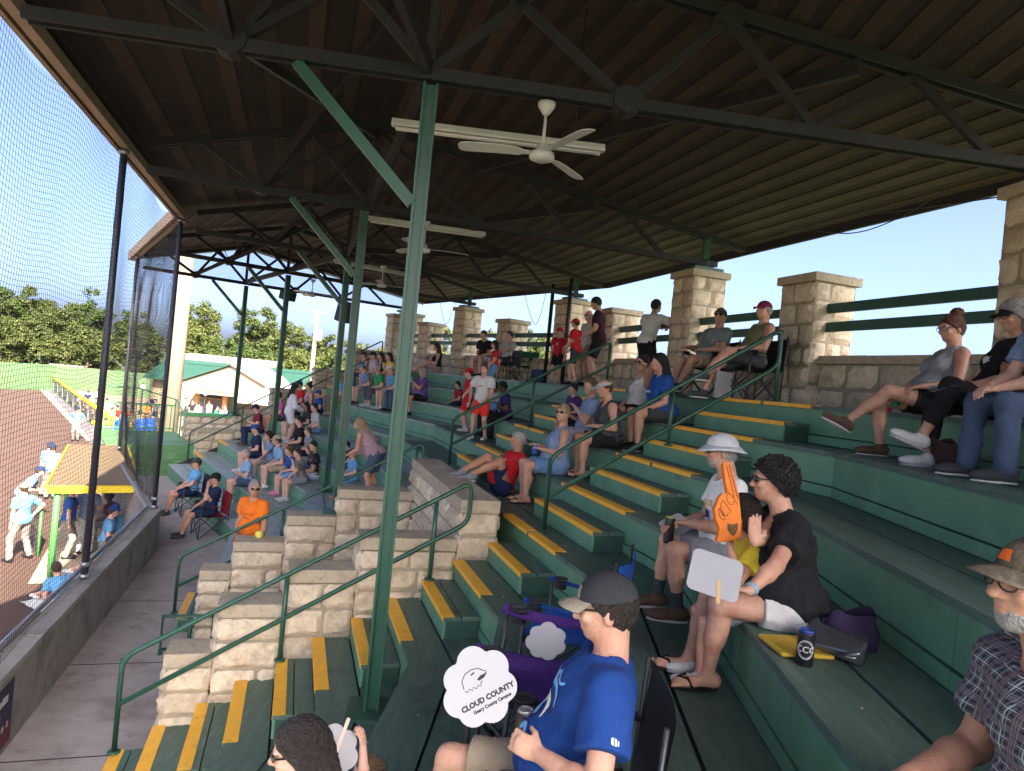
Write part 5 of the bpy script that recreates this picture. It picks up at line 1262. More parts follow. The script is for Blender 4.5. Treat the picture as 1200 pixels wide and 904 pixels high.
# ---------- near right
PLAID=None
def plaidmat():
    m=mat('cloth_plaid',(.012,.016,.03),.85,.1,20); nt=m.node_tree; L=nt.links; N=nt.nodes; b=N['Principled BSDF']; src=b.inputs['Base Color'].links[0].from_socket
    tc=N.new('ShaderNodeTexCoord'); out=src
    for rot,sc,lo,col in ((0,24,.93,(.42,.43,.45)),(1,24,.93,(.42,.43,.45)),(0,8,.80,(.10,.045,.06)),(1,8,.80,(.10,.06,.09)),(0,48,.95,(.3,.3,.34)),(1,48,.96,(.3,.3,.34))):
        mp=N.new('ShaderNodeMapping'); L.new(tc.outputs['Object'],mp.inputs[0]); mp.inputs['Rotation'].default_value=(.0,math.radians(20) if rot==0 else 0,math.radians(35) if rot==0 else 0)
        w=N.new('ShaderNodeTexWave'); w.wave_type='BANDS'; w.bands_direction='X' if rot==0 else 'Z'; w.inputs['Scale'].default_value=sc*.5; w.inputs['Distortion'].default_value=.4; w.inputs['Detail'].default_value=1
        L.new(mp.outputs[0],w.inputs[0]); mr=N.new('ShaderNodeMapRange'); L.new(w.outputs['Fac'],mr.inputs[0]); mr.inputs[1].default_value=lo; mr.inputs[2].default_value=lo+.05; mr.inputs[4].default_value=.75
        mx=N.new('ShaderNodeMix'); mx.data_type='RGBA'; L.new(mr.outputs[0],mx.inputs[0]); L.new(out,mx.inputs[6]); mx.inputs[7].default_value=(*col,1); out=mx.outputs[2]
    L.new(out,b.inputs['Base Color']); return m
CAMO=mat('cloth_camo',(.12,.095,.06),.9,.3,18,.3,90,dirt=(.035,.03,.02),dscale=16,dcover=.5)
plaid=person(V((1.52,1.64,-1.225)),-86,'grey bearded man in a dark plaid shirt and camouflage cap at the right edge',h=.0065,lean=16,fat=.35,head=(-2,4),shirt=plaidmat(),bottom='jeans',bc='denim',shoes='black',hair='short',hc='gry',hat='cap',hatc=CAMO,glasses='clear',beard='gry',
   L=(-.21,.40,.06),R=(.13,.37,.12),elb={'L':(-1,-.3,-.3)},sk='t',coll=.068,hem=-.05,spread=1.5)
wp0=along(1,930,3*D_-.26,-1.2); wL=tolocal(wp0,-86.4,1.68,pY(868,706,3.02)); wR=tolocal(wp0,-86.4,1.68,pY(884,636,3.27))
woman=S(1,3,930,'dark curly haired woman in a black shirt with sunglasses cupping her hand to her mouth',back=.26,h=.0062,H=1.68,fem=True,fat=.85,lean=15,head=(6,-2),shirt='black',baggy=.008,bottom='short',bc='white',hair='curly',hc='blk',glasses='sun',shoes='flip',
   L=wL,R=wR,elb={'L':(-.3,-1,-.9),'R':(.6,-.2,-1)},hands={'R':((0,.10,1),(-1,-.1,0),.12),'L':((.2,.95,.05),(-.1,.1,-1),.75)},fL=(-.02,.44,-.4),fR=(.19,.50,-.4),spread=1.1,sk='m',footr=6,coll=.085,hem=-.05)
bucket=S(1,3,856,'man in a pale bucket hat, sunglasses and white printed shirt holding a bottle',back=.24,h=.0068,fat=.5,lean=10,head=(8,-3),shirt=cloth('bright_white',(.80,.80,.79)),bottom='shorts',bc='grey',hair='short',hc='gry',hat='bucket',hatc=cloth('hat_pale',(.50,.52,.52)),glasses='sun',beard='gry',shoes='brown',sock='char',
   L=(-.04,.33,.17),R=(.08,.38,.14),fL=(-.12,.36,-.4),fR=(.15,.46,-.4),sk='m',spread=1.3,elb={'L':(-1,-.3,-.5)})
kpk=along(1,884,3*D_-.08,-1.2); kL=tolocal(kpk,-86.4,1.22,pY(855,640,kpk.y-.12))
kid=S(1,3,884,'child in a yellow shirt holding up an orange foam finger',back=.08,h=.0078,H=1.22,lean=12,head=(10,-6),shirt='yellow',bottom='shorts',bc='grey',hair='bob',hc='dk',shoes='white',
   L=kL,R='lap',elb={'L':(-.5,.4,-1)},seat=.38,sk='m',hands={'L':((.0,.1,1),(.6,.6,0),.6)})
# ---------- near left
bp_=V((.31,2.44,-1.62)); baz=-84; bL=tolocal(bp_,baz,1.75,pY(632,884,2.26)); bR=tolocal(bp_,baz,1.75,pY(640,846,2.55))
blue=person(bp_,baz,'man in a royal blue shirt and dark cap seated nearest in a folding chair',h=.0062,lean=-15,fat=.32,head=(4,-8),shirt='royal',baggy=.008,bottom='shorts',bc='khaki',hair='short',hc='dk',hat='cap',hatc=cloth('cap_char',(.03,.032,.037)),glasses='sun',shoes='grey',seat=.42,
   L=bL,R=bR,hands={'L':((.30,.9,.20),(.6,-.2,-.3),1.0),'R':((-.25,.9,.3),(-.7,.2,-.5),.95)},elb={'L':(-1,-.4,-.7),'R':(1,-.3,-.6)},fL=(-.24,.46,-.42),fR=(.14,.52,-.42),sk='m',spread=1.5,hem=-.06)
girl=person(P(1,-2.55,4.55,-2.8)if False else V((-.56,2.70,-2.4)),-88,'dark haired woman at the bottom edge seen from above',h=.0075,fem=True,lean=10,head=(-16,-8),shirt='mauve',sleeve='n',bottom='shorts',bc='denim',hair='long',hc='dk',glasses='sun',shoes='white')
kp=V((-.42,3.10,-2.4)); kt=tolocal(kp,-92,1.05,pY(424,858,3.02))
kid2=person(kp,-92,'child behind the dark haired woman raising a white fan',h=.008,H=1.05,lean=8,head=(0,0),shirt='gblue',bottom='shorts',bc='white',hair='buzz',hc='lbr',L=kt,R='lap',elb={'L':(-1,.2,-.4)},seat=.4,hands={'L':((-.2,.1,1),(.3,1,0),.7)})
# ---------- top right on the platform edge
S(1,0,1094,'woman in a grey tank top with a hair bun, legs crossed on the top row',back=.16,h=.0085,fem=True,fat=.55,lean=-14,side=3,head=(-10,-10),shirt='grey',sleeve='n',bottom='short',bc='black',hair='bun',hc='red',glasses='clear',shoes='brown',fL=(.06,.70,-.20),fR=(.06,.40,-.4),kneeh={'L':(-.1,1,1.2)},L=(-.16,.20,.14),R='lap',sk='m',fw=(-25,0))
S(1,0,1172,'woman in a black cap, black printed shirt, black leggings and white sneakers',back=.16,h=.0085,fem=True,fat=.6,lean=-8,daz=4,head=(-4,-12),shirt='black',bottom='capri',bc='black',hair='bob',hc='gry',hat='cap',hatc='black',glasses='clear',shoes='white',L=(-.10,.30,.13),R=(.06,.30,.13),fL=(-.06,.56,-.26),fR=(.05,.44,-.4),sk='m',fw=(-20,0))
S(1,0,1240,'man in blue jeans with clasped hands at the right edge of the top row',back=.12,h=.0085,fat=.3,lean=14,shirt='dgrey' if False else 'gblue',bottom='jeans',bc='denim',hair='short',hc='gry',shoes='char',L=(-.03,.42,.10),R=(.03,.44,.11),fL=(-.16,.40,-.4),fR=(.17,.44,-.4),spread=1.4)
# ---------- the middle block
red=person(P(2,8.75,2.42,-1.6),-112,'white bearded man in a red polo shirt reclining beside the stone parapet',h=.0105,lean=-22,fat=1.0,head=(14,0),shirt='red',bottom='shorts',bc='navy',hair='short',hc='wht',beard='wht',shoes='grey',fL=(-.16,.50,.20),fR=(.10,.55,.20),kneeh={'L':(-.4,.5,1),'R':(.1,.5,1)},L=(-.30,-.22,-.06),R=(.24,-.10,-.03),sk='t')
S(2,3,652,'blonde woman in a sleeveless blue shirt and sunglasses holding a drink can',h=.0105,fem=True,fat=.7,lean=-2,daz=8,head=(-48,4),shirt='gblue',sleeve='n',bottom='shorts',bc='ldenim',hair='short',hc='bln',glasses='sun',shoes='flip',L=(-.10,.26,.22),R=(.02,.30,.26),sk='m')
S(2,2,716,'woman in a pale visor and black and grey tank top looking down',h=.0115,fem=True,fat=.85,lean=12,daz=6,head=(-12,-14),shirt='char',sleeve='n',bottom='shorts',bc='black',hair='short',hc='red',hat='visor',hatc='lgrey',shoes='flip',L=(-.12,.30,.18),R='lap',sk='m')
S(2,2,692,'short haired woman in a grey blue shirt eating from a paper plate',h=.012,fem=True,fat=.6,lean=6,daz=10,head=(-40,-6),shirt='gblue',bottom='shorts',bc='lgrey',hair='short',hc='lbr',shoes='white',L=(-.02,.26,.36),R=(.08,.30,.24),sk='m')
person(along(2,672,.86,-.6),-125,'child in a purple shirt sitting on an aisle step',H=1.15,h=.014,lean=8,shirt='dpurple',bottom='shorts',bc='navy',hair='short',hc='blk',shoes='white',sk='m',seat=.34)
S(2,1,752,'woman in a white top and sunglasses with her hand on her forehead',h=.012,fem=True,fat=.6,lean=4,daz=4,head=(-20,-4),shirt='white',sleeve='n',bottom='shorts',bc='black',hair='short',hc='dk',glasses='sun',shoes='flip',L=(-.06,.16,.66),R='lap',elb={'L':(-1,.4,0)},sk='m')
S(2,1,778,'long black haired person in a blue printed shirt leaning forward',h=.0115,fem=True,fat=.8,lean=12,daz=4,head=(0,0),shirt='blue',baggy=.01,bottom='shorts',bc='char',hair='long',hc='blk',shoes='black',L=(-.14,.34,.06),R='lap',sk='m')
# ---------- platform along the stone wall
stand(2,0,752,'man in a white shirt leaning on the green rail with his back turned',o=-.75,az=48,h=.0115,lean=17,head=(10,6),shirt='white',bottom='shorts',bc='black',hair='short',hc='dk',shoes='black',L=(-.12,.42,1.22),R=(.16,.42,1.22),sk='m',elb={'L':(-1,0,0),'R':(1,0,0)})
pA=along(2,826,-.42,0); camp_chair(pA,-118,cloth('chair_black',(.02,.02,.022)),'black folding chair holding the man with the camouflage shirt')
person(seatpos(pA,.40),-120,'man in a camouflage cap, sunglasses and floral shirt lounging in a folding chair',h=.0105,lean=-16,fat=.7,head=(-25,8),shirt=cloth('floral_grey',(.16,.19,.19),dirt=(.34,.37,.33),dscale=16,dcover=.52),bottom='shorts',bc='tan',hair='short',hc='brn',hat='cap',hatc=CAMO,glasses='sun',shoes='char',seat=.42,fL=(-.08,.62,-.36),fR=(.12,.50,-.42),L=(-.1,.22,.16),R=(.28,.16,.20),sk='m')
pB=along(2,877,-.42,0); camp_chair(pB,-105,cloth('chair_black',(.02,.02,.022)),'black folding chair holding the man in the red cap')
person(seatpos(pB,.40),-104,'man in a dark red cap and olive sleeveless shirt in a folding chair',h=.0105,lean=-12,fat=.7,head=(-12,2),shirt='olive',sleeve='n',bottom='shorts',bc='char',hair='short',hc='gry',hat='cap',hatc='maroon',shoes='char',seat=.42,fL=(-.02,.68,-.20),fR=(.10,.60,-.42),L=(-.14,.24,.16),R='lap',sk='m',kneeh={'L':(-.1,.6,1)})
jer=cloth('jersey_red',(.50,.02,.03)); jbl=cloth('jersey_black_red',(.045,.012,.016))
stand(2,0,651,'boy in a red cap and red jersey standing with arms down by the corner pillar',o=-.5,az=-150,H=1.32,h=.0155,shirt=jer,bottom='shorts',bc='black',hair='short',hc='brn',hat='cap',hatc='red',shoes='lgrey',head=(0,-4))
stand(2,0,671,'boy in a red cap and red jersey turned toward the man in the black jersey',o=-.5,az=-60,H=1.48,h=.0155,lean=6,shirt=jer,bottom='shorts',bc='char',hair='short',hc='brn',hat='cap',hatc='red',shoes='black',L=(-.1,.28,.9),R=(.12,.25,.9),fL=(-.12,-.14,0),fR=(.1,.16,0))
stand(2,0,684,'man in a white shirt standing behind the boys in red',o=-.95,az=-120,H=1.74,h=.0155,shirt='white',bottom='shorts',bc='khaki',hair='balding',hc='gry',glasses='sun',shoes='black')
stand(2,0,696,'man in a black and red jersey looking down at the boys',o=-.55,az=-75,H=1.88,h=.015,lean=5,head=(0,-18),shirt=jbl,bottom='shorts',bc='black',hair='short',hc='blk',shoes='black',L=(-.12,.26,.95),sk='m')
pC=along(3,590,-.55,0); camp_chair(pC,-140,cloth('chair_grey',(.1,.11,.12)),'grey folding chair under the man drinking by the wall')
person(seatpos(pC),-138,'man in a grey shirt in a folding chair, hand raised to his face',h=.017,lean=-10,head=(10,5),shirt='lgrey',bottom='shorts',bc='char',hair='short',hc='brn',shoes='grey',L='chin',R='lap',seat=.42)
camp_chair(along(2,612,-.6,0),-150,cloth('chair_green',(.02,.11,.06)),'empty dark green folding chair beside the man at the back wall')
pD=along(3,566,-.6,0)
mb=MB(); mb.box(pD+V((0,0,.21)),(.5,.4,.42),rz=.4); bx_=mb.build('storage_box',mat('box_tan',(.3,.22,.14),.8),bevel=.015,loc=pD); tag(bx_,'low tan box seat against the back wall under the man in black','box')
person(seatpos(pD,.42),-150,'bald man in a black shirt and grey shorts sitting by the back wall',h=.017,lean=10,head=(20,-12),shirt='black',bottom='shorts',bc='lgrey',hair='buzz',hc='brn',shoes='black',fat=.4,seat=.42)
stand(2,1,576,'dark haired child in a red jersey and blue shorts standing below the back wall',az=-105,H=1.38,h=.016,shirt=jer,bottom='shorts',bc='sky',hair='bob',hc='dk',shoes='black',L=(-.08,.22,.9),R=(.1,.22,.88))
S(3,0,512,'woman in a strapless black top sitting sideways on the top row with a pink cup',daz=20,h=.019,fem=True,lean=6,shirt='black',sleeve='n',bottom='shorts',bc='mauve',hair='long',hc='brn',L=(-.1,.3,.25),R='knee',shoes='bare',fL=(-.1,.7,-.02),fR=(.1,.72,0),coll=.13)
# ---------- by the second aisle
stand(2,3,561,'fair haired boy in a white shirt and bright red shorts walking along the row',o=1.85,az=-160,H=1.46,h=.0125,lean=3,shirt='lgrey' if False else 'white',baggy=.008,bottom='shorts',bc=cloth('bright_red',(.80,.05,.035)),hair='short',hc='lbr',shoes='white',L=(-.16,.24,.92),R=(.36,.2,1.0),fL=(-.1,-.1,0),fR=(.13,.12,0),head=(0,-2))
stand(2,3,545,'child in a red cap and red jersey walking behind the boy in white',o=1.7,az=-110,H=1.36,h=.0135,shirt=jer,bottom='shorts',bc='red',hair='short',hc='brn',hat='cap',hatc='red',shoes='white')
S(2,2,531,'small boy in a red and navy jersey sitting on the row with bare legs',H=1.2,h=.0135,daz=-10,shirt=cloth('jersey_two',(.35,.02,.035),dirt=(.02,.02,.06),dscale=5,dcover=.52),bottom='shorts',bc='navy',hair='short',hc='blk',shoes='sky',sk='m',seat=.38)
S(2,2,594,'boy in a dark purple shirt leaning over a ball in his lap',H=1.42,h=.0125,lean=14,head=(0,-10),shirt='dpurple',bottom='pants',bc='black',hair='short',hc='blk',shoes='black',sk='d',L=(-.06,.3,.2),R=(.08,.3,.16))
S(2,2,582,'dark haired child in a pale shirt half hidden by the boy in purple',H=1.4,h=.014,lean=14,shirt='lgrey',bottom='pants',bc='black',hair='short',hc='blk',shoes='black',sk='d')
S(3,2,494,'woman in a purple shirt holding up a bright blue phone',h=.016,fem=True,fat=.7,lean=4,head=(-20,0),shirt='purple',bottom='shorts',bc='black',hair='bob',hc='gry',L='phone',R='eat',shoes='black',sk='m')
# ---------- far group on the second and third rows
G='spectators in the far upper rows'
for (k,px,lb,kw) in [
 (2,431,'person in a blue cap bent over in the far group',dict(shirt='gblue',bottom='shorts',bc='grey',hair='short',hc='brn',hat='cap',hatc='sky',lean=22,shoes='brown')),
 (2,446,'person in a bright green shirt and grey capris in the far group',dict(shirt='green',bottom='capri',bc='dgrey',hair='short',hc='wht',lean=16,fat=.5,shoes='white')),
 (2,460,'person in a white cap and blue shirt in the far group',dict(shirt='sky',bottom='shorts',bc='lblue',hair='short',hc='gry',hat='cap',hatc='white',lean=14,shoes='white')),
 (2,472,'person in a blue shirt and jeans at the right of the far group',dict(shirt='blue',bottom='jeans',bc='denim',hair='short',hc='brn',hat='cap',hatc='maroon',lean=12,shoes='black')),
 (1,427,'person in sunglasses and a navy vest in the far back row',dict(shirt='navy',sleeve='n',bottom='jeans',bc='denim',hair='short',hc='brn',hat='cap',hatc='char',glasses='sun')),
 (1,438,'person in a navy cap and pale pink shirt in the far back row',dict(shirt=cloth('pale_pink',(.55,.42,.48)),bottom='shorts',bc='grey',hair='short',hc='brn',hat='cap',hatc='navy')),
 (1,449,'woman with long brown hair between the pink and yellow shirts',dict(shirt='black',sleeve='n',bottom='shorts',bc='lgrey',hair='long',hc='brn',fem=True,lean=14)),
 (1,459,'dark haired person in a bright yellow shirt in the far back row',dict(shirt='yellow',bottom='shorts',bc='navy',hair='long',hc='dk',fem=True,lean=14)),
 (1,469,'person in a tan shirt at the right end of the far back row',dict(shirt='tan',bottom='shorts',bc='brown',hair='short',hc='lbr'))]:
    S(3,k,px,lb,h=.02,group=G,**kw)
S(3,3,398,'grey haired man in a blue shirt and khaki trousers seen between two green posts',h=.019,shirt='sky',bottom='pants',bc='khaki',hair='short',hc='gry',group=G)
for (k,px,lb,kw) in [
 (4,352,'person in a red shirt and dark cap beside the woman in white',dict(shirt='red',bottom='shorts',bc='navy',hair='short',hc='brn',hat='cap',hatc='navy')),
 (4,363,'woman with dark tied up hair and a pale striped top',dict(shirt='mauve',sleeve='n',bottom='shorts',bc='denim',hair='bun',hc='dk',fem=True)),
 (4,374,'child in a blue cap behind the boy in grey',dict(shirt='blue',bottom='shorts',bc='navy',hair='short',hc='brn',hat='cap',hatc='blue',H=1.4)),
 (5,371,'dark haired boy in a grey shirt and blue jeans',dict(shirt='lgrey',bottom='jeans',bc='ldenim',hair='short',hc='dk',H=1.62,lean=12,shoes='white')),
 (5,360,'long dark haired girl beside the boy in grey',dict(shirt='char',bottom='jeans',bc='denim',hair='long',hc='dk',fem=True,H=1.55,shoes='white')),
 (5,350,'person in black bending over behind the woman in white',dict(shirt='black',bottom='shorts',bc='black',hair='short',hc='blk',lean=24)),
 (5,328,'person in a magenta shirt half hidden by a far green post',dict(shirt=cloth('magenta',(.45,.12,.33)),bottom='shorts',bc='char',hair='short',hc='brn')),
 (6,303,'man in a maroon polo and dark jeans looking at his phone near the end wall',dict(shirt='maroon',bottom='jeans',bc='navy',hair='short',hc='brn',hat='cap',hatc='navy',fat=.5,lean=10,head=(0,-16),L=(-.03,.3,.25),R=(.06,.28,.22),shoes='brown'))]:
    S(3,k,px,lb,h=.019,group='spectators in the far lower rows',**kw)
stand(3,6,336,'dark haired woman in a short white dress standing on the far rows',az=60,h=.018,fem=True,shirt=cloth('white_dress',(.72,.74,.80)),sleeve='l',hem=-.12,bottom='skirt',bc=cloth('white_dress',(.72,.74,.80)),hair='long',hc='dk',shoes='white',L=(-.1,.3,.95),R=(.14,.32,1.0),lean=6)
# ---------- lower left group
G='spectators in the lower left rows'
for (f,k,px,lb,kw) in [
 (2,7,365,'girl with shoulder length hair in a black and blue tank top nearest the stone wall',dict(shirt=cloth('tank_blue',(.04,.10,.40),dirt=(.012,.012,.015),dscale=3,dcover=.45),sleeve='n',bottom='shorts',bc='black',hair='bob',hc='lbr',fem=True,H=1.55,lean=16,sd=0)),
 (2,7,360.6,'woman in a dark floral top holding a yellow cup',dict(shirt=cloth('floral_dark',(.03,.03,.035),dirt=(.4,.3,.28),dscale=18,dcover=.56),bottom='shorts',bc='lav',hair='short',hc='dk',fem=True,fat=.5,lean=8,head=(-45,-4))),
 (3,7,354,'boy with short brown hair resting his chin on his hand',dict(shirt=cloth('tee_print',(.18,.17,.16),dirt=(.03,.03,.03),dscale=9,dcover=.5),bottom='shorts',bc='grey',hair='short',hc='brn',H=1.55,lean=16,L='chin',shoes='lgrey')),
 (3,7,342,'girl in a bright blue shirt and pink shoes',dict(shirt='blue',bottom='shorts',bc='lblue',hair='pony',hc='lbr',fem=True,H=1.4,shoes='pink',lean=12)),
 (3,7,330,'person in a grey cap and yellow sunglasses in the lower left group',dict(shirt='lblue',bottom='shorts',bc='tan',hair='short',hc='brn',hat='cap',hatc='tan',glasses='sun',lean=16)),
 (3,7,318,'woman in dark sunglasses with her hand at her chin',dict(shirt='gblue',bottom='shorts',bc='grey',hair='long',hc='dk',fem=True,glasses='sun',lean=12,L='chin')),
 (3,7,301,'man in a navy jersey and blue cap in the lower left rows',dict(shirt='navy',bottom='shorts',bc='navy',hair='short',hc='brn',hat='cap',hatc='blue',lean=8,fat=.3)),
 (3,6,350,'dark haired person behind the person in the grey cap',dict(shirt='black',bottom='shorts',bc='char',hair='short',hc='dk',lean=4)),
 (3,8,291,'grey haired woman with a phone seated behind the man in orange',dict(shirt='lblue',bottom='shorts',bc='denim',hair='short',hc='gry',fem=True,lean=10,L=(-.1,.33,.25))),
 (3,6,362,'child with light brown hair behind the girl in the blue shirt',dict(shirt='grey',bottom='shorts',bc='navy',hair='short',hc='lbr',H=1.35))]:
    kw.pop('sd',None); S(f,k,px,lb,h=.0155,group=G,**kw)
orange=person(P(2,10.75,5.62,-3.6),-160,'man in a bright orange shirt and sunglasses standing in the lower aisle',sit=False,h=.0125,lean=4,fat=.5,head=(-45,-4),shirt='orange',bottom='shorts',bc='char',hair='short',hc='gry',glasses='sun',shoes='black',L=(-.26,.10,.83),R=(.28,.04,.80),sk='t')
stand(2,6,437,'blonde woman in a tank top bending over behind the stone wall',o=3.72,az=-75,h=.0125,H=1.64,fem=True,fat=.6,lean=46,head=(0,10),shirt='mauve',sleeve='n',bottom='shorts',bc='denim',hair='long',hc='bln',L=(-.2,.5,.85),R=(.1,.45,.85),sk='m')
S(2,6,407,'small child in a dark blue shirt and black cap by the stone wall',H=1.15,h=.0125,shirt='navy',bottom='pants',bc='denim',hair='short',hc='dk',hat='cap',hatc='black',shoes='orange',daz=-20,seat=.36)
S(2,6,414,'small child in a bright blue shirt beside the one in dark blue',H=1.25,h=.0125,shirt='sky',bottom='shorts',bc='sky',hair='short',hc='dk',shoes='orange',daz=-20,seat=.36,back=.2)
# ---------- walkway chairs
for (px,py,lb,cl,kw) in [(243,628,'red folding chair on the walkway with a rear pocket','chair_red',dict(shirt='navy',bottom='shorts',bc='navy',hair='short',hc='blk',hat='cap',hatc='black',L='chin',lb='man in a black cap and navy shirt in the red folding chair on the walkway')),
                    (222,602,'dark folding chair on the walkway in front of the red one','chair_dark',dict(shirt='sky',bottom='shorts',bc='navy',hair='short',hc='brn',hat='cap',hatc='char',L='lap',lb='man in a grey cap and light blue shirt in the farther walkway chair'))]:
    p=pz(px,py,-4.0); kw=dict(kw); lb2=kw.pop('lb')
    camp_chair(p,-128,cloth(cl,(.35,.02,.03) if 'red' in cl else (.03,.04,.07)),lb,s=1.12)
    person(seatpos(p,.45),-128,lb2,h=.0145,lean=-8,seat=.45,sk='m',fat=.3,shoes='char',group='spectators on the walkway',fL=(-.12,.55,-.45),fR=(.12,.5,-.45),**kw)
# ---------- ball players and the crowd beyond (seen through the netting)
G='ball players in light blue shirts'
PANT=cloth('baseball_grey',(.21,.2,.185))
def player(px,py,lb,az,**kw):
    kw.setdefault('hat','cap'); kw.setdefault('hatc','navy'); kw.setdefault('shirt','sky'); kw.setdefault('h',.018)
    kw.setdefault('L','down'); kw.setdefault('R','down'); kw.setdefault('bottom','pants'); kw.setdefault('bc',PANT); kw.setdefault('hair','short'); kw.setdefault('H',1.83); kw.setdefault('lean',3); kw.setdefault('fat',.2); kw.setdefault('shoes','black')
    return person(pz(px,py,GZ),az,lb,sit=False,group=G,cat='ball player',**kw)
pl1=player(22,657,'ball player with his hand on his hip standing nearest, in light blue and grey',-70,R=(.26,.02,1.0),elb={'R':(1,-.3,0)},hatc='khaki',h=.015,spread=2.2)
pl2=player(20,618,'ball player bending forward in light blue behind the nearest one',60,lean=38,L='knee',R='knee')
pl3=player(50,582,'ball player in a light blue number shirt with his back turned',20,lean=8)
player(58,585,'ball player in light blue huddled with the one beside him',-40,lean=26,L=(-.1,.4,.9),R=(.1,.4,.9))
player(88,517,'lone ball player standing far out on the dirt by the foul line',160,h=.03,L='hip',R='hip',sk='m')
player(76,655,'ball player under the dugout roof at its green post',60,shirt='blue',h=.016)
player(98,650,'ball player in dark blue and white trousers under the dugout roof',-20,shirt='gblue',h=.016,bc='pgrey',L=(-.1,.3,1.0),R=(.1,.3,1.0))
pl23=person(pz(122,640,GZ+.45),60,'ball player wearing number 23 sitting in the dugout',H=1.83,h=.016,shirt='sky',bottom='pants',bc=PANT,hair='short',hat='cap',hatc='blue',group=G,cat='ball player',seat=.45,lean=10)
person(pz(137,636,GZ+.45),-60,'ball player in light blue leaning on the dugout bench at the right',H=1.8,h=.017,shirt='sky',bottom='pants',bc=PANT,hair='short',hat='cap',hatc='blue',group=G,cat='ball player',seat=.45,lean=16)
person(pz(129,618,GZ+.45),-100,'dark haired ball player in a maroon shirt at the back of the dugout',H=1.8,h=.018,shirt='maroon',bottom='pants',bc=PANT,hair='curly',hc='blk',sk='d',group=G,cat='ball player',seat=.45)
for px,py,az,lb,hc in [(122,678,-75,'ball player sitting on a white towel with legs out by the wall','dk'),(75,712,-60,'ball player lying on a towel right under the concrete wall','brn')]:
    p=pz(px,py,GZ+.03); person(p,az,lb,H=1.8,h=.015,shirt='sky',bottom='shorts',bc='white',hair='short',hc=hc,seat=.05,fL=(-.12,.78,0),fR=(.12,.74,.0),lean=-8 if hc=='dk' else 40,group=G,cat='ball player',L='back' if hc=='dk' else 'knee',R='back' if hc=='dk' else 'knee',kneeh={'L':(0,.3,1),'R':(0,.3,1)},sk='m')
    mb=MB(); M=Matrix.Rotation(-math.radians(az),3,'Z'); r=random.Random(3)
    vs=[];fs=[]
    for i in range(9):
        for j in range(13): vs.append(p+M@V((-.4+.1*i,-.35+.1*j,-.018+r.uniform(0,.03))))
    for i in range(8):
        for j in range(12): a=i*13+j; fs.append((a,a+13,a+14,a+1))
    mb.add(vs,fs,0,True); t=mb.build('towel',CM('white'),loc=p); tag(t,'white towel under the sitting ball player' if hc=='dk' else 'white towel under the lying ball player','towel')
G='people on the lawn and plaza beyond'
r=random.Random(11)
CR=[(93,474,'white','tan',1),(101,478,'navy','grey',1),(113,474,'white','navy',1),(117,484,'red','navy',1),(124,489,'white','khaki',1),(129,492,'pink','white',1),(133,497,'orange','navy',1),(137,500,'red','white',1),(128,503,'white','red',1),(145,503,'red','navy',1),(141,511,'sky','tan',1),(147,508,'lblue','navy',1),(143,524,'navy','char',1),(134,512,'tan','brown',1),
    (224,492,'black','khaki',0),(252,488,'green','navy',0),(265,484,'sky','grey',0),(245,484,'white','grey',0),(260,480,'lgrey','denim',0),(232,488,'pink','white',0),(218,489,'char','navy',0),(276,486,'orange','char',0),(170,500,'orange','navy',1),(178,492,'navy','black',0),(181,498,'grey','navy',0)]
nm={'white':'white','navy':'navy','red':'red','pink':'pink','orange':'orange','sky':'light blue','lblue':'pale blue','tan':'tan','black':'black','green':'green','lgrey':'pale grey','char':'charcoal','grey':'grey'}
where=['farthest by the picnic tables','next to the white chairs','beside the far picnic table','below the white topped person','in the middle of the lawn group','right of the lawn group middle','by the net pole','at the right of the lawn','in front of the lawn group','near the blue barrel','closest to the yellow rail','nearest the netting on the lawn','at the dugout corner','behind the dugout roof','at the concession porch post','under the globe lamp','right of the green shirted one','before the serving window','at the porch right post','left of the lamp post','by the second lamp post','at the far right of the porch','behind the bunched netting, low','behind the bunched netting, upright','right behind the second barrel']
for i,(px,py,sc,bc,si) in enumerate(CR):
    p=pz(px,py,GZ+.02) if i<14 else V((pY(px,py,46+ (i%3)*2).x,46+(i%3)*2,GZ+.02))
    person(p+V((0,0,.45 if si else 0)),r.uniform(-180,180),'tiny '+('seated' if si else 'standing')+' person in a '+nm[sc]+' top '+where[i],sit=bool(si),h=.04,seat=.45,shirt=sc,bottom='shorts',bc=bc,hair='short',hc=r.choice(['brn','blk','lbr']),hat=r.choice(['cap',None]),L='lap' if si else 'down',R='lap' if si else 'down',group=G,shoes='white',H=r.uniform(1.6,1.8))
    if si and i not in (12,):
        mb=MB(); mb.box(p+V((0,0,.42)),(.55,.4,.05)); 
        for sx in (-.22,.22): mb.bar(p+V((sx,-.15,0)),p+V((sx,-.15,.42)),.04,.04); mb.bar(p+V((sx,.15,0)),p+V((sx,.15,.42)),.04,.04)
        q=mb.build('stool',PIC,loc=p); tag(q,'small wooden seat under the tiny '+nm[sc]+' topped person '+where[i],'stool','seats on the lawn')
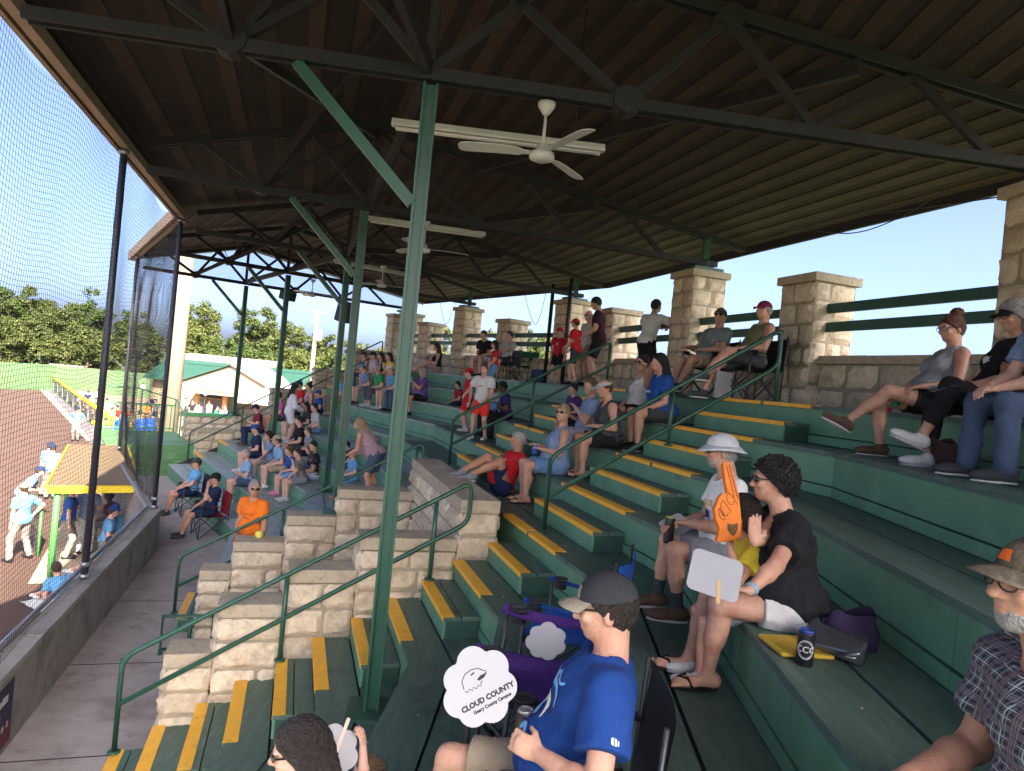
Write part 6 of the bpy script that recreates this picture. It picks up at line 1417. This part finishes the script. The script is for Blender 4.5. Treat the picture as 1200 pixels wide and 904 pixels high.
# ------------------------------------------------------------------ things people hold and leave about, prints on clothes
def text_mesh(txt,size,name,m,ext=0.0):
    c=bpy.data.curves.new(name,'FONT'); c.body=txt; c.size=size; c.align_x='CENTER'; c.align_y='CENTER'; c.extrude=ext; c.resolution_u=2; c.offset=size*(.055 if size<.03 else .018)
    o=bpy.data.objects.new(name+'_curve',c); COL.objects.link(o); dg=bpy.context.evaluated_depsgraph_get(); me=bpy.data.meshes.new_from_object(o.evaluated_get(dg)); bpy.data.objects.remove(o); bpy.data.curves.remove(c)
    me.name=name; me.materials.clear(); me.materials.append(m); q=bpy.data.objects.new(name,me); COL.objects.link(q); return q
def pm(name,c,r=.7): return mat('print_'+name,c,r,.04,8)
def chest_frame(p,dx=0,z=.33,back=False,rot=0):
    T=p['T']; s=-1 if back else 1; x=V(-T[:,0]*s); y=V(T[:,2]); n=V(T[:,1]*s); c=V(p['tp'](-dx*s,.19*s,z))
    M=Matrix(((x.x,y.x,n.x,c.x),(x.y,y.y,n.y,c.y),(x.z,y.z,n.z,c.z),(0,0,0,1))); return M@Matrix.Rotation(rot,4,'Z')
def stick(o,p,M,part='shirt'):
    o.data.transform(M); decal(o,p[part])
def flat(name,pts,m,th=None):
    """a filled outline in the xy plane, finely cut so that it can follow cloth"""
    bm=bmesh.new(); vs=[bm.verts.new((x,y,0)) for x,y in pts]; f=bm.faces.new(vs); bmesh.ops.triangulate(bm,faces=[f])
    bmesh.ops.subdivide_edges(bm,edges=bm.edges[:],cuts=2,use_grid_fill=True)
    me=bpy.data.meshes.new(name); bm.to_mesh(me); bm.free(); me.materials.append(m); o=bpy.data.objects.new(name,me); COL.objects.link(o); return o
def ribbon(name,pts,w,m):
    vs=[];n=len(pts); me=bpy.data.meshes.new(name)
    for i,(x,y) in enumerate(pts):
        a=pts[max(0,i-1)];b=pts[min(n-1,i+1)]; t=V((b[0]-a[0],b[1]-a[1],0)).normalized(); ww=w[i] if isinstance(w,list) else w; vs+=[(x-t.y*ww/2,y+t.x*ww/2,0),(x+t.y*ww/2,y-t.x*ww/2,0)]
    me.from_pydata(vs,[],[(2*i,2*i+1,2*i+3,2*i+2) for i in range(n-1)]); me.materials.append(m); o=bpy.data.objects.new(name,me); COL.objects.link(o); return o
WP=pm('white',(.62,.62,.60)); GOLD=pm('gold',(.80,.42,.04)); BLKP=pm('black',(.012,.012,.014)); LBL=pm('light_blue',(.18,.45,.80)); PNAVY=pm('navy',(.02,.03,.10)); PRED=pm('red',(.6,.03,.03))
circ=lambda r,n=20,sx=1,sy=1,cx=0,cy=0:[(cx+r*sx*math.cos(6.2832*i/n),cy+r*sy*math.sin(6.2832*i/n)) for i in range(n)]
# woman in black: gold CLOUD, white BASEBALL, round emblem
o=text_mesh('CLOUD',.072,'shirt_lettering',GOLD); stick(o,woman,chest_frame(woman,0,.375))
o=text_mesh('BASEBALL',.046,'shirt_lettering',WP); stick(o,woman,chest_frame(woman,0,.315))
o=flat('shirt_emblem',circ(.03,18,1,1.2),WP); stick(o,woman,chest_frame(woman,0,.255)); o=flat('shirt_emblem',circ(.018,14,1,1.2,.006,.008),GOLD); stick(o,woman,chest_frame(woman,0,.257))
for v in o.data.vertices: v.co+=v.normal*.0
# man in the bucket hat
o=text_mesh('CLOUD',.085,'shirt_lettering',GOLD); stick(o,bucket,chest_frame(bucket,0,.355)); o=text_mesh('BASEBALL',.038,'shirt_lettering',PNAVY); stick(o,bucket,chest_frame(bucket,0,.285))
# child in yellow: plain abstract patches
for (dx,z,r_,m_) in [(-.03,.30,.022,BLKP),(.03,.31,.018,BLKP),(0,.24,.03,WP),(.035,.19,.022,GOLD),(-.04,.20,.02,pm('tan',(.6,.4,.28)))]:
    o=flat('shirt_print',circ(r_,14,1,1.15),m_); stick(o,kid,chest_frame(kid,dx,z))
# blue man: swirl print in light blue and white, small white sleeve mark
sp=[(.11*math.cos(a)*(1-.06*a),.085*math.sin(a)*(1-.05*a)) for a in [i*.22 for i in range(22)]]
o=ribbon('shirt_print',sp,[.012+.026*math.sin(math.pi*i/21) for i in range(22)],LBL); stick(o,blue,chest_frame(blue,0,.30))
o=ribbon('shirt_print',[(x*.62-.01,y*.55-.02) for x,y in sp],[.008+.02*math.sin(math.pi*i/21) for i in range(22)],WP); stick(o,blue,chest_frame(blue,.0,.28))
o=ribbon('shirt_print',[(-.12+.02*i,.09+.02*math.sin(i*1.1)) for i in range(13)],[.004+.018*math.sin(math.pi*i/12) for i in range(13)],LBL); stick(o,blue,chest_frame(blue,0,.32))
o=ribbon('shirt_print',[(-.10+.018*i,-.11+.015*math.sin(i*1.3)) for i in range(12)],[.004+.02*math.sin(math.pi*i/11) for i in range(12)],LBL); stick(o,blue,chest_frame(blue,.02,.28))
sh,E,W_,e=blue['arms']['L'][:4]
c=V(sh+(E-sh)*.52); d=V((E-sh)/np.linalg.norm(E-sh)); n=V((-1,-.35,.25)).normalized(); n=(n-d*n.dot(d)).normalized(); x=(-d).cross(n)
Ms=Matrix(((x.x,-d.x,n.x,c.x+n.x*.08),(x.y,-d.y,n.y,c.y+n.y*.08),(x.z,-d.z,n.z,c.z+n.z*.08),(0,0,0,1)))
for q in ([(-.013,.010),(-.004,.012),(-.004,-.012),(-.013,-.010)],[(-.001,.012),(.006,.009),(.006,-.010),(-.001,-.012)],[(.009,.008),(.014,.005),(.014,-.008),(.009,-.009)]):
    o=flat('sleeve_mark',q,WP); stick(o,blue,Ms)
# man in orange: dark script line
o=ribbon('shirt_lettering',[(-.13+.01*i,.018*math.sin(i*1.25)+.012*math.sin(i*.5)) for i in range(27)],.008,BLKP); stick(o,orange,chest_frame(orange,0,.33)); o=ribbon('shirt_lettering',[(-.08+.01*i,-.035+.004*math.sin(i*2.)) for i in range(17)],.007,BLKP); stick(o,orange,chest_frame(orange,0,.32))
o=flat('shirt_badge',circ(.024,14),WP); stick(o,red,chest_frame(red,.075,.37))
# numbers on the ball players
o=text_mesh('23',.24,'number',PNAVY); stick(o,pl23,chest_frame(pl23,0,.30,back=True)); o=text_mesh('3',.24,'number',PNAVY); stick(o,pl3,chest_frame(pl3,0,.30,back=True))
o=text_mesh('9',.22,'number',PNAVY); stick(o,pl2,chest_frame(pl2,0,.30,back=True))
# the boy in white has a red check mark on his shirt
def find(lbl): return next(p for p in PEOPLE if lbl in p['body']['label'])
b=find('fair haired boy'); o=ribbon('shirt_mark',[(-.075,.012),(-.06,-.016),(-.03,-.02),(.0,-.006),(.04,.012),(.085,.034)],[.004,.022,.022,.015,.009,.002],PRED); stick(o,b,chest_frame(b,0,.33))
b=find('black cap, black printed'); o=flat('shirt_print',[(-.05,.0),(-.03,.03),(.0,.02),(.03,.045),(.05,.02),(.035,-.01),(.05,-.04),(.01,-.03),(-.03,-.05)],WP); stick(o,b,chest_frame(b,0,.34))
b=find('blue printed shirt leaning'); o=text_mesh('ROYALS',.05,'shirt_lettering',WP) if False else ribbon('shirt_lettering',[(-.09+.01*i,.012*math.sin(i*1.9)) for i in range(19)],.016,WP); stick(o,b,chest_frame(b,-.04,.34))
for t in ('boy in a red cap and red jersey standing','boy in a red cap and red jersey turned','dark haired child in a red jersey'):
    b=find(t); o=flat('jersey_emblem',circ(.045,16,1,1.1),pm('emblem_grey',(.35,.36,.42))); stick(o,b,chest_frame(b,0,.33))
# cap fronts
def cap_patch(p,m,w=.03,h=.028,name='cap_patch',dx=0):
    o=flat(name,[(-w,-h),(w,-h),(w*.8,h),(-w*.8,h)],m); Hd=p['Hd']; x,y,n=V(-Hd[:,0]),V(Hd[:,2]),V(Hd[:,1]); c=V(p['hp'](-dx,.13,.085)); M=Matrix(((x.x,y.x,n.x,c.x),(x.y,y.y,n.y,c.y),(x.z,y.z,n.z,c.z),(0,0,0,1))); o.data.transform(M); decal(o,p['hat'])
cap_patch(plaid,pm('blaze_orange',(.85,.16,.02)),.03,.022)
cap_patch(blue,cloth('cap_tan',(.30,.26,.20)),.072,.036,'cap_panel')
for p_ in (blue,):
    for ch in p_['hat'].children:
        if 'brim' in ch.name: ch.data.materials[0]=cloth('cap_tan',(.30,.26,.20))
# watch of the woman in black
def wristband(p,nm,m,name='watch'):
    sh,E,W,e=p['arms'][nm][:4]; d=(W-E)/np.linalg.norm(W-E); mb=MB(); c=V(W-d*.02); a=V(d); M=a.to_track_quat('Z','Y').to_matrix()
    mb.lathe([(.031,-.011),(.0345,-.009),(.0345,.009),(.031,.011)],c,16,axis=M); o=mb.build(name,m); o.parent=p['body']
wristband(woman,'L',mat('watch_band',(.25,.36,.48),.4)); wristband(bucket,'R',BLACK); wristband(orange,'L',BLACK,'phone_band')
def pend(p,x,y,z): return V(p['hp'](x,y,z))
for e in (-1,):
    mb=MB(); mb.ell(V(woman['hp'](-.088,-.006,-.05)),(.005,.005,.005),n=8,m=6); o=mb.build('earring',mat('gold_metal',(.7,.5,.2),.25,metal=1)); o.parent=woman['body']

# fans -----------------------------------------------------------------
CARD=mat('white_card',(.35,.345,.365),.6,.03,6); STICKM=mat('stick_wood',(.55,.36,.17),.7,.12,20)
def facing(c,rot=0,tilt=(0,0)):
    c=V(c); n=(V((0,0,EYE))-c).normalized(); x=V((0,0,1)).cross(n).normalized(); y=n.cross(x)
    return Matrix(((x.x,y.x,n.x,c.x),(x.y,y.y,n.y,c.y),(x.z,y.z,n.z,c.z),(0,0,0,1)))@Matrix.Rotation(rot,4,'Z')@Matrix.Rotation(tilt[0],4,'X')@Matrix.Rotation(tilt[1],4,'Y')
def cloud_pts(R):
    lob=[(-.62,-.05,.42),(-.42,.42,.40),(.10,.62,.44),(.55,.30,.42),(.55,-.25,.40),(.10,-.52,.44),(-.38,-.42,.42)]
    pts=[]
    for i in range(96):
        a=6.2832*i/96; best=.3
        for lx,ly,lr in lob:
            dx,dy=math.cos(a),math.sin(a); bq=lx*dx+ly*dy; dd=bq*bq-(lx*lx+ly*ly-lr*lr)
            if dd>0: best=max(best,bq+math.sqrt(dd))
        pts.append((best*R*math.cos(a),best*R*math.sin(a)))
    return pts
def fan_paddle(label,M,R=.115,kind='cloud',stick_=None,printed=False):
    e=empty('hand_fan',M.translation,label,'hand fan'); 
    pts=cloud_pts(R) if kind=='cloud' else [(sx*(.098-.025*(1-math.cos(t)))if False else 0,0) for sx,t in []]
    if kind=='square':
        pts=[]
        for qx,qy,a0 in ((1,1,0),(-1,1,90),(-1,-1,180),(1,-1,270)):
            for i in range(7): a=math.radians(a0+15*i); pts.append((qx*(R-.03)+.03*math.cos(a),qy*(R*.86-.03)+.03*math.sin(a)))
    mb=MB(); mb.prism([M@V((x,y,-.001)) for x,y in pts],M.to_3x3()@V((0,0,.002))); mb.build('card',CARD,e)
    if stick_:
        a,b=stick_; mb=MB(); mb.bar(M@V((*a,.0025)),M@V((*b,.0025)),.016,.003,up=M.to_3x3()@V((0,0,1))); mb.build('stick',STICKM if kind=='square' else mat('stick_pale',(.62,.52,.40),.7),e)
    if printed:
        def put(o,x,y,r=0): o.data.transform(M@Matrix.Translation((x,y,.0016))@Matrix.Rotation(r,4,'Z')); o.parent=e; o.matrix_parent_inverse=world(e).inverted()
        put(text_mesh('CLOUD COUNTY',.0245,'lettering',BLKP),.012,-.040); put(text_mesh('Geary County Campus',.0150,'lettering',BLKP),.018,-.064)
        hd=[(-.048,.0),(-.044,.026),(-.026,.042),(.0,.046),(.024,.040),(.036,.026),(.046,.020),(.034,.012),(.012,.012)]
        put(ribbon('bird_head',hd,.0030,BLKP),-.002,.018); put(ribbon('bird_head',[(-.048,.0),(-.040,-.008),(-.032,.0),(-.024,-.010),(-.016,-.002),(-.008,-.011),(.0,-.003),(.008,-.010),(.014,.0),(.02,.004)],.0028,BLKP),-.002,.012)
        put(flat('bird_beak',[(.004,.010),(.022,.018),(.046,.016),(.030,.006),(.012,.004)],BLKP),-.002,.016); put(flat('bird_eye',[(-.006,.030),(.010,.034),(.012,.030),(-.002,.026)],BLKP),-.006,.020)
    return e
c=pY(562,806,2.30); fan_paddle('white cloud shaped hand fan printed CLOUD COUNTY held by the man in royal blue',facing(c,.56,(.1,-.1)),R=.128,printed=True)
Mk=facing(handpt(kid2,'L',.05,.05)+V((-.09,-.05,-.05)),.2,(.15,.2)); fan_paddle('white cloud shaped hand fan raised behind the dark haired woman',Mk,R=.115,stick_=((.0,-.02),(.085,.13)))
hp_=handpt(woman,'L',.10,.02); Mf=facing(pY(838,674,3.06),-.10,(-.35,.15)); fan_paddle('square white hand fan on a wooden stick held by the woman in black',Mf,R=.115,kind='square',stick_=((.02,-.02),(.035,-.125)))
q=pY(838,655,3.9); fan_paddle('grey white hand fan lying on the knee of the bucket hat man',facing(V(handpt(bucket,'L',.12,.03)),.9,(.5,-.6)),R=.10,kind='square')
# foam finger
fp=[(228,130),(215,135),(207,150),(225,300),(245,395),(232,402),(205,405),(180,430),(165,455),(150,500),(130,540),(138,600),(143,640),(165,690),(172,720),(158,790),(147,820),(180,832),(270,815),(362,785),(362,700),(365,640),(356,520),(345,420),(330,340),(300,240),(278,170),(262,140),(245,130)]
hb=handpt(kid,'L',.08,.02); k_=3.55/790/7.54
Mg=facing(hb+V((0,-.02,.0)),.10,(.0,.25))
e=empty('foam_finger',hb,'orange foam finger hand held up by the child in yellow','foam finger')
ff=[((x-262)*k_,(770-y)*k_) for x,y in fp][::-1]
mb=MB(); mb.prism([Mg@V((x,y,-.03)) for x,y in ff],Mg.to_3x3()@V((0,0,.06))); mb.build('foam',mat('foam_orange',(.85,.22,.03),.85,.08,20,.3,120),e,bevel=.006)
def fput(o,x,y,r=0): o.data.transform(Mg@Matrix.Translation(((x-262)*k_,(770-y)*k_,.0316))@Matrix.Rotation(r,4,'Z')); o.parent=e; o.matrix_parent_inverse=world(e).inverted()
for pts in ([(250,400),(235,430),(240,470),(262,500),(290,500),(300,470)],[(205,470),(185,500),(185,540),(215,600),(240,600),(250,570)],[(170,540),(165,570),(180,620),(205,640),(225,620)],[(250,400),(285,430),(310,470),(330,500)],[(205,470),(230,500),(255,540),(280,570)],[(170,540),(195,580),(215,610)],[(232,150),(300,440)],[(258,150),(335,450)]):
    o=ribbon('outline',[((x-250)*k_,(500-y)*k_) for x,y in pts],.0035,BLKP); fput(o,250,500)
o=flat('emblem',[((x-282)*k_,(700-y)*k_) for x,y in [(240,660),(262,672),(280,668),(300,672),(328,655),(330,700),(315,745),(288,772),(262,750),(240,715)]],pm('brown',(.10,.05,.02))); fput(o,282,700)
o=flat('emblem',circ(.016,14,1,1.2),pm('amber',(.55,.25,.04))); fput(o,284,712)
for i in range(8):
    o=ribbon('lettering',[(-.004,.004),(.004,.004),(-.003,-.004),(.004,-.004)],.002,BLKP); fput(o,250+i*10,185+i*33)
# cans, cups, phones ----------------------------------------------------
def can(p,label,h=.122,r=.033,body=None,top=None,M=None,cat='can',name='drink_can'):
    M=M or Matrix.Identity(3); e=empty(name,p,label,cat)
    mb=MB(); mb.lathe([(r*.9,0),(r,.006),(r,h-.012),(r*.97,h-.008)],p,24,axis=M); b=mb.build('body',body,e)
    mb=MB(); mb.lathe([(r*.96,h-.010),(r*.80,h),(r*.82,h+.002),(r*.78,h+.002),(r*.76,h-.003),(.004,h-.003)],p,24,axis=M); mb.build('lid',top or STEEL,e); return e
cp=V((1.425,3.02,-1.198)); e=can(cp,'tall black can with a CCC oval standing on the bench beside the woman in black',.155,.0375,mat('can_black',(.012,.012,.016),.3),mat('can_top_blue',(.08,.14,.5),.25,metal=.6))
n=(V((0,0,cp.z))-V((cp.x,cp.y,cp.z))).normalized(); x=V((0,0,1)).cross(n)
def wrapcan(o,z):
    for v in o.data.vertices:
        a=v.co.x/.0385; q=V(cp)+(x*math.sin(a)+n*math.cos(a))*.0385+V((0,0,z+v.co.y)); v.co=q
    o.parent=e; o.matrix_parent_inverse=world(e).inverted()
wrapcan(text_mesh('CCC',.040,'lettering',WP),.075)
wrapcan(ribbon('oval_ring',[(.034*math.cos(6.2832*i/36),.040*math.sin(6.2832*i/36)) for i in range(37)],.0035,WP),.075)
for dz in (0,): wrapcan(ribbon('oval_ring',[(.028*math.cos(6.2832*i/36),.034*math.sin(6.2832*i/36)) for i in range(37)],.0012,WP),.075)
hc=handpt(blue,'R',.085,.045); can(hc-V((0,0,.06)),'black drink can in the hand of the man in royal blue',.125,.034,mat('can_black',(.012,.012,.016),.3))
# paddle stick stuff and hat on the lap of the man
hc=handpt(bucket,'R',.08,.04); can(hc-V((0,0,.09)),'dark bottle with a yellow rimmed top in the bucket hat man\'s hands',.19,.036,mat('bottle_dark',(.02,.02,.018),.25),mat('bottle_top_olive',(.4,.38,.05),.4),cat='bottle',name='bottle')
b=find('blonde woman in a sleeveless'); hc=handpt(b,'L',.08,.04); can(hc-V((0,0,.05)),'blue and white can held by the blonde woman',.125,.034,mat('can_blue',(.04,.09,.45),.3))
b=find('short haired woman in a grey blue'); c=handpt(b,'R',.10,.03)
mb=MB(); mb.lathe([(.01,0),(.085,.002),(.115,.018),(.117,.018),(.086,.0),(.01,-.003)],c,20); o=mb.build('paper_plate',CARD,loc=c); tag(o,'white paper plate on the lap of the woman eating','plate')
b=find('strapless'); c=handpt(b,'L',.08,.03); mb=MB(); mb.lathe([(.04,-.07),(.052,.07),(.049,.07),(.038,-.065)],c,16); o=mb.build('cup',pm('pink_cup',(.75,.12,.30)),loc=c); tag(o,'pink cup held by the woman in the strapless top','cup')
b=find('bright blue phone'); c=handpt(b,'L',.10,.03); mb=MB(); mb.box(c,(.09,.012,.17),rz=.3); o=mb.build('phone',mat('phone_cyan',(.02,.45,.75),.4),bevel=.008,loc=c); tag(o,'bright blue phone held up by the woman in purple','phone')
b=find('dark floral top'); c=handpt(b,'R',.08,.03); mb=MB(); mb.lathe([(.03,-.06),(.042,.06),(.04,.06),(.028,-.055)],c,14); o=mb.build('cup',pm('yellow_cup',(.75,.70,.25)),loc=c); tag(o,'pale yellow cup held by the woman in the floral top','cup')
b=find('leaning over a ball'); c=handpt(b,'R',.06,.03); mb=MB(); mb.ell(c+V((0,0,.05)),(.1,.1,.1),n=20,m=12); o=mb.build('ball',mat('ball_blue',(.08,.25,.5),.5,.3,9),loc=c); tag(o,'blue patterned ball in the lap of the boy in purple','ball')
c=P(1,-.0,-.45,0); c=along(1,1040,-.38,0.0)
mb=MB(); mb.lathe([(.038,.0),(.048,.13),(.05,.13),(.05,.135),(.046,.135),(.036,.006)],c,18); o=mb.build('cup',pm('coral_cup',(.75,.10,.09)),loc=c); tag(o,'coral red cup beside the tote bag on the top row','cup')
b=find('grey tank top with a hair'); c=handpt(b,'R',.08,.04); mb=MB(); mb.lathe([(.03,-.07),(.042,.06),(.044,.06),(.044,.066),(.028,.066)],c,16); o=mb.build('tumbler',pm('teal_cup',(.02,.35,.28)),loc=c); tag(o,'teal tumbler in the lap of the woman in grey','cup')
# bags -------------------------------------------------------------------
def bag(p,w,d,h,rz,m,label,name='tote_bag',cat='bag',lean=.25,handles=True,seed=1):
    r=random.Random(seed); e=empty(name,p,label,cat); M=Matrix.Rotation(rz,3,'Z')@Matrix.Rotation(lean,3,'X'); vs=[];fs=[]; nu,nv=16,7
    for j in range(nv+1):
        t=j/nv
        for i in range(nu):
            a=6.2832*i/nu; ca,sa=math.cos(a),math.sin(a); sx=abs(ca)**.6*(1 if ca>0 else -1); sy=abs(sa)**.7*(1 if sa>0 else -1)
            bul=(1+.10*math.sin(math.pi*t)); vs.append(V(p)+M@V((w/2*sx*bul+r.uniform(-.008,.008),d/2*sy*(1-.75*t**2)*bul+r.uniform(-.008,.008),h*t+(r.uniform(-.01,.01) if j else 0)+.02*math.sin(a*2)*t)))
    for j in range(nv):
        for i in range(nu): fs.append((j*nu+i,j*nu+(i+1)%nu,(j+1)*nu+(i+1)%nu,(j+1)*nu+i))
    fs.append(tuple(range(nu))[::-1]); mb=MB(); mb.add(vs,fs,0,True); mb.build('bag_body',m,e)
    if handles:
        mb=MB()
        for s in (-1,1): mb.tube([V(p)+M@V((-w*.22,s*.02,h*.96)),V(p)+M@V((-w*.15,s*.03+.03,h*1.05)),V(p)+M@V((w*.15,s*.03+.03,h*1.05)),V(p)+M@V((w*.22,s*.02,h*.96))],.012,6)
        mb.build('handle',m,e)
    return e
bag(along(1,1032,-.72,0),.42,.18,.36,-1.25,cloth('bag_purple_grey',(.10,.085,.13)),'dark purple grey tote bag leaning on the stone wall of the top row')
bag(along(1,1118,.22,-.4),.30,.10,.24,-1.6,cloth('bag_dark_brown',(.05,.025,.022)),'dark brown clutch bag standing between two pairs of feet',lean=.45,handles=False,name='clutch_bag')
bag(V((1.76,3.30,-1.19)),.26,.18,.17,.3,cloth('bag_dark_purple',(.03,.018,.05)),'dark purple scarf bundle behind the woman in black',handles=False,name='scarf_bundle',cat='scarf',lean=.1,seed=4)
bag(V((1.60,3.14,-1.19)),.26,.10,.12,-.9,mat('clear_vinyl_dark',(.05,.055,.06),.08,.2,8,spec=.9),'shiny black clear vinyl bag beside the woman in black',handles=False,name='vinyl_bag',lean=-.5,seed=6)
mb=MB(); c=V((1.55,3.06,-1.135)); M=Matrix.Rotation(-.5,3,'Z')@Matrix.Rotation(-.55,3,'X'); mb.box(c,(.145,.075,.009),M=M); ph=mb.build('phone',mat('phone_blue_grey',(.07,.085,.13),.35),bevel=.008,loc=c); tag(ph,'blue grey phone lying on the clear vinyl bag','phone')
mb=MB(); mb.box(c+M@V((.045,.008,.006)),(.036,.036,.006),M=M); mb.build('camera_bump',BLACK,ph,bevel=.003)
mb=MB(); c=V((1.46,3.20,-1.185)); mb.box(c,(.26,.24,.022),rz=.1); o=mb.build('seat_cushion',cloth('cushion_yellow',(.62,.40,.05)),bevel=.01,loc=c); tag(o,'flat yellow cushion under the woman in black','cushion')
b=find('black printed shirt, black') if False else find('black cap, black printed'); c=handpt(b,'L',.06,.05); mb=MB(); r=random.Random(2); vs=[];fs=[]
for i in range(8):
    for j in range(8): vs.append(c+V((-.18+.045*i,-.12+.035*j,.02+.03*math.sin(i*1.1)*math.cos(j*.9)+r.uniform(0,.012))))
for i in range(7):
    for j in range(7): a=i*8+j; fs.append((a,a+8,a+9,a+1))
mb.add(vs,fs,0,True); o=mb.build('folded_cloth',cloth('patterned_cloth',(.45,.46,.52),dirt=(.08,.09,.16),dscale=30,dcover=.5),loc=c); tag(o,'patterned white and navy cloth on the lap of the woman in the black cap','cloth')
c=along(2,846,-.05,0)
mb=MB(); mb.box(c+V((0,-.0,.17)),(.30,.03,.34),rz=.6); o=mb.build('white_board_panel',CARD,loc=c); tag(o,'pale board standing under the folding chairs on the platform edge','board')
bag(P(2,11.2,3.0,-2.0),.34,.2,.4,.4,cloth('pack_black',(.015,.015,.018)),'black backpack on the bench beside the blonde bending woman',name='backpack',lean=.1,seed=8)
bag(P(3,-.25,-.35,0),.3,.22,.3,.2,cloth('pack_navy',(.03,.05,.12)),'blue backpack under the empty green folding chair',name='backpack',lean=.0,seed=9)
bag(P(3,f3min(4)+.9,3.0,-2.0),.3,.2,.34,.9,cloth('pack_grey',(.25,.25,.27)),'grey and black bag on the bench between the two middle posts',name='backpack',lean=.1,seed=12)
bag(P(2,10.42,5.6,-2.98),.16,.14,.07,.3,mat('bag_clear_white',(.6,.6,.58),.5),'crumpled white bag with a yellow ball on the stone wall end',name='plastic_bag',handles=False,lean=0,seed=13)
mb=MB(); c=P(2,10.10,5.5,-2.55); mb.ell(c,(.055,.055,.055)); o=mb.build('ball',pm('yellow_ball',(.75,.68,.10)),loc=c); tag(o,'yellow ball on top of the stepped stone wall','ball')
# folding chairs of the near row
blue_seat=V((.31,2.44,-2.0)); camp_chair(blue_seat,-84,cloth('chair_charcoal',(.045,.05,.055)),'charcoal folding chair holding the man in royal blue',s=1.04,back_h=.86)
q=pz(634,762,-1.37); q.z=-2.0; camp_chair(q,-78,cloth('chair_purple',(.10,.035,.24),dirt=(.07,.025,.17),dscale=5),'empty purple folding chair next to the man in royal blue',back_h=.80,s=1.12,arm=.065)
fan_paddle('white cloud shaped hand fan tucked in the arm of the purple chair',facing(pz(640,752,-1.33),.1,(-.5,0)),R=.10)
q=pz(672,697,-1.37); q.z=-2.0; camp_chair(q,-70,cloth('chair_blue',(.02,.10,.42)),'empty blue folding chair beyond the purple one',back_h=.95)
# steel conduit on the right pillar, yellow paint traces
a=P(1,-.30,-.92,.55); mb=MB(); mb.tube([a,a+V((0,0,.7)),a+V((.05,.0,.76)),a+V((.22,.03,.77))],.012,8); o=mb.build('conduit',STEEL,loc=a); tag(o,'short steel conduit pipe fixed to the right stone pillar','pipe')
# litter
for i,(px,py) in enumerate([(160,672),(178,737),(148,758),(195,733),(150,713)]):
    c=pz(px,py,-3.995); mb=MB(); mb.prism([c+V((-.03,-.02,0)),c+V((.035,-.015,0)),c+V((.03,.02,0)),c+V((-.025,.025,0))],(0,0,.004)); o=mb.build('paper_scrap',CARD,loc=c); tag(o,'scrap of white litter on the concrete walkway','litter','litter on the walkway')
# white lawn chairs
for i,(px,py) in enumerate([(92,476),(97,473),(105,472)]):
    p=pz(px,py,GZ+.02); e=empty('lawn_chair',p,['white plastic chair farthest left on the lawn','white plastic chair in the middle of the three','white plastic chair right of the other two'][i],'chair'); WPL=mat('white_plastic',(.6,.58,.54),.5)
    mb=MB(); mb.box(p+V((0,0,.42)),(.5,.48,.04)); mb.build('seat',WPL,e); mb=MB(); mb.box(p+V((0,.24,.66)),(.5,.04,.46)); mb.build('backrest',WPL,e)
    for sx in (-1,1):
        for sy in (-1,1): mb=MB(); mb.bar(p+V((sx*.22,sy*.2,0)),p+V((sx*.2,sy*.19,.41)),.05,.05); mb.build('leg',WPL,e)

# crumbs and shells dropped on the near treads
r=random.Random(21)
spots=[(545,781,-2.0),(552,784,-2.0),(700,842,-1.6),(1010,830,-1.2),(742,792,-2.0),(490,838,-2.4),(662,640,-1.6),(765,770,-1.6),(430,870,-2.4),(590,700,-1.8)]
for i,(px,py,z) in enumerate(spots):
    c=pz(px,py,z+.004); mb=MB(); mb.ell(c,(r.uniform(.006,.013),r.uniform(.005,.008),.004),Matrix.Rotation(r.uniform(0,3),3,'Z'),8,5); o=mb.build('peanut_shell',mat('shell_tan',(.5,.42,.3),.8),loc=c); tag(o,'tiny pale crumb of litter dropped on the green bench boards','litter','crumbs on the benches')
# bolt heads along the near bench boards
# ------------------------------------------------------------------ camera, sky, sun
cam=bpy.data.cameras.new('camera'); co=bpy.data.objects.new('camera',cam); COL.objects.link(co)
co.matrix_world=Matrix.Translation((0,0,EYE))@(Matrix.Rotation(math.pi/2+PITCH,4,'X')@Matrix.Rotation(ROLL,4,'Z'))
cam.sensor_width=36; cam.lens=FPX/1200*36; cam.clip_start=.05; cam.clip_end=4000; SC.camera=co
SUN_AZ,SUN_EL=math.radians(150),math.radians(38)
w=bpy.data.worlds.new('World'); SC.world=w; w.use_nodes=True; nt=w.node_tree
sk=nt.nodes.new('ShaderNodeTexSky'); sk.sky_type='NISHITA'; sk.sun_disc=False; sk.sun_elevation=SUN_EL; sk.sun_rotation=SUN_AZ
sk.air_density=.32; sk.dust_density=5.5; sk.ozone_density=2.5; sk.altitude=300
nt.links.new(sk.outputs[0],nt.nodes['Background'].inputs[0]); nt.nodes['Background'].inputs[1].default_value=.05
sl=bpy.data.lights.new('sun','SUN'); sl.energy=2.0; sl.angle=math.radians(.5); sl.color=(1,.88,.70)
so_=bpy.data.objects.new('sun',sl); COL.objects.link(so_)
sd=V((math.sin(SUN_AZ)*math.cos(SUN_EL),math.cos(SUN_AZ)*math.cos(SUN_EL),math.sin(SUN_EL)))
so_.rotation_euler=(-sd).to_track_quat('-Z','Y').to_euler(); so_.location=sd*60
vs=SC.view_settings; vs.view_transform='Standard'; vs.look='None'; vs.gamma=1; vs.use_curve_mapping=False; vs.exposure=3.95
SC.cycles.max_bounces=8; SC.cycles.diffuse_bounces=5; SC.cycles.transparent_max_bounces=12; SC.cycles.use_denoising=True
SC.cycles.use_adaptive_sampling=True
